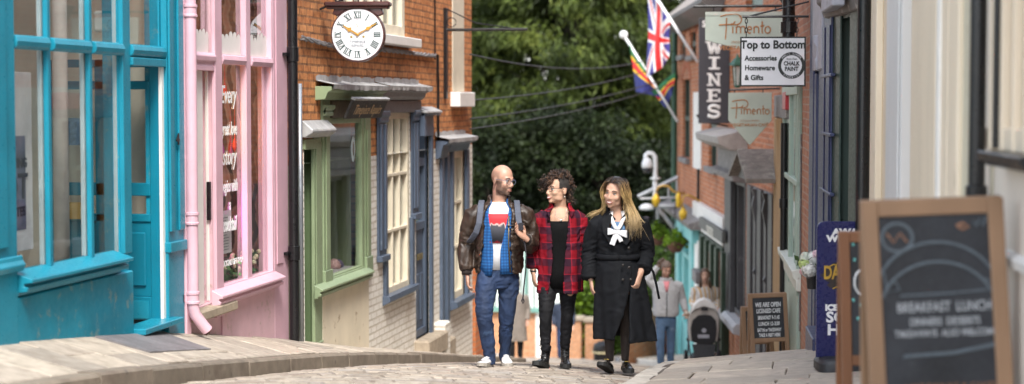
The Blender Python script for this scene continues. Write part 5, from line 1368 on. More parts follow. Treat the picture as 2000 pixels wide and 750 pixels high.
# ---------------------------------------------------------------- flags
def cloth(rootname, parts, colour, mats, root):
    me_v, me_f, idx = [], [], []
    for fn, nu, nv in parts:
        o = len(me_v)
        for j in range(nv + 1):
            for i in range(nu + 1): me_v.append(fn(i / nu, j / nv))
        for j in range(nv):
            for i in range(nu):
                me_f.append((o + j * (nu + 1) + i, o + j * (nu + 1) + i + 1, o + (j + 1) * (nu + 1) + i + 1, o + (j + 1) * (nu + 1) + i)); idx.append(colour((i + .5) / nu, (j + .5) / nv))
    b = MB(); b.v = me_v; b.f = me_f
    ob = b.build('cloth', mats[0], root, smooth=True)
    for m in mats[1:]: ob.data.materials.append(m)
    ob.data.polygons.foreach_set('material_index', idx)
    so = ob.modifiers.new('thick', 'SOLIDIFY'); so.thickness = .006
    return ob
FR, FW_, FBl = mat('flag_red', (.62, .03, .03), .7, var=.06), mat('flag_white', (.74, .74, .74), .7, var=.05), mat('flag_blue', (.05, .045, .25), .7, var=.08)
FG, FY, FN = mat('flag_green', (.02, .16, .05), .7), mat('flag_yellow', (.75, .48, .02), .7), mat('flag_navy', (.02, .025, .14), .7)
D = 37
a, e = at(1363, 120, 36), at(1262, -34, D)
r = thing('flag', 'union flag hanging from a white pole on the brick house', 'flag', a)
b = MB(); b.tube([a, e], .032, 10); b.build('pole', FW_, r, smooth=True)
def jack(u, v):
    x = (v - .5) * 2; y = (u - .5) * 2      # fly, hoist in -1..1
    ax, ay = abs(x) * 2, abs(y)
    if min(ax * .5 * 2, 9) < .20 or ay < .20: return 0
    if ax < .34 or ay < .34: return 1
    dd = abs(abs(x) * .98 - abs(y)) if True else 0
    s = (abs(x) - abs(y)) * (1 if x * y > 0 else -1)
    if dd < .26: return 0 if -.02 < s < .14 else 1
    return 2
def uj(u, v):
    top = at(1265, -26, D).lerp(at(1309, 44, D - .3), u); dn = at(1262 + 2, 152, D).lerp(at(1306, 112, D - .3), u)
    p = top.lerp(dn, v ** .92); w = math.sin(u * 9 + v * 2.2) * .10 * (.3 + v) + math.sin(u * 17 + 1 + v * 3) * .03
    return tuple(p + Vector((math.sin(v * 5 + u * 4) * .03 * v, w, -.05 * math.sin(math.pi * u) * v)))
cloth('cloth', [(uj, 44, 64)], jack, [FR, FW_, FBl], r)
a, e = at(1324, 238, 39.5), at(1218, 68, 40.5)
r = thing('flag', 'green, yellow, red and navy county flag wrapped round a lower white pole', 'flag', a)
b = MB(); b.tube([a, e], .030, 10); b.build('pole', FW_, r, smooth=True)
b = MB(); b.ball(e, .10, 12, 8); b.build('finial', FW_, r, smooth=True)
def county(u, v):
    if .30 < v < .50 : return 2
    if .22 < v <= .30 or .50 <= v < .57: return 1
    return 0 if v < .3 else 3
def county2(u, v): return county(u, v)
def f1(u, v):
    top = at(1229, 86, 40.3).lerp(at(1282, 168, 40.0), u); dn = at(1242, 180, 40.2).lerp(at(1292, 190, 39.9), u)
    p = top.lerp(dn, v); return tuple(p + Vector((0, .09 * math.sin(u * 8 + v * 3), 0)))
def f2(u, v):
    top = at(1319, 142, 39.6).lerp(at(1272, 178, 40.0), u); dn = at(1313, 186, 39.5).lerp(at(1300, 210, 39.7), u)
    p = top.lerp(dn, v); return tuple(p + Vector((0, .08 * math.sin(u * 7 + v * 4), .03 * math.sin(u * 6))))
cloth('cloth', [(f1, 20, 30), (f2, 20, 30)], county, [FG, FY, FR, FN], r)

# ---------------------------------------------------------------- CCTV camera, steel frame, brass lamps, baskets
STW = mat('steel_white', (.66, .67, .68), .35, var=.05); STG = mat('steel_grey', (.36, .37, .38), .4, metal=.4)
d = 39; s = d / FPX; P = lambda x, y, dd=0: at(x, y, d + dd)
r = thing('security_camera', 'white dome security camera on a swan neck post behind the fair haired walker', 'camera', P(1279, 400))
b = MB(); b.tube([P(1279, 392), P(1280, 318), P(1279, 306), P(1274, 300), P(1266, 299), P(1262, 302), P(1261, 312)], 4.6 * s, 10); b.tube([P(1280, 350), P(1280, 346)], 10 * s, 10); b.build('post', STW, r, smooth=True, auto=40)
c = P(1264, 322); b = MB(); b.lathe([(3 * s, 14 * s), (7 * s, 11 * s), (10.5 * s, 3 * s), (10.8 * s, -4 * s), (9.6 * s, -5.5 * s)], c, 18); b.build('housing', STW, r, smooth=True)
b = MB(); b.lathe([(9.4 * s, -5.4 * s), (8.6 * s, -11 * s), (5 * s, -15.5 * s), (.001, -17 * s)], c, 18); b.build('dome', mat('smoked_dome', (.02, .02, .025), .08), r, smooth=True)
r = thing('steel_frame', 'grey steel bracket frame carrying the dome camera off the house corner', 'frame', P(1320, 385))
b = MB(); b.tube([P(1246, 384), P(1324, 346)], 4 * s, 8); b.tube([P(1250, 388), P(1322, 386)], 2.5 * s, 8); b.tube([P(1287, 403), P(1322, 402)], 5 * s, 8); b.tube([P(1286, 408), P(1322, 452)], 4 * s, 8); b.tube([P(1306, 386), P(1306, 366)], 2 * s, 6); b.tube([P(1284, 404), P(1285, 440)], 3 * s, 8); b.tube([P(1322, 344), P(1323, 456)], 2.4 * s, 8); b.build('bars', STG, r, smooth=True, auto=40)
b = MB(); b.lathe([(.001, -2 * s), (13 * s, -5 * s), (15 * s, 0), (9 * s, 6 * s), (.001, 8 * s)], P(1263, 405), 16); b.build('dish', STW, r, smooth=True)
BRASS = mat('gilded_lamp', (.62, .40, .03), .35, metal=.3, var=.12); BRW = mat('gilded_arm', (.48, .29, .06), .4, metal=.3)
def lamp(label, pts, dd, bx, by, extra=None):
    s = dd / FPX; p = at(*pts[0], dd)
    r = thing('gilded_lamp', label, 'lamp', p, 0, 'gilded lamps on the far brick house')
    b = MB(); b.tube([at(x, y, dd) for x, y in pts], 2.2 * s, 8); b.build('arm', BRW, r, smooth=True)
    b = MB(); b.lathe([(.001, -13 * s), (4 * s, -11 * s), (7.5 * s, -3 * s), (8.2 * s, 3 * s), (6.5 * s, 8 * s), (3.5 * s, 10 * s), (4.5 * s, 13 * s), (.001, 15 * s)], at(bx, by, dd), 14); b.build('shade', BRASS, r, smooth=True)
    if extra:
        x, y = extra; b = MB(); b.lathe([(.001, -15 * s), (5 * s, -11 * s), (5.5 * s, 10 * s), (3 * s, 15 * s), (.001, 16 * s)], at(x, y, dd), 12); b.build('finial', BRASS, r, smooth=True)
    return r
lamp('gilded acorn lamp on the shorter swan neck arm, behind the fair hair', [(1338, 378), (1315, 374), (1306, 364), (1295, 362), (1285, 366), (1281, 376)], 37.5, 1281, 392)
lamp('gilded acorn lamp with upright finial on the long arm above the turquoise shop', [(1391, 390), (1380, 391), (1366, 393), (1354, 385), (1344, 381), (1335, 383), (1332, 396), (1334, 408)], 36, 1334, 419, (1325, 392))
def basket(label, px, py, d, seed):
    s = d / FPX; p = at(px, py, d); rr = random.Random(seed)
    r = thing('hanging_basket', label, 'hanging basket', p, 0, 'hanging baskets by the turquoise shop')
    b = MB(); b.lathe([(.001, -22 * s), (10 * s, -20 * s), (19 * s, -6 * s), (20 * s, 0), (.001, 0)], p, 14); b.build('basket', mat('coir', (.13, .06, .04), .9, var=.3), r, smooth=True)
    b = MB()
    for k in range(360):
        q = rr.uniform(0, 6.3); u = rr.random() ** .6; c = p + Vector((math.cos(q) * 25 * s * u, math.sin(q) * 25 * s * u, 2 * s + (1 - u) * 20 * s - 8 * s * u * rr.random() + rr.gauss(0, 3 * s)))
        n = Vector((rr.gauss(0, 1), rr.gauss(0, 1), rr.gauss(0, 1))).normalized(); w = rr.uniform(.02, .045); x = n.orthogonal().normalized() * w; y = n.cross(x) * 1.5
        b.add([c - x, c + y, c + x, c - y], [(0, 1, 2, 3)])
    b.build('foliage', LIME, r)
    b = MB(); b.tube([p + Vector((0, 0, 1.0)), p + Vector((0, 0, 18 * s))], .008, 5)
    for q in (0, 2.1, 4.2): b.tube([p + Vector((0, 0, .9)), p + Vector((20 * s * math.cos(q), 20 * s * math.sin(q), 0))], .005, 4)
    b.build('hanger', BLACK, r)
basket('hanging basket of bright green trailing leaves in front of the turquoise shop', 1320, 472, 37, 3)
basket('hanging basket of pale flowers partly behind the fair haired walker', 1284, 458, 38, 4)
# ================================================================ PEOPLE
V_ = Vector
def remesh(mb, voxel, smooth=3, fac=.5):
    me = bpy.data.meshes.new('tmp'); me.from_pydata(mb.v, [], mb.f); me.update()
    o = bpy.data.objects.new('tmp', me); C.objects.link(o)
    r = o.modifiers.new('r', 'REMESH'); r.mode = 'VOXEL'; r.voxel_size = voxel; r.adaptivity = 0
    s = o.modifiers.new('s', 'SMOOTH'); s.iterations = smooth; s.factor = fac
    dg = bpy.context.evaluated_depsgraph_get(); dg.update()
    e = bpy.data.meshes.new_from_object(o.evaluated_get(dg))
    out = MB(); out.v = [tuple(v.co) for v in e.vertices]; out.f = [tuple(p.vertices) for p in e.polygons]
    out.nrm = [tuple(v.normal) for v in e.vertices]
    bpy.data.objects.remove(o); bpy.data.meshes.remove(me); bpy.data.meshes.remove(e)
    return out
def wrinkle(mb, amp, sc=(9, 9, 22), seed=0, fine=.3):
    vs = []
    for p, n in zip(mb.v, mb.nrm):
        q = V_((p[0] * sc[0] + seed, p[1] * sc[1], p[2] * sc[2] + 3 * noise.noise(V_((p[0] * 4, p[1] * 4, p[2] * 4 + seed)))))
        d = (1 - 2 * abs(noise.noise(q))) * amp * .6 + noise.noise(q * 2.3) * amp * fine
        vs.append(tuple(V_(p) + V_(n) * (d - amp * .3)))
    mb.v = vs; return mb
def patch(mb, test, off=.0012):
    """faces of a remeshed figure that pass a test, lifted a hair off the surface"""
    b = MB(); m = {}
    for f in mb.f:
        c = sum((V_(mb.v[i]) for i in f), V_()) / len(f)
        if test(c):
            g = []
            for i in f:
                if i not in m:
                    m[i] = len(b.v); b.v.append(tuple(V_(mb.v[i]) + V_(mb.nrm[i]) * off))
                g.append(m[i])
            b.f.append(tuple(g))
    return b
def shell(rings, ph0, ph1, th=.012, n=40, fold=None):
    """solid wrap round the torso; rings = (z, cx, cy, rx, ry[, ph0, ph1]); angle 0 is the front (-y), + towards +x"""
    b = MB(); grid = []
    for z, cx, cy, rx, ry, *pp in rings:
        a0, a1 = pp if pp else (ph0, ph1); row_o, row_i = [], []
        for k in range(n + 1):
            q = R_(a0 + (a1 - a0) * k / n)
            e = fold(q, z) if fold else 0
            sx, sy = math.sin(q), math.cos(q)
            sx = math.copysign(abs(sx) ** .85, sx); sy = math.copysign(abs(sy) ** .85, sy)
            row_o.append((cx + (rx + e) * sx, cy - (ry + e) * sy, z)); row_i.append((cx + (rx + e - th) * sx, cy - (ry + e - th) * sy, z))
        grid.append((row_o, row_i))
    m = n + 1
    for ro, ri in grid: b.v += ro + ri
    R = len(grid); st = 2 * m
    I = lambda r, l, k: r * st + l * m + k
    for r in range(R - 1):
        for k in range(n):
            b.f.append((I(r, 0, k), I(r, 0, k + 1), I(r + 1, 0, k + 1), I(r + 1, 0, k)))
            b.f.append((I(r, 1, k + 1), I(r, 1, k), I(r + 1, 1, k), I(r + 1, 1, k + 1)))
        b.f.append((I(r, 0, 0), I(r + 1, 0, 0), I(r + 1, 1, 0), I(r, 1, 0)))
        b.f.append((I(r, 0, n), I(r, 1, n), I(r + 1, 1, n), I(r + 1, 0, n)))
    for k in range(n):
        b.f.append((I(0, 0, k + 1), I(0, 0, k), I(0, 1, k), I(0, 1, k + 1)))
        b.f.append((I(R - 1, 0, k), I(R - 1, 0, k + 1), I(R - 1, 1, k + 1), I(R - 1, 1, k)))
    return b
def ribbon(pts, w, th, side):
    """flat strap along a path; side = width direction"""
    b = MB(); pts = [V_(p) for p in pts]; rings = []
    for i, p in enumerate(pts):
        t = (pts[min(i + 1, len(pts) - 1)] - pts[max(i - 1, 0)]).normalized(); s = V_(side); s = (s - t * s.dot(t)).normalized(); nn = t.cross(s)
        rings.append([p + s * w / 2 + nn * th / 2, p - s * w / 2 + nn * th / 2, p - s * w / 2 - nn * th / 2, p + s * w / 2 - nn * th / 2])
    return b.loft(rings)
def hand_mb(wrist, fdir, pnorm, size=1.0, curl=.5, side=1, spread=.35, thumb=1.0):
    """palm, four unequal bent fingers and a thumb; fdir = along the fingers, pnorm = out of the palm, side = thumb side sign along fdir x pnorm"""
    f = V_(fdir).normalized(); p = V_(pnorm); p = (p - f * p.dot(f)).normalized(); s = f.cross(p) * side; w = V_(wrist); b = MB(); k = size
    b.loft([[w + f * (t * k) + s * (math.cos(q) * a * k) + p * (math.sin(q) * c * k) for q in [2 * math.pi * i / 12 for i in range(12)]] for t, a, c in ((-.03, .023, .019), (0, .025, .018), (.025, .034, .017), (.055, .040, .016), (.082, .041, .014), (.092, .034, .010))])
    for i, (o, L) in enumerate(((.030, .072), (.010, .080), (-.010, .074), (-.029, .058))):
        base = w + f * (.084 * k) + s * (o * k); d = (f + s * (o * spread * 8)).normalized(); pts = [base - d * .02 * k, base]; a = curl * (.75 + .12 * i); cur = base
        for j, fr in enumerate((.45, .30, .25)):
            d2 = (d * math.cos(a * (j + .6)) + p * math.sin(a * (j + .6))).normalized(); cur = cur + d2 * L * fr * k; pts.append(cur)
        b.tube(pts, [.0085 * k, .0088 * k, .0082 * k, .0074 * k, .0058 * k], 8)
    base = w + f * .018 * k + s * .026 * k
    d = (f * .65 + s * .75 * thumb + p * .35).normalized(); c1 = base + d * .036 * k; d2 = (f * .9 + s * .25 * thumb + p * .35 + f * 0).normalized(); c2 = c1 + d2 * .028 * k
    b.tube([base - d * .012 * k, base, c1, c2, c2 + d2 * .012 * k], [.012 * k, .0125 * k, .0105 * k, .009 * k, .006 * k], 8)
    return b
def head_mb(k=1.0, male=True, smile=0):
    b = MB()
    b.ball((0, .014, .032), (.077, .096, .090), 22, 14); b.ball((0, -.022, -.030), (.064, .070, .084), 20, 12); b.ball((0, -.030, -.050), (.058 if male else .055, .056, .055), 18, 10)
    b.ball((0, -.036, -.080), (.046 if male else .040, .044, .034), 16, 10); b.ball((0, -.072, -.100), (.021, .017, .017), 12, 8)
    for s in (-1, 1):
        b.ball((s * .038, -.060, -.030), (.024 + .004 * smile, .026, .022), 12, 8); b.ball((s * .079, .014, -.016), (.008, .020, .032), 12, 8)
        b.ball((s * .044, -.020, -.072), (.020, .040, .026), 12, 8)
        b.ball((s * .012, -.100, -.040), (.010, .012, .009), 10, 6)
    b.tube([(-.048, -.068, .018), (-.022, -.084, .021), (0, -.084, .016), (.022, -.084, .021), (.048, -.068, .018)], [.008, .012, .011, .012, .008], 8)
    b.tube([(0, -.080, .018), (0, -.094, -.006), (0, -.108, -.032), (0, -.100, -.046)], [.009, .0095, .0125, .008], 10)
    b.ball((0, -.088, -.062), (.026, .011, .007), 12, 6); b.ball((0, -.087, -.075), (.022, .011, .008), 12, 6)
    if k != 1: b.v = [tuple(V_(p) * k) for p in b.v]
    return b
class Person:
    def __init__(self, label, px, py, d, scale=1.0, group=None, turn=0):
        self.root = thing('person', label, 'person', at(px, py, d), YAW + turn, group)
        self.sc = scale; self.root.scale = (scale,) * 3; self.body = MB()
    def head(self, c, yaw, pitch=0, roll=0, k=1.0, male=True, smile=0):
        self.Hc = V_(c); self.HR = Matrix.Rotation(R_(yaw), 3, 'Z') @ Matrix.Rotation(R_(roll), 3, 'Y') @ Matrix.Rotation(R_(pitch), 3, 'X'); self.hk = k
        self.M = Matrix.Translation(self.Hc) @ self.HR.to_4x4(); self.body.merge(remesh(head_mb(k, male, smile), .0055, 7), self.M)
    def hl(self, p): return (self.HR.transposed() @ (V_(p) - self.Hc)) / self.hk
    def H(self, p): return self.Hc + self.HR @ (V_(p) * self.hk)
    def neck(self, base, r=.056): self.body.tube([V_(base) - V_((0, -.01, .08)), V_(base), self.H((0, .022, -.07)), self.H((0, .02, -.02))], [r * 1.5, r * 1.08, r, r], 14)
    def limb(self, pts, rs): self.body.tube(pts, rs, 12)
    def finish(self, skin, voxel=.0058):
        self.bm = remesh(self.body, voxel, 4); self.bodyo = self.part('body', skin, self.bm); return self.bodyo
    def part(self, name, m, mb, parent=None, smooth=True, auto=None):
        return mb.build(name, m, parent or self.root, local=True, smooth=smooth, auto=auto)
    def face(self, brow=(.02, .012, .008), lip=(.36, .11, .09), smile=1, iris=(.03, .015, .008), closed=False):
        for s in (-1, 1):
            b = MB(); b.ball(self.H((s * .030, -.0735, .000)), (.0125 * self.hk, .0125 * self.hk, .0095 * self.hk if not closed else .006 * self.hk), 12, 8, self.HR); e = self.part('eye', mat('eye_white', (.62, .60, .57), .25), b)
            b = MB(); b.ball(self.H((s * .030 , -.0815, .000)), (.0068 * self.hk, .0055 * self.hk, .0068 * self.hk if not closed else .0045 * self.hk), 10, 6, self.HR); self.part('iris', mat('iris_%.2f' % iris[0], iris, .15), b, e)
            b = MB(); b.tube([self.H((s * .013, -.0905, .021)), self.H((s * .028, -.0905, .027)), self.H((s * .049, -.074, .021))], [.003, .0042, .002], 6); self.part('eyebrow', mat('brow_%.3f' % brow[0], brow, .7), b)
            b = MB(); b.tube([self.H((s * .017, -.083, .004)), self.H((s * .030, -.0865, .0105)), self.H((s * .044, -.077, .004))], .0020, 5); self.part('eyelash', mat('brow_%.3f' % brow[0], brow, .7), b)
        w = .024 + .006 * smile; up = .010 * smile
        if smile > .4:
            b = MB(); b.tube([self.H((x * w * .82, -.0985 + .028 * x * x, -.0685 + up * x * x)) for x in (-1, -.6, -.25, 0, .25, .6, 1)], [.002, .0045, .0055, .0058, .0055, .0045, .002], 8); self.part('teeth', mat('tooth', (.72, .69, .63), .3), b)
        b = MB()
        b.tube([self.H((x * w, -.0985 + .030 * x * x, -.0620 + up * x * x + (.0015 if abs(x) == .25 else 0))) for x in (-1, -.6, -.25, 0, .25, .6, 1)], [.0015, .003, .0038, .0032, .0038, .003, .0015], 7)
        b.tube([self.H((x * w, -.0985 + .030 * x * x, -.0760 + up * 1.35 * x * x)) for x in (-1, -.6, -.25, 0, .25, .6, 1)], [.0015, .0036, .0048, .005, .0048, .0036, .0015], 7)
        self.part('lips', mat('lip_%.2f_%.2f' % (lip[0], lip[1]), lip, .4), b)
    def glasses(self, m, r=.023, rz=.018):
        b = MB()
        for s in (-1, 1):
            b.tube([self.H((s * .031 + r * math.cos(q), -.097 + .10 * abs(r * math.cos(q) + .0 if s * math.cos(q) > 0 else 0) * 3 * .1 + (.004 if s * math.cos(q) > .5 else 0), -.002 + rz * math.sin(q))) for q in [k * math.pi / 9 for k in range(19)]], .0021 * self.hk, 6)
            b.tube([self.H((s * .053, -.091, .006)), self.H((s * .077, -.05, .006)), self.H((s * .081, .012, .004)), self.H((s * .08, .03, -.012))], .0019 * self.hk, 6)
        b.tube([self.H((-.009, -.098, .002)), self.H((0, -.101, .005)), self.H((.009, -.098, .002))], .0019 * self.hk, 6)
        g = self.part('glasses', m, b)
        for s in (-1, 1):
            b = MB(); b.add([self.H((s * .031 + r * math.cos(q), -.0965, -.002 + rz * math.sin(q))) for q in [k * math.pi / 9 for k in range(18)]], [tuple(range(18))]); self.part('lens', glass('spectacle_lens', .45, (1, 1, 1)), b, g)

def skinm(name, col):
    m, t, b, out = nt(name)
    n = noise_tex(t, pos(t, (1, 1, 1), True), 22, 4)
    c = ramp(t, n, [(.3, tuple(x * .88 for x in col)), (.7, (col[0] * 1.06, col[1] * 1.02, col[2]))])
    t.links.new(c, b.inputs['Base Color']); b.inputs['Roughness'].default_value = .58; b.inputs['Specular IOR Level'].default_value = .35
    b.inputs['Subsurface Weight'].default_value = .12; b.inputs['Subsurface Radius'].default_value = (.012, .005, .003); b.inputs['Subsurface Scale'].default_value = .6
    return m
SK1 = skinm('skin_light', (.50, .295, .215)); SK2 = skinm('skin_warm', (.56, .345, .25)); SK3 = skinm('skin_olive', (.54, .335, .235))
def stripes(t, sock, period, duty, soft=.04, phase=0.0):
    """0/1 bands along a coordinate"""
    a = N(t, 'ShaderNodeMath', operation='MULTIPLY_ADD'); a.inputs[1].default_value = 1 / period; a.inputs[2].default_value = 50 + phase; t.links.new(sock, a.inputs[0])
    f = N(t, 'ShaderNodeMath', operation='FRACT'); t.links.new(a.outputs[0], f.inputs[0])
    return ramp(t, f.outputs[0], [(0, (0, 0, 0)), (soft, (1, 1, 1)), (duty, (1, 1, 1)), (min(duty + soft, 1), (0, 0, 0))])
def plaid(name, base, layers, rough=.85):
    m, t, b, out = nt(name)
    tc = t.nodes.new('ShaderNodeTexCoord'); s = t.nodes.new('ShaderNodeSeparateXYZ')
    w = N(t, 'ShaderNodeVectorMath', operation='MULTIPLY_ADD'); w.inputs[1].default_value = (.012,) * 3
    nn = N(t, 'ShaderNodeTexNoise', Scale=7.0); t.links.new(tc.outputs['Object'], nn.inputs['Vector']); t.links.new(nn.outputs['Color'], w.inputs[0]); t.links.new(tc.outputs['Object'], w.inputs[2])
    t.links.new(w.outputs[0], s.inputs[0])
    xy = N(t, 'ShaderNodeMath', operation='MULTIPLY_ADD'); xy.inputs[1].default_value = .55; t.links.new(s.outputs[1], xy.inputs[0]); t.links.new(s.outputs[0], xy.inputs[2])
    c = base
    for ax, per, duty, ph, col, fac in layers:
        f = stripes(t, xy.outputs[0] if ax == 'x' else s.outputs[2], per, duty, .05, ph)
        g = N(t, 'ShaderNodeMath', operation='MULTIPLY'); g.inputs[1].default_value = fac; t.links.new(f, g.inputs[0])
        c = mixc(t, g.outputs[0], c, col)
    t.links.new(c, b.inputs['Base Color']); b.inputs['Roughness'].default_value = rough; b.inputs['Specular IOR Level'].default_value = .2
    bump(t, b, noise_tex(t, pos(t, (1, 1, 1), True), 160, 3), .15, .003)
    return m
LEATHER = mat('brown_leather', (.036, .022, .015), .48, var=.35, scale=12, bmp=.35, bsc=70, wear=(.085, .055, .038), wear_amt=.03, wear_sc=14, obj=True)
KNIT = mat('brown_knit', (.020, .013, .011), .9, var=.2, obj=True)
DENIM = mat('denim', (.012, .028, .075), .8, var=.35, scale=7, bmp=.3, bsc=120, wear=(.045, .085, .17), wear_amt=.03, wear_sc=6, obj=True)
DENIM2 = mat('pale_denim', (.06, .11, .19), .8, var=.3, scale=7, wear=(.14, .20, .28), wear_amt=.03, obj=True)
BLKCOT = mat('black_cotton', (.003, .003, .0035), .9, spec=.2, var=.3, scale=10, bmp=.25, bsc=120, obj=True)
BLKJEAN = mat('black_denim', (.007, .007, .009), .75, spec=.3, var=.35, scale=8, bmp=.3, bsc=110, obj=True)
COAT = mat('black_gabardine', (.0038, .0045, .0065), .82, spec=.25, var=.25, scale=6, bmp=.2, bsc=140, obj=True)
WCOT = mat('white_cotton', (.66, .66, .68), .8, var=.06, obj=True)
SHOEW = mat('white_shoe', (.74, .74, .75), .45, var=.04, obj=True); SOLE = mat('shoe_sole', (.33, .30, .26), .8, var=.15, obj=True)
SHOEB = mat('black_boot', (.012, .012, .013), .28, var=.25, bmp=.2, obj=True); SOLEB = mat('boot_sole', (.016, .016, .016), .7, obj=True)
GING = plaid('blue_gingham', (.03, .14, .38), [('x', .026, .5, 0, (.012, .045, .15), .55), ('z', .026, .5, 0, (.012, .045, .15), .6)])
PLAID = plaid('red_plaid', (.21, .004, .012), [('x', .135, .46, .1, (.016, .010, .022), .72), ('z', .135, .46, .35, (.016, .010, .022), .72), ('x', .135, .05, .65, (.48, .02, .04), .5), ('z', .135, .05, .9, (.48, .02, .04), .5), ('x', .135, .03, .30, (.20, .01, .02), .7)])

def sleeve(b, pts, rs, n=14):
    P = [V_(p) for p in pts]; b.tube(P, rs, n)
def shoe(F, name, m, ms, toe, heel_z, sc=1.0, ankle=None, high=0, sole=.026, up=(0, 0, 1), parent=None, lift=0):
    """shoe from rings along its length: heel at F, pointing along 'toe' (unit-ish), lift = pitch in degrees (toe up)"""
    d = V_(toe).normalized(); R = Matrix.Rotation(math.atan2(d.x, -d.y), 3, 'Z') @ Matrix.Rotation(R_(-lift), 3, 'X')
    def prof(s):  # along foot 0..1 -> half width, top height
        return s
    rings = []; 
    for t, w, h in ((-.03, .022, .055), (0, .032, .075), (.05, .036, .085), (.10, .038, .085), (.15, .044, .066), (.19, .048, .052), (.23, .045, .044), (.262, .030, .034), (.275, .012, .022)):
        ring = []
        for k in range(14):
            q = 2 * math.pi * k / 14; x = math.cos(q) * w; z = math.sin(q)
            z = sole * .8 + (h - sole * .8) * (z * .5 + .5) if True else 0
            ring.append(V_(F) + R @ (V_((x, -t, z)) * sc))
        rings.append(ring)
    b = MB(); b.loft(rings)
    if high: b.tube([V_(F) + R @ (V_((0, -.045, .05)) * sc), V_(F) + R @ (V_((0, -.035, .05 + high * .6)) * sc), V_(F) + R @ (V_((0, -.03, .05 + high)) * sc)], [.040 * sc, .042 * sc, .046 * sc], 14)
    u = remesh(b, .006, 2)
    s = MB(); rr = []
    for t, w in ((-.036, .018), (-.02, .032), (.03, .039), (.09, .038), (.14, .044), (.19, .052), (.24, .047), (.272, .028), (.283, .010)):
        rr.append([V_(F) + R @ (V_((x * w, -t, z)) * sc) for x, z in ((-1, 0), (1, 0), (1.02, sole * .5), (1, sole), (-1, sole), (-1.02, sole * .5))])
    s.loft(rr)
    return u, s, R

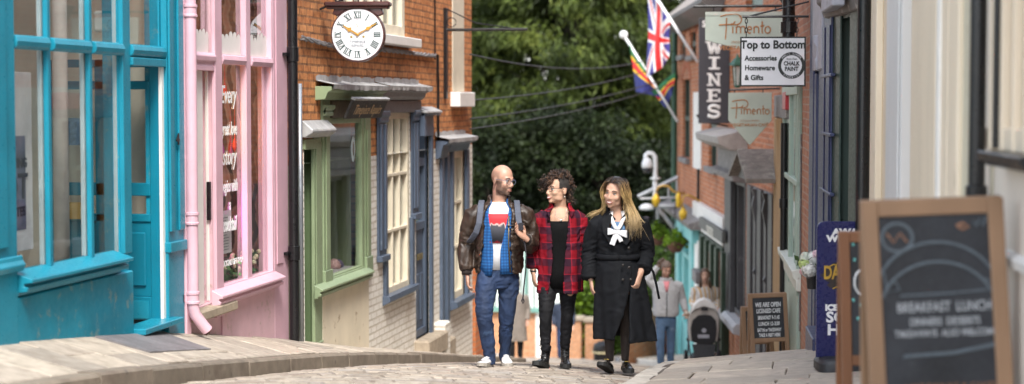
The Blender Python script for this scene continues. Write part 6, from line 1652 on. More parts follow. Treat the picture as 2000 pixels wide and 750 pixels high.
# ---------------------------------------------------------------- man in the leather jacket
def man():
    P = Person('bald bearded man in brown leather jacket, blue gingham shirt and jeans, gesturing', 968, 718, 14.9)
    P.head((.062, -.02, 1.607), 48, 6, 4, 1.05)
    P.neck((.035, .02, 1.42), .060)
    B = P.body
    B.loft([[(.03 + rx * math.sin(2 * math.pi * k / 20), .01 - ry * math.cos(2 * math.pi * k / 20), z) for k in range(20)] for z, rx, ry in ((.72, .13, .09), (.9, .15, .10), (1.05, .14, .10), (1.25, .155, .105), (1.36, .15, .09), (1.42, .07, .06))])
    P.limb([(-.15, .02, 1.35), (-.235, .04, 1.09), (-.242, -.01, .83), (-.24, -.02, .80)], [.05, .045, .032, .027])
    P.limb([(.21, .02, 1.35), (.295, .05, 1.09), (.262, -.20, 1.115), (.255, -.235, 1.125)], [.05, .045, .032, .027])
    P.limb([(-.06, 0, .82), (-.094, -.165, .50), (-.06, -.145, .25), (-.05, -.14, .11)], [.07, .05, .04, .034])
    P.limb([(.10, .01, .82), (.105, .022, .48), (.088, .07, .24), (.078, .105, .11)], [.07, .05, .04, .036])
    B.merge(hand_mb((-.24, -.03, .795), (.06, -.10, -1), (1, .1, 0), 1.0, .75, -1))
    B.merge(hand_mb((.255, -.25, 1.13), (-.62, -.35, .62), (.12, -.55, .6), 1.08, .30, 1, .5))
    P.finish(SK1)
    P.face((.03, .018, .012), (.34, .13, .11), .35, (.03, .018, .010))
    P.glasses(mat('grey_blue_frame', (.09, .11, .18), .3), .0235, .0185)
    def ss(x, a, b): t_ = min(1, max(0, (x - a) / (b - a))); return t_ * t_ * (3 - 2 * t_)
    me = P.bodyo.data; at_b = me.attributes.new('stubble', 'FLOAT', 'POINT'); vals = []
    for v in me.vertices:
        h = P.hl(v.co); f = 0
        if -.14 < h.z < .09 and (h - V_((0, 0, 0))).length < .16:
            jaw = ss(-h.z, .040 + .10 * max(0, -.03 - h.y), .058 + .10 * max(0, -.03 - h.y)) * ss(-h.y, -.022, -.008)
            side = ss(-h.y, -.010, .0) * ss(h.y, -.052, -.042) * ss(-h.z, -.005, .012) * ss(abs(h.x), .040, .052)
            mou = ss(.032 - abs(h.x), 0, .006) * ss(-h.z, .044, .049) * ss(h.z, -.064, -.060) * ss(-h.y, .06, .07)
            lip = ss(.027 - abs(h.x), 0, .005) * ss(-h.z, .056, .060) * ss(h.z, -.088, -.083) * ss(-h.y, .07, .08)
            low = ss(h.z, -.135, -.115)
            crop = .45 * ss(h.y, -.035, -.01) * ss(h.z, -.05, -.02) * ss(.085 - h.z, 0, .03) * (1 if abs(h.x) > .0 else 0)
            f = max(max(jaw, side, mou) * low * (1 - lip), crop)
        vals.append(f)
    at_b.data.foreach_set('value', vals)
    m, t, bb, o = nt('skin_stubbled')
    a_ = t.nodes.new('ShaderNodeAttribute'); a_.attribute_name = 'stubble'
    nz = noise_tex(t, pos(t, (1, 1, 1), True), 260, 2)
    fm = N(t, 'ShaderNodeMath', operation='MULTIPLY'); t.links.new(a_.outputs['Fac'], fm.inputs[0]); t.links.new(ramp(t, nz, [(.3, (.62,) * 3), (.6, (.95,) * 3)]), fm.inputs[1])
    c = ramp(t, noise_tex(t, pos(t, (1, 1, 1), True), 22, 4), [(.3, (.45, .262, .19)), (.7, (.53, .30, .215))])
    t.links.new(mixc(t, fm.outputs[0], c, (.075, .046, .034)), bb.inputs['Base Color']); bb.inputs['Roughness'].default_value = .45; bb.inputs['Subsurface Weight'].default_value = .1; bb.inputs['Subsurface Radius'].default_value = (.012, .005, .003); bb.inputs['Subsurface Scale'].default_value = .6
    me.materials[0] = m
    # jeans
    b = MB()
    b.loft([[(.025 + rx * math.sin(2 * math.pi * k / 24), .01 - ry * math.cos(2 * math.pi * k / 24), z) for k in range(24)] for z, rx, ry in ((.68, .13, .10), (.76, .172, .125), (.84, .172, .122), (.93, .165, .115))])
    b.tube([(-.058, 0, .82), (-.078, -.06, .70), (-.096, -.17, .51), (-.092, -.18, .45), (-.066, -.15, .28), (-.050, -.135, .12), (-.05, -.14, .045)], [.092, .094, .075, .070, .062, .049, .051], 18)
    b.tube([(.108, .01, .82), (.110, .02, .70), (.100, .0, .50), (.094, .01, .44), (.086, .06, .28), (.078, .10, .12), (.078, .11, .045)], [.092, .093, .073, .068, .060, .048, .050], 18)
    P.part('jeans', DENIM, wrinkle(remesh(b, .0085, 2), .012, (11, 11, 15), 3, .5))
    # t-shirt, print, shirt, jacket
    T = lambda z, rx, ry, *pp: (z, .03, .005, rx, ry) + pp
    P.part('t_shirt', WCOT, shell([T(.85, .155, .125), T(1.0, .148, .120), T(1.15, .155, .125), T(1.28, .16, .125), T(1.36, .13, .105), T(1.405, .082, .082), T(1.42, .074, .074)], -80, 80, .01, 30))
    b = shell([T(1.08, .160, .133), T(1.2, .166, .134), T(1.28, .166, .131), T(1.325, .152, .121)], -36, 26, .002, 16); m, t, bb, o = nt('shirt_print')
    tc = t.nodes.new('ShaderNodeTexCoord'); sx_ = t.nodes.new('ShaderNodeSeparateXYZ'); t.links.new(tc.outputs['Object'], sx_.inputs[0])
    mp = N(t, 'ShaderNodeMapping'); mp.inputs['Scale'].default_value = (26, 8, 7); t.links.new(tc.outputs['Object'], mp.inputs[0])
    n1 = noise_tex(t, mp.outputs[0], 1.0, 3)
    md = N(t, 'ShaderNodeMath', operation='MULTIPLY_ADD'); md.inputs[1].default_value = .16; t.links.new(n1, md.inputs[0]); t.links.new(sx_.outputs[2], md.inputs[2])
    mr = N(t, 'ShaderNodeMapRange'); mr.inputs['From Min'].default_value = 1.08; mr.inputs['From Max'].default_value = 1.44; t.links.new(md.outputs[0], mr.inputs[0])
    t.links.new(ramp(t, mr.outputs[0], [(0, (.50, .02, .03)), (.24, (.50, .02, .03)), (.27, (.04, .045, .06)), (.60, (.06, .06, .075)), (.64, (.55, .45, .42)), (.68, (.52, .02, .03)), (1, (.56, .02, .03))]), bb.inputs['Base Color']); bb.inputs['Roughness'].default_value = .7
    P.part('print', m, b)
    def fold(q, z): return .004 * math.sin(q * 9 + z * 8) * min(1, max(0, (1.3 - z) * 3))
    for sg, a0, a1 in ((-1, -100, -20), (1, 24, 100)):
        f = (lambda z, rx, ry, o: (z, .03, .005, rx, ry) + ((a0, -o) if sg < 0 else (o, a1)))
        b = shell([f(.80 if sg < 0 else .815, .176, .140, 18 if sg < 0 else 2), f(.90, .168, .136, 15 if sg < 0 else 2), f(1.02, .163, .133, 15 if sg < 0 else 3), f(1.15, .168, .1365, 19 if sg < 0 else 12), f(1.28, .168, .1365, 28 if sg < 0 else 22), f(1.37, .13, .115, 42), f(1.42, .088, .090, 48), f(1.455, .086, .088, 60)], 0, 0, .012, 24, fold)
        P.part('shirt', GING, b)
    b = MB()
    J = lambda z, rx, ry, l, r: (z, .03, .008, rx, ry, r, 360 - l)
    b.merge(shell([J(.815, .190, .150, 60, 36), J(.86, .205, .160, 58, 34), J(.95, .205, .160, 50, 29), J(1.05, .200, .156, 44, 27), J(1.15, .203, .158, 40, 27), J(1.26, .208, .158, 38, 28), J(1.33, .20, .148, 38, 31), J(1.385, .155, .122, 40, 36), J(1.42, .098, .100, 44, 46)], 0, 0, .022, 52))
    b.merge(shell([(1.40, .03, .01, .112, .108, 46, 316), (1.44, .03, .015, .096, .100, 52, 310), (1.475, .03, .022, .092, .094, 62, 300)], 0, 0, .014, 36))
    sleeve(b, [(-.125, .015, 1.355), (-.19, .02, 1.31), (-.225, .03, 1.20), (-.245, .045, 1.08), (-.252, .02, .96), (-.25, -.01, .86), (-.248, -.015, .835)], [.06, .080, .076, .070, .066, .060, .050])
    sleeve(b, [(.185, .015, 1.355), (.25, .02, 1.31), (.285, .03, 1.20), (.305, .055, 1.08), (.300, .0, 1.05), (.285, -.09, 1.075), (.268, -.17, 1.105), (.263, -.19, 1.11)], [.06, .080, .076, .072, .070, .066, .060, .052])
    P.part('jacket', LEATHER, wrinkle(remesh(b, .0085, 2), .022, (13, 13, 18), 11))
    b = MB(); b.tube([(-.248, -.018, .845), (-.246, -.022, .80)], .042, 14); b.tube([(.265, -.18, 1.108), (.259, -.222, 1.12)], .042, 14); P.part('cuff', KNIT, b)
    b = MB(); b.merge(ribbon([(.035 + .165 * math.sin(R_(q)), .008 - .162 * math.cos(R_(q)), .83 + .24 * k) for k, q in ((0, 34), (1, 28), (2, 28))], .012, .006, (1, 0, 0))); P.part('zip', mat('old_zip', (.20, .16, .10), .35, metal=.8, obj=True), b)
    b = MB(); b.add([], []); b.merge(ribbon([(.10, -.150, 1.225), (.19, -.128, 1.235)], .008, .008, (0, 0, 1))); P.part('pocket_flap', LEATHER, b)
    # shoes: left planted, right toe-up behind
    for F, toe, lift in (((-.048, -.10, .0), (-.30, -1, 0), 14), ((.080, .13, .0), (.10, -1, 0), 6)):
        u, s, R = shoe(F, 'shoe', SHOEW, SOLE, toe, 0, 1.0, sole=.03, lift=lift)
        so = P.part('shoe', SHOEW, u); P.part('sole', SOLE, s, so, smooth=False)
        b = MB()
        for k in range(5): b.tube([V_(F) + R @ V_((-.024, -.11 - .02 * k, .088 - .006 * k)), V_(F) + R @ V_((0, -.112 - .02 * k, .096 - .008 * k)), V_(F) + R @ V_((.024, -.11 - .02 * k, .088 - .006 * k))], .0035, 6)
        P.part('laces', WCOT, b, so)
    b = MB(); b.tube([(.262 + .036 * math.cos(q), -.215 + .012 * math.sin(q), 1.118 + .036 * math.sin(q)) for q in [k * math.pi / 8 for k in range(17)]], .006, 6); P.part('watch_strap', BLACK, b)
    return P
man()
def rootof(px, py, d): return at(px, py, d), YAW
# backpack worn by the man, camera strap
P0 = at(968, 718, 14.9)
bp = thing('backpack', 'grey blue backpack whose straps show over the brown leather jacket', 'backpack', P0, YAW)
STRAP = mat('grey_strap', (.075, .085, .115), .8, var=.15, bmp=.3, bsc=90, obj=True)
for x, s in ((-.118, -1), (.180, 1)):
    b = ribbon([(x, .10, 1.37), (x, .02, 1.428), (x + s * .004, -.07, 1.405), (x + s * .010, -.140, 1.335), (x + s * .020, -.168, 1.25), (x + s * .045, -.160, 1.17), (x + s * .085, -.115, 1.11), (x + s * .105, -.03, 1.08)], .050, .016, (1, 0, 0)); b.build('strap', STRAP, bp, local=True, bevel=.004)
b = MB(); b.loft([[(.03 + w * math.cos(q), .255 + d_ * math.sin(q), z) for q in [2 * math.pi * k / 20 for k in range(20)]] for z, w, d_ in ((.92, .10, .05), (.95, .145, .08), (1.1, .15, .095), (1.28, .145, .085), (1.38, .10, .05))]); b.build('bag', STRAP, bp, local=True, smooth=True)
b = MB(); b.tube([(.245, -.24, 1.11), (.262, -.26, .98), (.255, -.24, .85), (.240, -.23, .72), (.232, -.23, .62)], .006, 6); b.tube([(.232, -.23, .62), (.222, -.23, .60), (.232, -.23, .578), (.242, -.23, .60), (.232, -.23, .62)], .007, 6)
b.box(.195, .235, -.30, -.26, 1.20, 1.26)
o = b.build('camera_strap', mat('strap_black', (.014, .012, .018), .6), local=True); o.location = P0; o.rotation_euler = (0, 0, YAW); tag(o, "dark wrist strap and small camera hanging from the gesturing man's raised hand", 'strap')

# ---------------------------------------------------------------- woman in the red plaid shirt
def curl(b, c, ax, r, turns, L, tr, rnd):
    ax = V_(ax).normalized(); u = ax.orthogonal().normalized(); v = ax.cross(u); n = int(7 * turns); ph = rnd.uniform(0, 6)
    b.tube([V_(c) + ax * (L * k / n) + u * (r * math.cos(ph + 2 * math.pi * turns * k / n)) + v * (r * math.sin(ph + 2 * math.pi * turns * k / n)) for k in range(n + 1)], tr, 5)
def woman1():
    P = Person('woman with dark curly undercut hair, red plaid shirt, black jeans and boots', 1088, 719, 15.0)
    P.head((.008, -.01, 1.540), -58, -4, -3, 1.04, False, 1)
    P.neck((.03, .02, 1.375), .050)
    B = P.body; 
    B.loft([[(.02 + rx * math.sin(2 * math.pi * k / 20), .01 - ry * math.cos(2 * math.pi * k / 20), z) for k in range(20)] for z, rx, ry in ((.72, .12, .09), (.85, .13, .09), (1.0, .11, .085), (1.2, .128, .105), (1.31, .14, .088), (1.365, .11, .065), (1.39, .05, .05))])
    P.limb([(-.125, .02, 1.30), (-.20, .05, 1.05), (-.208, -.03, .85), (-.207, -.04, .82)], [.045, .038, .027, .023])
    P.limb([(.165, .02, 1.30), (.215, .06, 1.04), (.165, -.04, .78), (.16, -.05, .75)], [.045, .038, .027, .023])
    P.limb([(-.065, 0, .80), (-.098, -.11, .50), (-.102, -.095, .16)], [.06, .042, .03]); P.limb([(.09, .015, .80), (.09, .022, .50), (.072, .085, .16)], [.06, .042, .03])
    B.merge(hand_mb((-.207, -.05, .835), (.10, -.05, -1), (.9, .3, 0), .92, .45, -1, .25))
    B.merge(hand_mb((.160, -.06, .745), (-.35, -.30, -.85), (-.7, .4, 0), .9, .7, 1, .2))
    P.finish(SK3)
    P.face((.012, .008, .006), (.42, .13, .12), 1.0, (.02, .010, .006))
    P.glasses(mat('dark_frame', (.018, .012, .012), .3), .024, .018)
    rnd = random.Random(5)
    def under(c):
        h = P.hl(c); return h.z > -.045 and h.y > -.035 and (h.z > .01 or h.y > .035) and not (abs(h.x) > .073 and h.z < .016 and h.y < .035) or (h.y > .05 and h.z > -.1) or h.z > .085
    P.part('cropped_hair', mat('cropped_hair', (.022, .017, .015), .8, var=.4, scale=50, obj=True), patch(P.bm, under, .004))
    b = MB()
    for k in range(330):
        z = rnd.uniform(.04, .135); q = rnd.uniform(0, 6.28); rr = math.sqrt(max(0, 1 - ((z - .02) / .125) ** 2))
        x, y = .075 * rr * math.cos(q), .01 + .10 * rr * math.sin(q)
        if x > .03 and z < .09 and y < .06: continue        # the cropped side, towards the camera
        c = V_((x, y, z)); n = V_((x, y - .01, z - .02)).normalized()
        curl(b, P.H(c * 1.03), P.HR @ (n + V_((rnd.gauss(0, .5), rnd.gauss(0, .5), rnd.gauss(0, .4) + .1))), rnd.uniform(.006, .012), rnd.uniform(1.2, 2.2), rnd.uniform(.02, .045), .0032, rnd)
    for k in range(90):    # fringe falling over the far temple
        c = P.H((-.045 + rnd.gauss(0, .018), -.075 + rnd.gauss(0, .02), .062 + rnd.gauss(0, .03)))
        curl(b, c, P.HR @ V_((-.6 + rnd.gauss(0, .4), -.5 + rnd.gauss(0, .3), -.8 + rnd.gauss(0, .5))), rnd.uniform(.006, .011), 2.2, rnd.uniform(.03, .07), .003, rnd)
    for k in range(150):   # curls behind the ear and down the nape
        c = P.H((rnd.uniform(-.05, .055), .085 + rnd.gauss(0, .018), rnd.uniform(-.10, .05)))
        curl(b, c, P.HR @ V_((rnd.gauss(.1, .4), .6 + rnd.gauss(0, .4), -.7 + rnd.gauss(0, .4))), rnd.uniform(.007, .012), 2, rnd.uniform(.025, .05), .003, rnd)
    m, t, bb, o = nt('curly_hair'); g = t.nodes.new('ShaderNodeNewGeometry')
    t.links.new(ramp(t, g.outputs['Random Per Island'], [(0, (.010, .007, .006)), (.55, (.028, .016, .011)), (.85, (.075, .038, .022)), (1, (.14, .075, .045))]), bb.inputs['Base Color']); bb.inputs['Roughness'].default_value = .42
    P.part('hair', m, b)
    b = MB(); b.ball(P.H((.080, .012, -.058)), .006, 8, 6); P.part('earring', mat('pearl', (.6, .58, .55), .2), b)
    # clothes
    b = MB()
    b.loft([[(.02 + rx * math.sin(2 * math.pi * k / 24), .01 - ry * math.cos(2 * math.pi * k / 24), z) for k in range(24)] for z, rx, ry in ((.66, .12, .10), (.74, .155, .118), (.84, .155, .115), (.95, .14, .10))])
    b.tube([(-.065, 0, .78), (-.085, -.05, .66), (-.098, -.11, .51), (-.10, -.115, .46), (-.102, -.10, .32), (-.102, -.095, .16)], [.080, .079, .060, .057, .050, .042], 16)
    b.tube([(.092, .01, .78), (.096, .02, .66), (.09, .02, .51), (.088, .025, .46), (.078, .06, .32), (.070, .09, .16)], [.080, .079, .060, .057, .050, .042], 16)
    P.part('jeans', BLKJEAN, wrinkle(remesh(b, .0085, 2), .009, (12, 12, 20), 7, .5))
    T = lambda z, rx, ry, *pp: (z, .022, .005, rx, ry) + pp
    P.part('top', BLKCOT, shell([T(.70, .158, .128), T(.85, .150, .124), T(1.0, .132, .112), T(1.12, .142, .125), T(1.2, .147, .126), T(1.275, .142, .108)], -85, 85, .01, 30))
    b = MB()
    for x in (-.075, .105): b.merge(ribbon([(x, -.108, 1.265), (x * 1.02, -.075, 1.335), (x, .0, 1.355)], .028, .008, (1, 0, 0)))
    P.part('top_strap', BLKCOT, b)
    b = MB()
    J = lambda z, rx, ry, l, r, cx=.022: (z, cx, .010, rx, ry, r, 360 - l)
    def fold(q, z): return .013 * math.sin(q * 7 + 2 + z * 2) * min(1, max(0, (1.15 - z) * 2.0))
    b.merge(shell([J(.655, .200, .170, 30, 6), J(.72, .195, .165, 25, 6), J(.82, .188, .158, 20, 8), J(.95, .185, .150, 17, 10), J(1.08, .180, .146, 19, 14), J(1.2, .178, .142, 23, 19), J(1.30, .172, .128, 27, 24), J(1.352, .140, .106, 34, 32), J(1.39, .090, .090, 42, 42)], 0, 0, .014, 60, fold))
    b.merge(shell([(1.36, .024, .01, .118, .104, 36, 322), (1.405, .026, .016, .090, .090, 46, 312), (1.428, .026, .02, .092, .090, 54, 304)], 0, 0, .014, 36))
    for s, pts in ((-1, [(-.025, -.085, 1.405), (-.080, -.103, 1.355), (-.070, -.128, 1.31)]), (1, [(.080, -.085, 1.405), (.130, -.103, 1.355), (.118, -.128, 1.31)])): b.tube(pts, [.012, .022, .008], 8, squash=.6)
    sleeve(b, [(-.10, .015, 1.322), (-.155, .02, 1.28), (-.192, .035, 1.15), (-.212, .05, 1.04), (-.212, .015, .95), (-.208, -.025, .885), (-.207, -.03, .865)], [.055, .070, .068, .064, .062, .062, .042])
    sleeve(b, [(.14, .015, 1.322), (.195, .02, 1.28), (.225, .04, 1.15), (.235, .06, 1.03), (.212, .03, .92), (.178, -.025, .80), (.172, -.035, .775)], [.055, .070, .068, .066, .066, .066, .042])
    P.part('plaid_shirt', PLAID, wrinkle(remesh(b, .0085, 2), .015, (10, 10, 12), 5))
    for F, toe, lift in (((-.100, -.06, .0), (-.38, -1, 0), 16), ((.072, .13, .0), (.0, -1, 0), 4)):
        u, s, R = shoe(F, 'boot', SHOEB, SOLEB, toe, 0, .95, sole=.038, high=.16, lift=lift)
        so = P.part('boot', SHOEB, u); P.part('sole', SOLEB, s, so, smooth=False)
        b = MB()
        for k in range(6):
            y, z = (-.115, .098) if k == 0 else (-.085 + .006 * k, .10 + .022 * k)
            b.tube([V_(F) + R @ V_((-.026, y + .01, z)), V_(F) + R @ V_((0, y - .006, z + .006)), V_(F) + R @ V_((.026, y + .01, z))], .0032, 5)
        P.part('laces', mat('lace_grey', (.06, .06, .06), .7), b, so)
        b = MB(); b.lathe([(.0435, .195), (.046, .197), (.046, .205), (.0435, .207)], V_(F) + R @ V_((0, -.028, 0)), 14); P.part('lining', mat('boot_lining', (.35, .33, .30), .8), b, so)
    b = MB(); b.tube([(.0 + .05 * math.sin(q) + .03, -.098 - .012 * math.cos(q), 1.29 + .062 * (1 - math.cos(q))) for q in [-2.1 + 4.2 * k / 14 for k in range(15)]], .0018, 5); nk = P.part('necklace', mat('silver', (.6, .58, .55), .25, metal=.9), b)
    b = MB(); b.ball((.03, -.116, 1.283), (.010, .004, .010), 10, 6); P.part('pendant', mat('silver', (.6, .58, .55), .25, metal=.9), b, nk)
    b = MB(); b.lathe([(.026, -.006), (.030, -.005), (.030, .005), (.026, .006)], (-.207, -.045, .845), 14); P.part('bracelet', BLACK, b)
woman1()

# ---------------------------------------------------------------- woman in the black trench coat
def woman2():
    P = Person('smiling woman with long fair hair in a long black belted trench coat', 1205, 727, 14.6)
    P.head((-.024, -.03, 1.508), -27, 2, 8, 1.05, False, 1)
    P.neck((-.005, .01, 1.315), .049)
    B = P.body
    B.loft([[(.005 + rx * math.sin(2 * math.pi * k / 20), .01 - ry * math.cos(2 * math.pi * k / 20), z) for k in range(20)] for z, rx, ry in ((.66, .13, .09), (.80, .13, .09), (.98, .11, .08), (1.16, .125, .085), (1.26, .125, .078), (1.31, .09, .06), (1.345, .05, .05))])
    P.limb([(-.15, .02, 1.26), (-.215, .05, 1.01), (-.222, -.03, .78)], [.045, .038, .025]); P.limb([(.17, .02, 1.26), (.235, .06, 1.0), (.185, -.10, .84), (.18, -.12, .82)], [.045, .038, .027, .023])
    B.merge(hand_mb((-.222, -.04, .775), (.12, -.15, -1), (.9, .2, 0), .9, .5, -1, .2)); B.merge(hand_mb((.178, -.125, .825), (-.25, -.25, -.9), (-.6, .5, .2), .95, .75, 1, .25))
    P.finish(SK2)
    # tights-clad legs
    b = MB(); b.tube([(-.05, 0, .72), (-.062, -.06, .45), (-.066, -.05, .30), (-.062, -.03, .10)], [.07, .05, .046, .032], 14); b.tube([(.075, .02, .72), (.08, .06, .45), (.078, .11, .30), (.075, .12, .08)], [.07, .05, .046, .032], 14)
    P.part('tights', mat('sheer_tights', (.026, .018, .016), .6, var=.3, obj=True), remesh(b, .008, 2))
    P.face((.03, .018, .012), (.40, .12, .11), 1.0, (.02, .012, .008), closed=True)
    # hair: cap + long strands
    m, t, bb, o = nt('fair_hair')
    tc = t.nodes.new('ShaderNodeTexCoord'); s = t.nodes.new('ShaderNodeSeparateXYZ'); t.links.new(tc.outputs['Object'], s.inputs[0])
    g = t.nodes.new('ShaderNodeNewGeometry')
    ad = N(t, 'ShaderNodeMath', operation='MULTIPLY_ADD'); ad.inputs[1].default_value = -.05; t.links.new(g.outputs['Random Per Island'], ad.inputs[0]); t.links.new(s.outputs[2], ad.inputs[2])
    mr = N(t, 'ShaderNodeMapRange'); mr.inputs['From Min'].default_value = 1.15; mr.inputs['From Max'].default_value = 1.60; t.links.new(ad.outputs[0], mr.inputs[0])
    c = ramp(t, mr.outputs[0], [(0, (.34, .25, .14)), (.3, (.50, .36, .18)), (.70, (.47, .32, .14)), (.86, (.20, .125, .06)), (.95, (.03, .02, .015))])
    c = mixc(t, 1.0, c, ramp(t, g.outputs['Random Per Island'], [(0, (.5, .48, .45)), (1, (1.5, 1.5, 1.5))]), 'MULTIPLY')
    t.links.new(c, bb.inputs['Base Color']); bb.inputs['Roughness'].default_value = .38
    def cap(c):
        h = P.hl(c); return (h.z > .045 and h.y > -.085 + (h.z < .08) * .045) or (h.y > .0 and h.z > -.09) 
    b = patch(P.bm, cap, .010); rnd = random.Random(9)
    for k in range(760):
        sd = 1 if rnd.random() < .62 else -1
        u = rnd.random(); y0 = -.075 + .15 * u
        st = P.H((.012 * sd - .012, y0, .128 - .9 * (y0 - .01) ** 2 * 6))
        m1 = P.H((sd * (.062 + rnd.gauss(0, .005)), y0 * .95 + rnd.gauss(0, .008), .085 + rnd.gauss(0, .008)))
        m2 = P.H((sd * (.093 + rnd.gauss(0, .006)), (y0 + .02) * .9 + rnd.gauss(0, .01), .0))
        if sd > 0:
            e1 = V_((.080 + .042 * u + rnd.gauss(0, .014), -.06 + .11 * u + rnd.gauss(0, .02), 1.385 + rnd.gauss(0, .01))); L = rnd.uniform(.05, .21)
            e2 = e1 + V_((.022 + .030 * u + rnd.gauss(0, .012), -.080 + .02 * u + rnd.gauss(0, .012), -.09)); e3 = e2 + V_((-.008 + rnd.gauss(0, .016 + .04 * (rnd.random() < .10)), -.015 + rnd.gauss(0, .012), -L + .04))
        else:
            e1 = V_((-.108 + rnd.gauss(0, .010), -.01 + .08 * u, 1.385)); e2 = e1 + V_((-.03 + rnd.gauss(0, .02), .05 + rnd.gauss(0, .02), -.05)); e3 = e2 + V_((-.03 + rnd.gauss(0, .025), .02, -.03 + rnd.gauss(0, .02)))
        pts = [st, m1, m2, e1, e2, e3]; Q = []
        for i in range(len(pts) - 1):
            p0, p1, p2, p3 = V_(pts[max(i - 1, 0)]), V_(pts[i]), V_(pts[i + 1]), V_(pts[min(i + 2, len(pts) - 1)])
            for tt in (0, .33, .67): Q.append(.5 * ((2 * p1) + (p2 - p0) * tt + (2 * p0 - 5 * p1 + 4 * p2 - p3) * tt ** 2 + (3 * p1 - p0 - 3 * p2 + p3) * tt ** 3))
        Q.append(V_(pts[-1])); n = len(Q)
        b.tube(Q, [.0030 * (1 - .75 * (i / (n - 1)) ** 2) for i in range(n)], 4)
    P.part('hair', m, b)
    # blouse collar and bow
    for s_, x0 in ((-1, -.055), (1, .055)):
        b = ribbon([(x0 * .85 - .005, -.03, 1.355), (x0 - .005, -.085, 1.31), (x0 * .45 - .008, -.122, 1.24), (-.012, -.135, 1.20)], .032, .008, (1, -.2, .2)); P.part('blouse_collar', WCOT, b)
    b = shell([(1.15, .0, .005, .10, .122), (1.22, 0, .005, .09, .110), (1.27, 0, .0, .07, .085)], -40, 40, .006, 14); P.part('blouse', mat('blouse_blue', (.10, .20, .36), .7, var=.6, scale=30, obj=True), b)
    b = MB(); b.ball((-.015, -.160, 1.188), (.014, .012, .016), 12, 8)
    def loop(x0, x1, z1, w):
        L = []
        for k in range(13):
            q = math.pi * 2 * k / 12; u = .5 - .5 * math.cos(q)
            L.append((x0 + (x1 - x0) * u, -.160 - .016 * math.sin(q), 1.190 + (z1 - 1.190) * u))
        bb = MB(); rings = []
        for k, p in enumerate(L):
            u = .5 - .5 * math.cos(math.pi * 2 * k / 12); hw = .010 + w * u ** .7
            rings.append([V_(p) + V_((0, .003, hw)), V_(p) + V_((0, -.003, hw)), V_(p) + V_((0, -.003, -hw)), V_(p) + V_((0, .003, -hw))])
        return bb.loft(rings)
    b.merge(loop(-.018, -.092, 1.196, .020)); b.merge(loop(-.012, .070, 1.172, .022))
    b.merge(ribbon([(-.018, -.160, 1.185), (-.034, -.172, 1.14), (-.056, -.174, 1.085)], .044, .006, (1, 0, .35)))
    b.merge(ribbon([(-.010, -.160, 1.185), (.006, -.170, 1.15), (.022, -.172, 1.11)], .034, .006, (1, 0, -.3)))
    b = remesh(b, .004, 2); wrinkle(b, .006, (30, 30, 14), 4)
    P.part('neck_bow', WCOT, b)
    # trench coat
    def fold(q, z): return (.026 * math.sin(q * 5 + 1.0 + z * 1.2) + .012 * math.sin(q * 11 + z * 4) + .012 * noise.noise(V_((q * 2, z * 3, 4)))) * min(1, max(0, (.92 - z) * 1.5))
    J = lambda z, rx, ry, l, r, cx=.008: (z, cx, .012, rx, ry, r, 360 - l)
    b = MB()
    b.merge(shell([J(.97, .168, .138, -22, -22), J(1.05, .180, .146, -10, -10), J(1.14, .190, .152, 8, 8), J(1.20, .192, .148, 19, 19), J(1.268, .178, .128, 28, 28), J(1.312, .130, .104, 38, 38), J(1.345, .090, .090, 48, 48)], 0, 0, .016, 60)); b.merge(shell([(1.315, .0, .012, .112, .104, 48, 312), (1.36, -.004, .014, .088, .092, 58, 302), (1.395, -.006, .018, .092, .094, 66, 294)], 0, 0, .014, 36))
    sleeve(b, [(-.115, .015, 1.28), (-.178, .02, 1.24), (-.215, .04, 1.11), (-.232, .055, 1.0), (-.235, .02, .90), (-.232, -.02, .80), (-.230, -.025, .785)], [.058, .074, .072, .068, .066, .068, .062])
    sleeve(b, [(.135, .015, 1.28), (.20, .02, 1.24), (.237, .04, 1.11), (.250, .065, 1.0), (.236, .015, .94), (.205, -.06, .87), (.200, -.075, .86)], [.058, .074, .072, .070, .070, .070, .064])
    co_ = P.part('coat', COAT, wrinkle(remesh(b, .0085, 2), .017, (10, 10, 14), 21))
    S = lambda z, rx, ry, a0, a1, cx: (z, cx, .015, rx, ry, a0, a1)
    b = shell([S(.955, .172, .142, 20, 250, .008), S(.85, .200, .165, 20, 250, .020), S(.70, .214, .185, 14, 250, .034), S(.5, .226, .205, 6, 250, .056), S(.35, .234, .225, 2, 250, .072), S(.275, .238, .235, 0, 250, .080)], 0, 0, .024, 70, fold)
    P.part('coat_skirt', COAT, wrinkle(remesh(b, .010, 1), .010, (7, 7, 5), 31))
    b = shell([S(.957, .178, .152, -120, 34, .008), S(.85, .196, .178, -120, 30, .010), S(.70, .198, .200, -120, 22, .008), S(.5, .194, .218, -120, 8, .004), S(.36, .190, .23, -120, -4, .0), S(.295, .190, .235, -120, -10, .0)], 0, 0, .024, 60, fold)
    P.part('coat_panel', COAT, wrinkle(remesh(b, .010, 1), .010, (7, 7, 6), 37))
    b = shell([(.955, .008, .012, .186, .158), (.975, .008, .012, .186, .156), (.998, .008, .012, .183, .154)], 0, 360, .012, 60); P.part('belt', COAT, b)
    for s_, pts in ((-1, [(-.04, -.08, 1.315), (-.105, -.108, 1.265), (-.10, -.142, 1.20), (-.05, -.152, 1.12)]), (1, [(.04, -.08, 1.315), (.110, -.108, 1.265), (.115, -.142, 1.20), (.04, -.155, 1.10)])):
        P.part('lapel', COAT, ribbon(pts, .066, .012, (1, 0, .35 * s_)), smooth=False)
    for x, z in ((.085, 1.06), (.085, .90), (.035, .80), (.10, .80), (.035, .92)):
        b = MB(); b.lathe([(.001, 0), (.011, .001), (.012, .005), (.001, .006)], (x, -.175 if z > 1 else -.195, z), 12, Matrix.Rotation(R_(90), 3, 'X')); P.part('button', mat('horn_button', (.03, .025, .022), .25), b)
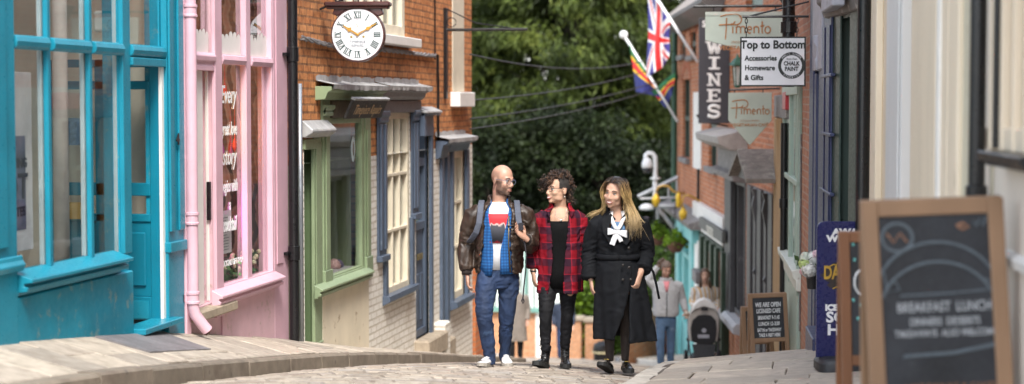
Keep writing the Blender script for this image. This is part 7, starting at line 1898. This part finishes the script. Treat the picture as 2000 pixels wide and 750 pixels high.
    for c, d_ in (((-.232, -.018, .815), (0, 0, 1)), ((.206, -.055, .875), (.2, .6, .6))):
        q = V_((0, 0, 1)).rotation_difference(V_(d_)).to_matrix(); b = MB(); b.lathe([(.069, -.012), (.074, -.010), (.074, .010), (.069, .012)], c, 18, q); P.part('cuff_strap', COAT, b)
    b = ribbon([(.27, -.02, .90), (.30, -.03, .84), (.325, -.03, .74), (.35, -.02, .62)], .020, .004, (1, 0, 0)); P.part('belt_end', COAT, b)
    for F, toe, lift in (((-.062, -.02, .0), (-.42, -1, 0), 22), ((.075, .14, .0), (.1, -1, 0), 2)):
        u, s, R = shoe(F, 'shoe', SHOEB, SOLEB, toe, 0, .92, sole=.034, lift=lift)
        so = P.part('shoe', SHOEB, u); P.part('sole', SOLEB, s, so, smooth=False)
        b = MB(); b.tube([V_(F) + R @ V_((-.022 + .011 * k, -.12 - .004 * (k % 2), .083)) for k in range(5)], .0045, 6); P.part('buckle', mat('gilt', (.6, .42, .12), .3, metal=.9), b, so)
woman2()

# ---------------------------------------------------------------- people further down the street
def simple_person(label, px, py, d, H, coat, coatm, legm, skin, hairm, headyaw=0, arms=None, hoodless=True, headpitch=0, hair='short', female=False, skirt=None, turn=0, extra=None):
    k = H / 1.75; P = Person(label, px, py, d, k, None, turn)
    P.head((0, -.02 if headpitch < 10 else -.06, 1.615), headyaw, headpitch, 0, 1.0, not female)
    P.neck((0, .02, 1.43), .056); B = P.body
    B.loft([[(rx * math.sin(2 * math.pi * i / 16), .01 - ry * math.cos(2 * math.pi * i / 16), z) for i in range(16)] for z, rx, ry in ((.75, .13, .09), (.95, .14, .1), (1.2, .15, .105), (1.36, .15, .09), (1.42, .07, .06))])
    A = arms or (((-.18, .02, 1.36), (-.25, .05, 1.09), (-.24, -.06, .86)), ((.18, .02, 1.36), (.25, .05, 1.09), (.24, -.06, .86)))
    for i, (s0, e0, w0) in enumerate(A):
        P.limb([s0, e0, w0], [.05, .043, .03]); f = (V_(w0) - V_(e0)).normalized(); B.merge(hand_mb(V_(w0), f, (-s0[0], -.3, .1), 1.0, .55, 1 if s0[0] > 0 else -1, .2))
    P.finish(skin, .008)
    P.face(smile=.2)
    if hair == 'short':
        P.part('hair', hairm, patch(P.bm, lambda c: (lambda h: (h.z > .055 and h.y > -.07) or (h.y > -.02 and h.z > .0 and abs(h.x) > .05) or (h.y > .03 and h.z > -.05))(P.hl(c)), .010))
    elif hair == 'long':
        b = patch(P.bm, lambda c: (lambda h: (h.z > .050 and h.y > -.07) or (h.y > .0 and h.z > -.09))(P.hl(c)), .012); rnd = random.Random(3)
        for i in range(90):
            s_ = rnd.choice((-1, 1)); b.tube([P.H((s_ * .03, -.02, .12)), P.H((s_ * .085, -.02 + rnd.gauss(0, .02), .05)), P.H((s_ * .088, .0 + rnd.gauss(0, .02), -.06)), V_((s_ * (.085 + rnd.gauss(0, .02)), -.06 + rnd.gauss(0, .03), 1.33 + rnd.gauss(0, .05)))], [.006, .006, .006, .002], 5)
        P.part('hair', hairm, b)
    b = MB()
    b.merge(shell([(z, 0, .01, rx, ry) for z, rx, ry in coat], 1, 359, .02, 44))
    for s0, e0, w0 in A:
        s0, e0, w0 = V_(s0), V_(e0), V_(w0); b.tube([s0 + V_((-.05 if s0.x > 0 else .05, 0, 0)), s0 + V_((.02 if s0.x > 0 else -.02, 0, -.03)), s0.lerp(e0, .5), e0, e0.lerp(w0, .5), e0.lerp(w0, .93)], [.06, .078, .072, .066, .058, .048], 12)
    P.part('coat' if coat[0][0] < .7 else 'top', coatm, wrinkle(remesh(b, .011, 3), .010, (9, 9, 13), px))
    b = MB(); b.loft([[(rx * math.sin(2 * math.pi * i / 20), .01 - ry * math.cos(2 * math.pi * i / 20), z) for i in range(20)] for z, rx, ry in ((.68, .13, .1), (.78, .165, .12), (.95, .155, .11))])
    b.tube([(-.08, 0, .8), (-.09, -.06, .48), (-.085, -.05, .08)], [.09, .072, .058], 14); b.tube([(.08, .0, .8), (.09, .03, .48), (.085, .08, .08)], [.09, .072, .058], 14)
    P.part('trousers', legm, wrinkle(remesh(b, .011, 3), .010, (7, 7, 18), 2))
    for F in ((-.085, -.02, 0), (.085, .11, 0)):
        u, s, R = shoe(F, 'shoe', SHOEB, SOLEB, (F[0], -1, 0), 0, 1.0); so = P.part('shoe', SHOEB, u); P.part('sole', SOLEB, s, so, smooth=False)
    return P
HOOD = mat('grey_marl', (.36, .365, .375), .9, var=.1, scale=20, obj=True)
STRIPE = plaid('striped_knit', (.52, .49, .46), [('x', .075, .42, .1, (.48, .27, .07), .85), ('x', .075, .08, .5, (.25, .22, .20), .6)])
HBR = mat('brown_hair', (.10, .055, .03), .5, var=.3, scale=40, obj=True); HGR = mat('greying_hair', (.13, .09, .07), .6, var=.3, scale=40, obj=True)
def zfeet(px, d):
    p = at(px, 500, d); return zroad(p.y) + .045
def py_of(px, d):
    """photo row of the road surface under a column at depth d"""
    z = zfeet(px, d); lo, hi = 300, 1100
    for _ in range(40):
        m = (lo + hi) / 2
        if at(px, m, d).z > z: lo = m
        else: hi = m
    return lo
d = 28.4
P = simple_person('man in a grey hooded top and jeans rubbing his head, holding a cup', 1300, py_of(1300, d), d, 1.76,
    [(.84, .195, .145), (.90, .215, .155), (1.05, .21, .155), (1.25, .22, .155), (1.36, .19, .125), (1.42, .105, .10), (1.47, .10, .10)], HOOD, DENIM2, SK1, HGR, 12, (((-.19, .02, 1.37), (-.30, .02, 1.42), (-.12, .0, 1.66)), ((.19, .02, 1.37), (.28, .06, 1.10), (.31, -.10, .92))), headpitch=22)
b = shell([(1.25, 0, .006, .03, .168), (1.33, 0, .006, .06, .150), (1.42, 0, .006, .078, .114)], -40, 40, .006, 12); P.part('t_shirt', mat('pink_cotton', (.55, .20, .22), .8), b)
b = MB(); b.tube([(0, -.150, .86), (0, -.160, 1.05), (0, -.162, 1.22)], .006, 6); P.part('zip', BLACK, b)
P0 = P.root.location; k = P.sc
cupb = MB(); cupb.lathe([(.028, 0), (.032, .02), (.040, .095), (.042, .10), (.038, .115), (.001, .118)], n=16)
cup = cupb.build('paper_cup', mat('cup_cream', (.66, .60, .52), .6), local=True, smooth=True, auto=40); M = P.root.matrix_basis
cup.location = P0 + Matrix.Rotation(YAW, 3, 'Z') @ (V_((.325, -.17, .82)) * k); tag(cup, 'pale paper cup in the hand of the man in the grey hooded top', 'cup')
b = MB(); b.lathe([(.041, .05), (.043, .052), (.043, .075), (.041, .077)], n=16); b.build('sleeve_band', mat('cup_band', (.25, .15, .09), .8), cup, local=True)
dw = 31.2
simple_person('woman in a striped mustard cardigan pushing the pushchair', 1376, py_of(1376, dw) - 9, dw, 1.72,
    [(.72, .19, .145), (.90, .19, .145), (1.05, .18, .142), (1.25, .185, .145), (1.36, .165, .115), (1.41, .10, .09)], STRIPE, BLKJEAN, SK2, HBR, -8, (((-.17, .02, 1.36), (-.23, .0, 1.12), (-.20, -.28, 1.02)), ((.17, .02, 1.36), (.23, .0, 1.12), (.20, -.28, 1.02))), hair='long', female=True)
simple_person('person in a long grey brown coat seen between the legs of the bald man', 1008, py_of(1008, 36), 36, 1.72,
    [(.42, .24, .17), (.7, .22, .165), (.95, .205, .155), (1.25, .205, .15), (1.36, .17, .12), (1.42, .10, .10)], mat('taupe_wool', (.20, .17, .145), .9, var=.15, obj=True), BLKJEAN, SK1, HGR, 160)
simple_person('person in dark blue clothes walking far behind the curly haired woman', 1100, py_of(1100, 42), 42, 1.70,
    [(.80, .19, .145), (.95, .195, .15), (1.25, .20, .15), (1.36, .17, .12), (1.42, .10, .10)], mat('dark_blue_coat', (.02, .03, .055), .8, var=.2, obj=True), DENIM, SK2, HBR, 170)
# ================================================================ PAVEMENT BOARDS, PLANTER, PUSHCHAIR
OAK = mat('oiled_pine', (.27, .16, .09), .5, var=.22, scale=3, streak=True, bmp=.15, bsc=50, obj=True)
OAKD = mat('brown_stained_pine', (.20, .085, .038), .5, var=.25, scale=3, streak=True, bmp=.15, bsc=50, obj=True)
SLB = mat('chalkboard', (.020, .022, .027), .65, var=.45, scale=3.5, obj=True, wear=(.06, .065, .07), wear_amt=.02, wear_sc=5)
CHALK = mat('chalk_white', (.66, .67, .68), .9, var=.25, scale=60, bmp=0, obj=True); CHALKB = mat('chalk_blue', (.115, .14, .16), .9, var=.2, scale=40, bmp=0, obj=True)
CHALKF = mat('chalk_faint', (.40, .42, .44), .9, var=.25, scale=60, bmp=0, obj=True); CHALKO = mat('chalk_orange', (.30, .16, .10), .9, var=.2, scale=40, bmp=0, obj=True); CHALKT = mat('chalk_teal', (.14, .42, .40), .9, bmp=0, obj=True)
def aboard(label, P, rz, roll, w, h, fw, lean, wood, group=None, leg=.12):
    """folding pavement chalkboard; local x right, y away, z up; returns (root, matrix of the front face)"""
    r = thing('chalkboard_sign', label, 'chalkboard', P, rz, group)
    F = Matrix.Rotation(R_(roll), 4, 'Y') @ Matrix.Rotation(R_(-lean), 4, 'X')
    off = Matrix.Translation((0, -.02, 0))
    def put(name, m, bb, M, parent=None, bev=.004):
        bb.v = [tuple(M @ Vector(p)) for p in bb.v]; return bb.build(name, m, parent or r, local=True, bevel=bev)
    for side, M in (('front', Matrix.Translation((0, -h * math.sin(R_(lean)), 0)) @ F), ('back', Matrix.Translation((0, h * math.sin(R_(lean)) + .02, 0)) @ Matrix.Rotation(R_(roll), 4, 'Y') @ Matrix.Rotation(R_(lean), 4, 'X'))):
        b = MB(); b.box(-w / 2, -w / 2 + fw, 0, .035, 0, h); put('post', wood, b, M)
        b = MB(); b.box(w / 2 - fw, w / 2, 0, .035, 0, h); put('post', wood, b, M)
        b = MB(); b.box(-w / 2 + fw, w / 2 - fw, .002, .033, h - fw, h); put('rail', wood, b, M)
        b = MB(); b.box(-w / 2 + fw, w / 2 - fw, .002, .033, leg, leg + fw); put('rail', wood, b, M)
        b = MB(); b.box(-w / 2 + fw, w / 2 - fw, .012, .024, leg + fw, h - fw); bd = put('board', SLB, b, M, bev=0)
        if side == 'front': front = (bd, M)
    return r, front
def chalk_text(fr, s, size, x, z, m=None, sx=1, shear=.1, bold=.002):
    bd, M = fr; return text(s, size, 'chalk_writing', m or CHALK, bd, M @ Matrix.Translation((x, .0095, z)) @ TF, .0008, bold, shear, 'CENTER', sx, local=True)
def chalk_line(fr, pts, w, m=None, name='chalk_drawing'):
    bd, M = fr; b = MB(); b.tube([M @ Vector((x, .0105, z)) for x, z in pts], w, 6, squash=1); return b.build(name, m or CHALK, bd, local=True)
def on_pave(px, d):
    p = at(px, 600, d); return Vector((p.x, p.y, rp_z(p.x, p.y) + .004))
# nearest board (out of focus)
d = 7.25; s = d / FPX; P = on_pave(1838, d); ztop = at(1820, 384, d).z; h = ztop - P.z
w = 275 * s
r, fr = aboard('large chalkboard sign in pale pine frame, nearest the camera and blurred', P, YAW - .02, -2.2, w, h, 31 * s, 7, OAK, leg=.10)
u = lambda x, y: ((x - 1823) * s, h - (y - 384) * s / .99)      # photo pixels measured on the board's own face
C1 = lambda x, y: u(x, y)
chalk_line(fr, [C1(x, y) for x, y in arc(1825, 575, 122, -108, math.pi * .93, math.pi * .10, 16)], 2.8 * s, CHALKB)
chalk_line(fr, [C1(x, y) for x, y in arc(1825, 600, 112, -95, math.pi * .90, math.pi * .12, 16)], 2.8 * s, CHALKB)
for pts in ([(1722, 520), (1728, 560), (1752, 556), (1744, 540)], [(1915, 540), (1935, 548), (1945, 520), (1940, 500)], [(1752, 568), (1850, 566), (1920, 562)], [(1755, 683), (1850, 679), (1932, 665)], [(1752, 686), (1850, 682), (1930, 669)]):
    chalk_line(fr, [C1(*p) for p in pts], 1.9 * s, CHALKB)
cx, cy = 1752, 456
chalk_line(fr, [C1(x, y) for x, y in arc(cx, cy, 30, 27, 0, 6.28, 20)], 3 * s, CHALKB); chalk_line(fr, [C1(cx - 20 + 13 * k, cy + (9 if k % 2 else -9)) for k in range(4)], 2 * s, CHALKO)
chalk_line(fr, [C1(*p) for p in ((1868, 437), (1880, 432), (1892, 440), (1880, 444), (1870, 438))], 3 * s, CHALKO)
chalk_line(fr, [C1(*p) for p in ((1902, 428), (1906, 440), (1914, 424), (1918, 440), (1926, 422))], 2.4 * s, CHALKB)
for tx, y, sz, sx in (('BREAKFAST  LUNCH', 592, 27, .74), ('DINNERS  DESSERTS', 620, 21, .72), ('TAKEAWAYS  ALSO WELCOME', 642, 19, .74)):
    x, z = C1(1836, y); chalk_text(fr, tx, sz * s, x, z, CHALKF, sx=sx, shear=0, bold=.0005)
x, z = C1(1840, 746); chalk_text(fr, 'HOT DRINKS & CAKES', 22 * s, x, z, mat('chalk_rust', (.26, .13, .07), .9, bmp=0, obj=True), .8, bold=0)
# brown board half hidden behind it
d = 9.2; s = d / FPX; P = on_pave(1748, d); h = at(1700, 450, d).z - P.z
r, fr = aboard('dark brown framed chalkboard sign, half hidden behind the nearest chalkboard', P, YAW - .02, -.8, 210 * s, h, 20 * s, 6, OAKD, leg=.24)
u2 = lambda x, y: ((x - 1748) * s, h - (y - 450) * s)
chalk_line(fr, [u2(x, y) for x, y in arc(1690, 548, 19, 26, 1.2, 5.2, 14)], 2 * s); chalk_text(fr, 'COFFEE', 40 * s, *u2(1752, 548))
for x, y in ((1670, 474), (1672, 504), (1668, 582), (1681, 592), (1676, 618), (1700, 480), (1730, 490), (1790, 600)): chalk_line(fr, [u2(x - 2, y), u2(x + 2, y)], 3.4 * s, CHALKT)
chalk_text(fr, 'and cake', 22 * s, *u2(1720, 663))
# navy ice cream swing sign
d = 12.9; s = d / FPX; P = on_pave(1678, d); 
P.z = at(1650, 722, d).z
r = thing('ice_cream_sign', 'navy blue ice cream advertising sign on a black moulded base', 'sign', P, YAW)
BLU = mat('sign_royal_blue', (.012, .015, .085), .3, var=.05, obj=True)
H1 = 290 * s; W1 = 84 * s
poly = [(-W1, 24 * s), (W1, 24 * s)] + [(W1 - 14 * s + 14 * s * math.cos(q), H1 - 14 * s + 14 * s * math.sin(q)) for q in (0, .5, 1.05, 1.57)] + [(-W1 + 14 * s + 14 * s * math.cos(q), H1 - 14 * s + 14 * s * math.sin(q)) for q in (1.57, 2.1, 2.65, 3.14)]
b = MB(); b.prism(poly, 'y', -.014, .014); b.build('panel', BLU, r, local=True, bevel=.004)
b = MB(); b.loft([[(x * W1 * f + (-0) , y * .20 * f, z) for x, y in [(math.copysign(abs(math.cos(q)) ** .4, math.cos(q)), math.copysign(abs(math.sin(q)) ** .4, math.sin(q))) for q in [2 * math.pi * k / 28 for k in range(28)]]] for z, f in ((0, 1.0), (.06, 1.0), (.085, .94), (.10, .80), (.102, .3))]); b.build('base', mat('black_plastic', (.022, .022, .025), .5, obj=True), r, local=True, smooth=True, auto=35)
LWH = mat('sign_letter_white', (.70, .70, .72), .4); LGD = mat('sign_gold', (.55, .34, .06), .35, metal=.4)
px2 = lambda x, y: ((x - 1678) * s, (722 - y) * s)
def nt_(sx_, size, x, y, m, sx=1, al='LEFT', bold=.004, yo=-.016): X, Z = px2(x, y); return text(sx_, size * s, 'lettering', m, r, Matrix.Translation((X, yo, Z)) @ TF, .001, bold, 0, al, sx, local=True)
nt_('AWARD', 17, 1624, 453, LWH, 1.2); nt_('WINNING', 17, 1613, 466, LWH, 1.2)
nt_('ICE CREAM', 16, 1611, 601, LWH, 1.05); nt_('SOLD', 29, 1613, 620, LWH, 1.1); nt_('HERE', 29, 1615, 645, LWH, 1.15)
b = MB()
for k, (x, y, rx_, ry_) in enumerate(((1678, 537, 72, 20), (1640, 528, 26, 16), (1650, 556, 34, 9), (1700, 522, 40, 16))):
    cxx, czz = px2(x, y); n = 22; t0 = -.0152 - .0003 * k
    b.add([(cxx + rx_ * s * math.cos(2 * math.pi * i / n) * (1 + .08 * (i % 2)), t0, czz + ry_ * s * math.sin(2 * math.pi * i / n) * (1 + .12 * (i % 2))) for i in range(n)], [tuple(range(n))])
b.build('emblem', mat('emblem_dark', (.03, .022, .02), .4, obj=True), r, local=True)
nt_('DAIRY', 36, 1607, 533, LGD, .62, yo=-.018); nt_('ices', 22, 1640, 556, LGD, .9, yo=-.018)
b = MB()
for x, y in ((1626, 518), (1640, 512), (1654, 509), (1632, 562), (1650, 566), (1668, 568)):
    a_, c_ = px2(x, y); b.tube([(a_ - 7 * s, -.017, c_ - 2 * s), (a_, -.017, c_ + 2 * s), (a_ + 7 * s, -.017, c_ + 1 * s)], 1.2 * s, 5)
b.build('emblem_gold', LGD, r, local=True)
# two small boards further down
GRP = None
d = 19.6; s = d / FPX; P = on_pave(1503, d); P.z = at(1503, 694, d).z
r, fr = aboard('pine framed chalkboard sign reading we are open, beside the mint shop', P, YAW + .05, -2.0, 76 * s, 122 * s, 8 * s, 8, OAK, leg=.16)
for tx, y, sz, sx in (('WE ARE OPEN', 594, 12.5, .62), ('LICENSED CAFE', 606, 11.5, .58), ('BREAKFAST 9-11.45', 619, 10, .50), ('LUNCH 12-3:30', 631, 10, .62), ('EAT IN or TAKEAWAY', 643, 9, .52), ('TAKE A REST HERE', 653, 9, .56), ('~ DOGS WELCOME ~', 663, 8, .56)):
    chalk_text(fr, tx, sz * s, 0, (694 - y) * s, sx=sx)
d = 20.3; s = d / FPX; P = on_pave(1480, d); P.z = at(1480, 698, d).z
r, fr = aboard('second pine framed chalkboard sign, mostly hidden behind the one reading we are open', P, YAW + .12, -1.0, 62 * s, 100 * s, 8 * s, 8, OAK, leg=.16)
chalk_text(fr, 'COFFEE', 12 * s, 0, 76 * s); chalk_text(fr, '& CAKE', 11 * s, 0, 60 * s); chalk_text(fr, 'SOUP', 11 * s, 0, 45 * s)
# wall planter with hydrangeas
d = 15.6; s = d / FPX; P = at(1586, 566, d)
r = thing('wall_planter', 'black cone wall planter of white, pink and green hydrangeas on the navy shop', 'planter', P)
b = MB(); b.lathe([(.001, 0), (.045, .01), (13 * s, 44 * s), (14 * s, 46 * s), (12 * s, 46 * s), (.001, 42 * s)], P, 16); b.build('cone', mat('planter_black', (.02, .018, .018), .5), r, smooth=True, auto=40)
rr = random.Random(12)
for k, (x, y, c_, rad) in enumerate(((1588, 505, (.70, .70, .66), 15), (1571, 515, (.50, .60, .22), 11), (1580, 528, (.72, .70, .64), 15), (1573, 503, (.68, .72, .60), 11), (1594, 525, (.70, .72, .74), 13), (1570, 530, (.70, .40, .40), 8), (1596, 498, (.70, .48, .52), 10))):
    b = MB(); c0 = at(x, y, d - .05 + rr.uniform(-.05, .05))
    b.ball(c0, rad * s * .72, 10, 7)
    for i in range(240):
        q = Vector((rr.gauss(0, 1), rr.gauss(0, 1), rr.gauss(0, 1))).normalized(); c = c0 + q * rad * s * rr.uniform(.75, 1.0); w_ = rr.uniform(.010, .016); xx = q.orthogonal().normalized() * w_; yy = q.cross(xx)
        b.add([c - xx + q * .004, c + yy, c + xx + q * .004, c - yy], [(0, 1, 2, 3)])
    b.build('flower_head', mat('hydrangea_%d' % k, c_, .7, var=.2, scale=30), r)
b = MB()
for i in range(70):
    c = P + Vector((rr.gauss(0, .06), rr.gauss(0, .05), 48 * s + rr.uniform(-.02, .12))); q = Vector((rr.gauss(0, 1), rr.gauss(0, 1), rr.gauss(0, 1))).normalized(); xx = q.orthogonal().normalized() * .022; yy = q.cross(xx) * 1.8
    b.add([c - xx, c + yy, c + xx, c - yy], [(0, 1, 2, 3)])
b.build('leaves', mat('planter_leaf', (.06, .11, .03), .6, var=.3), r)
# pushchair
d = 29.6; s = d / FPX; pz = zfeet(1374, d); P = Vector((at(1374, 600, d).x, at(1374, 600, d).y, pz))
r = thing('pushchair', 'pushchair with pale grey hood and black panel, pushed up the street', 'pushchair', P, YAW - .06)
PG = mat('hood_grey', (.36, .33, .30), .85, var=.1, obj=True); PGL = mat('hood_pale', (.60, .58, .55), .85, obj=True); PBK = mat('pushchair_black', (.008, .008, .010), .7, var=.3, obj=True); TYRE = mat('tyre_black', (.012, .012, .012), .8, obj=True)
def dome(name, m, z0, rx, ry, rz_, yf, q0, q1, cy=0):
    b = MB(); n = 16; rows = []
    for j in range(9):
        a = q0 + (q1 - q0) * j / 8; rows.append([(rx * math.cos(math.pi * k / n) * (.75 + .25 * math.sin(a)), cy - ry * math.cos(a) * math.sin(math.pi * k / n) ** .6, z0 + rz_ * math.sin(math.pi * k / n) ** .75 * math.sin(a)) for k in range(n + 1)])
    for j in range(8):
        for k in range(n): b.f.append((j * (n + 1) + k, j * (n + 1) + k + 1, (j + 1) * (n + 1) + k + 1, (j + 1) * (n + 1) + k))
    b.v = [p for row in rows for p in row]
    o = b.build(name, m, r, local=True, smooth=True); so = o.modifiers.new('thick', 'SOLIDIFY'); so.thickness = .012; return o
def egg(name, m, pts, y0, y1, z0):
    b = MB(); b.prism(pts, 'y', y0, y1); return b.build(name, m, r, local=True, bevel=.012)
Z = lambda y: (710 - y) * s; X = lambda x: (x - 1374) * s
out = [(X(1346), Z(655)), (X(1343), Z(630)), (X(1344), Z(605)), (X(1350), Z(588)), (X(1362), Z(577)), (X(1374), Z(574)), (X(1387), Z(577)), (X(1398), Z(588)), (X(1404), Z(606)), (X(1404), Z(630)), (X(1401), Z(655))]
b = MB(); rings = []
for y, f in ((.06, .80), (-.02, .97), (-.10, 1.0), (-.20, .95)):
    rings.append([(x * f, y, Z(655) + (z - Z(655)) * f) for x, z in out])
b.loft(rings); b.build('hood', PG, r, local=True, bevel=.01)
top = [(X(1349), Z(598)), (X(1354), Z(584)), (X(1363), Z(575)), (X(1374), Z(571)), (X(1386), Z(575)), (X(1396), Z(585)), (X(1401), Z(599)), (X(1393), Z(592)), (X(1374), Z(586)), (X(1357), Z(592))]
b = MB(); b.prism(top, 'y', -.245, .0); b.build('hood_band', PGL, r, local=True, bevel=.015)
inn = [(X(1350), Z(655)), (X(1348), Z(630)), (X(1352), Z(613)), (X(1362), Z(604)), (X(1374), Z(602)), (X(1388), Z(604)), (X(1397), Z(614)), (X(1399), Z(632)), (X(1396), Z(656)), (X(1374), Z(664))]
b = MB(); b.prism(inn, 'y', -.225, -.20); b.build('panel', PBK, r, local=True, bevel=.01)
PRT = mat('label_grey', (.30, .30, .33), .6)
b = MB(); b.box(X(1362), X(1384), -.229, -.227, Z(648), Z(641)); b.build('label', PRT, r, local=True)
b = MB(); b.lathe([(.001, 0), (4.5 * s, 0), (4.5 * s, .003), (.001, .003)], (X(1374), -.228, Z(633)), 12, Matrix.Rotation(R_(90), 3, 'X')); b.build('emblem', PRT, r, local=True)
b = MB(); b.box(X(1368), X(1381), -.25, -.246, Z(594), Z(588)); b.build('label', PBK, r, local=True)
FRM = mat('pushchair_frame', (.05, .05, .06), .4, metal=.5)
for x0, x1, sg in ((1345, 1350, -1), (1404, 1398, 1)):
    b = MB(); b.tube([(X(x0), .25, Z(612)), (X(x0), .05, Z(655)), (X(x1), -.30, Z(700))], .015, 8); b.tube([(X(x0), .05, Z(655)), (X(x0), .35, Z(700))], .014, 8); b.build('frame', FRM, r, local=True, smooth=True)
    b = MB(); b.ball((X(x0), .03, Z(655)), .035, 10, 7); b.build('hinge', PBK, r, local=True, smooth=True)
    Mx = Matrix.Rotation(R_(90), 3, 'Y')
    for yy, rad, xx in ((-.33, .085, x1), (.36, .13, x0 + sg * 4)):
        b = MB(); b.lathe([(rad * .70, -.022), (rad * .95, -.022), (rad, -.012), (rad, .012), (rad * .95, .022), (rad * .70, .022)], (X(xx), yy, rad), 20, Mx); w_ = b.build('wheel', TYRE, r, local=True, smooth=True, auto=40)
        b = MB(); b.lathe([(.001, -.016), (rad * .72, -.014), (rad * .72, .014), (.001, .016)], (X(xx), yy, rad), 16, Mx); b.build('rim', mat('rim_grey', (.20, .20, .21), .4, metal=.4), w_, local=True)
b = MB(); b.tube([(X(1346), .27, Z(618)), (X(1346), .34, Z(610)), (X(1403), .34, Z(610)), (X(1403), .27, Z(618))], .018, 8); b.build('handlebar', PBK, r, local=True, smooth=True)
b = MB(); b.loft([[(x, y, z) for x, y in ((X(1352), -.22), (X(1397), -.22), (X(1397), .25), (X(1352), .25))] for z in (Z(696), Z(684))]); b.build('basket', PBK, r, local=True, bevel=.02)
b = MB(); b.ball((X(1385), -.10, Z(681)), (.13, .12, .05), 12, 7); b.build('bundle', PGL, r, local=True, smooth=True)
b = MB(); b.loft([[(X(1374) + hw * c_, y, z) for c_ in (-1, 1)] + [(X(1374) + hw * c_, y + .02, z) for c_ in (1, -1)] for y, z, hw in ((-.22, Z(660), .20), (-.30, Z(672), .18), (-.36, Z(684), .17))]); b.build('footmuff', PBK, r, local=True)
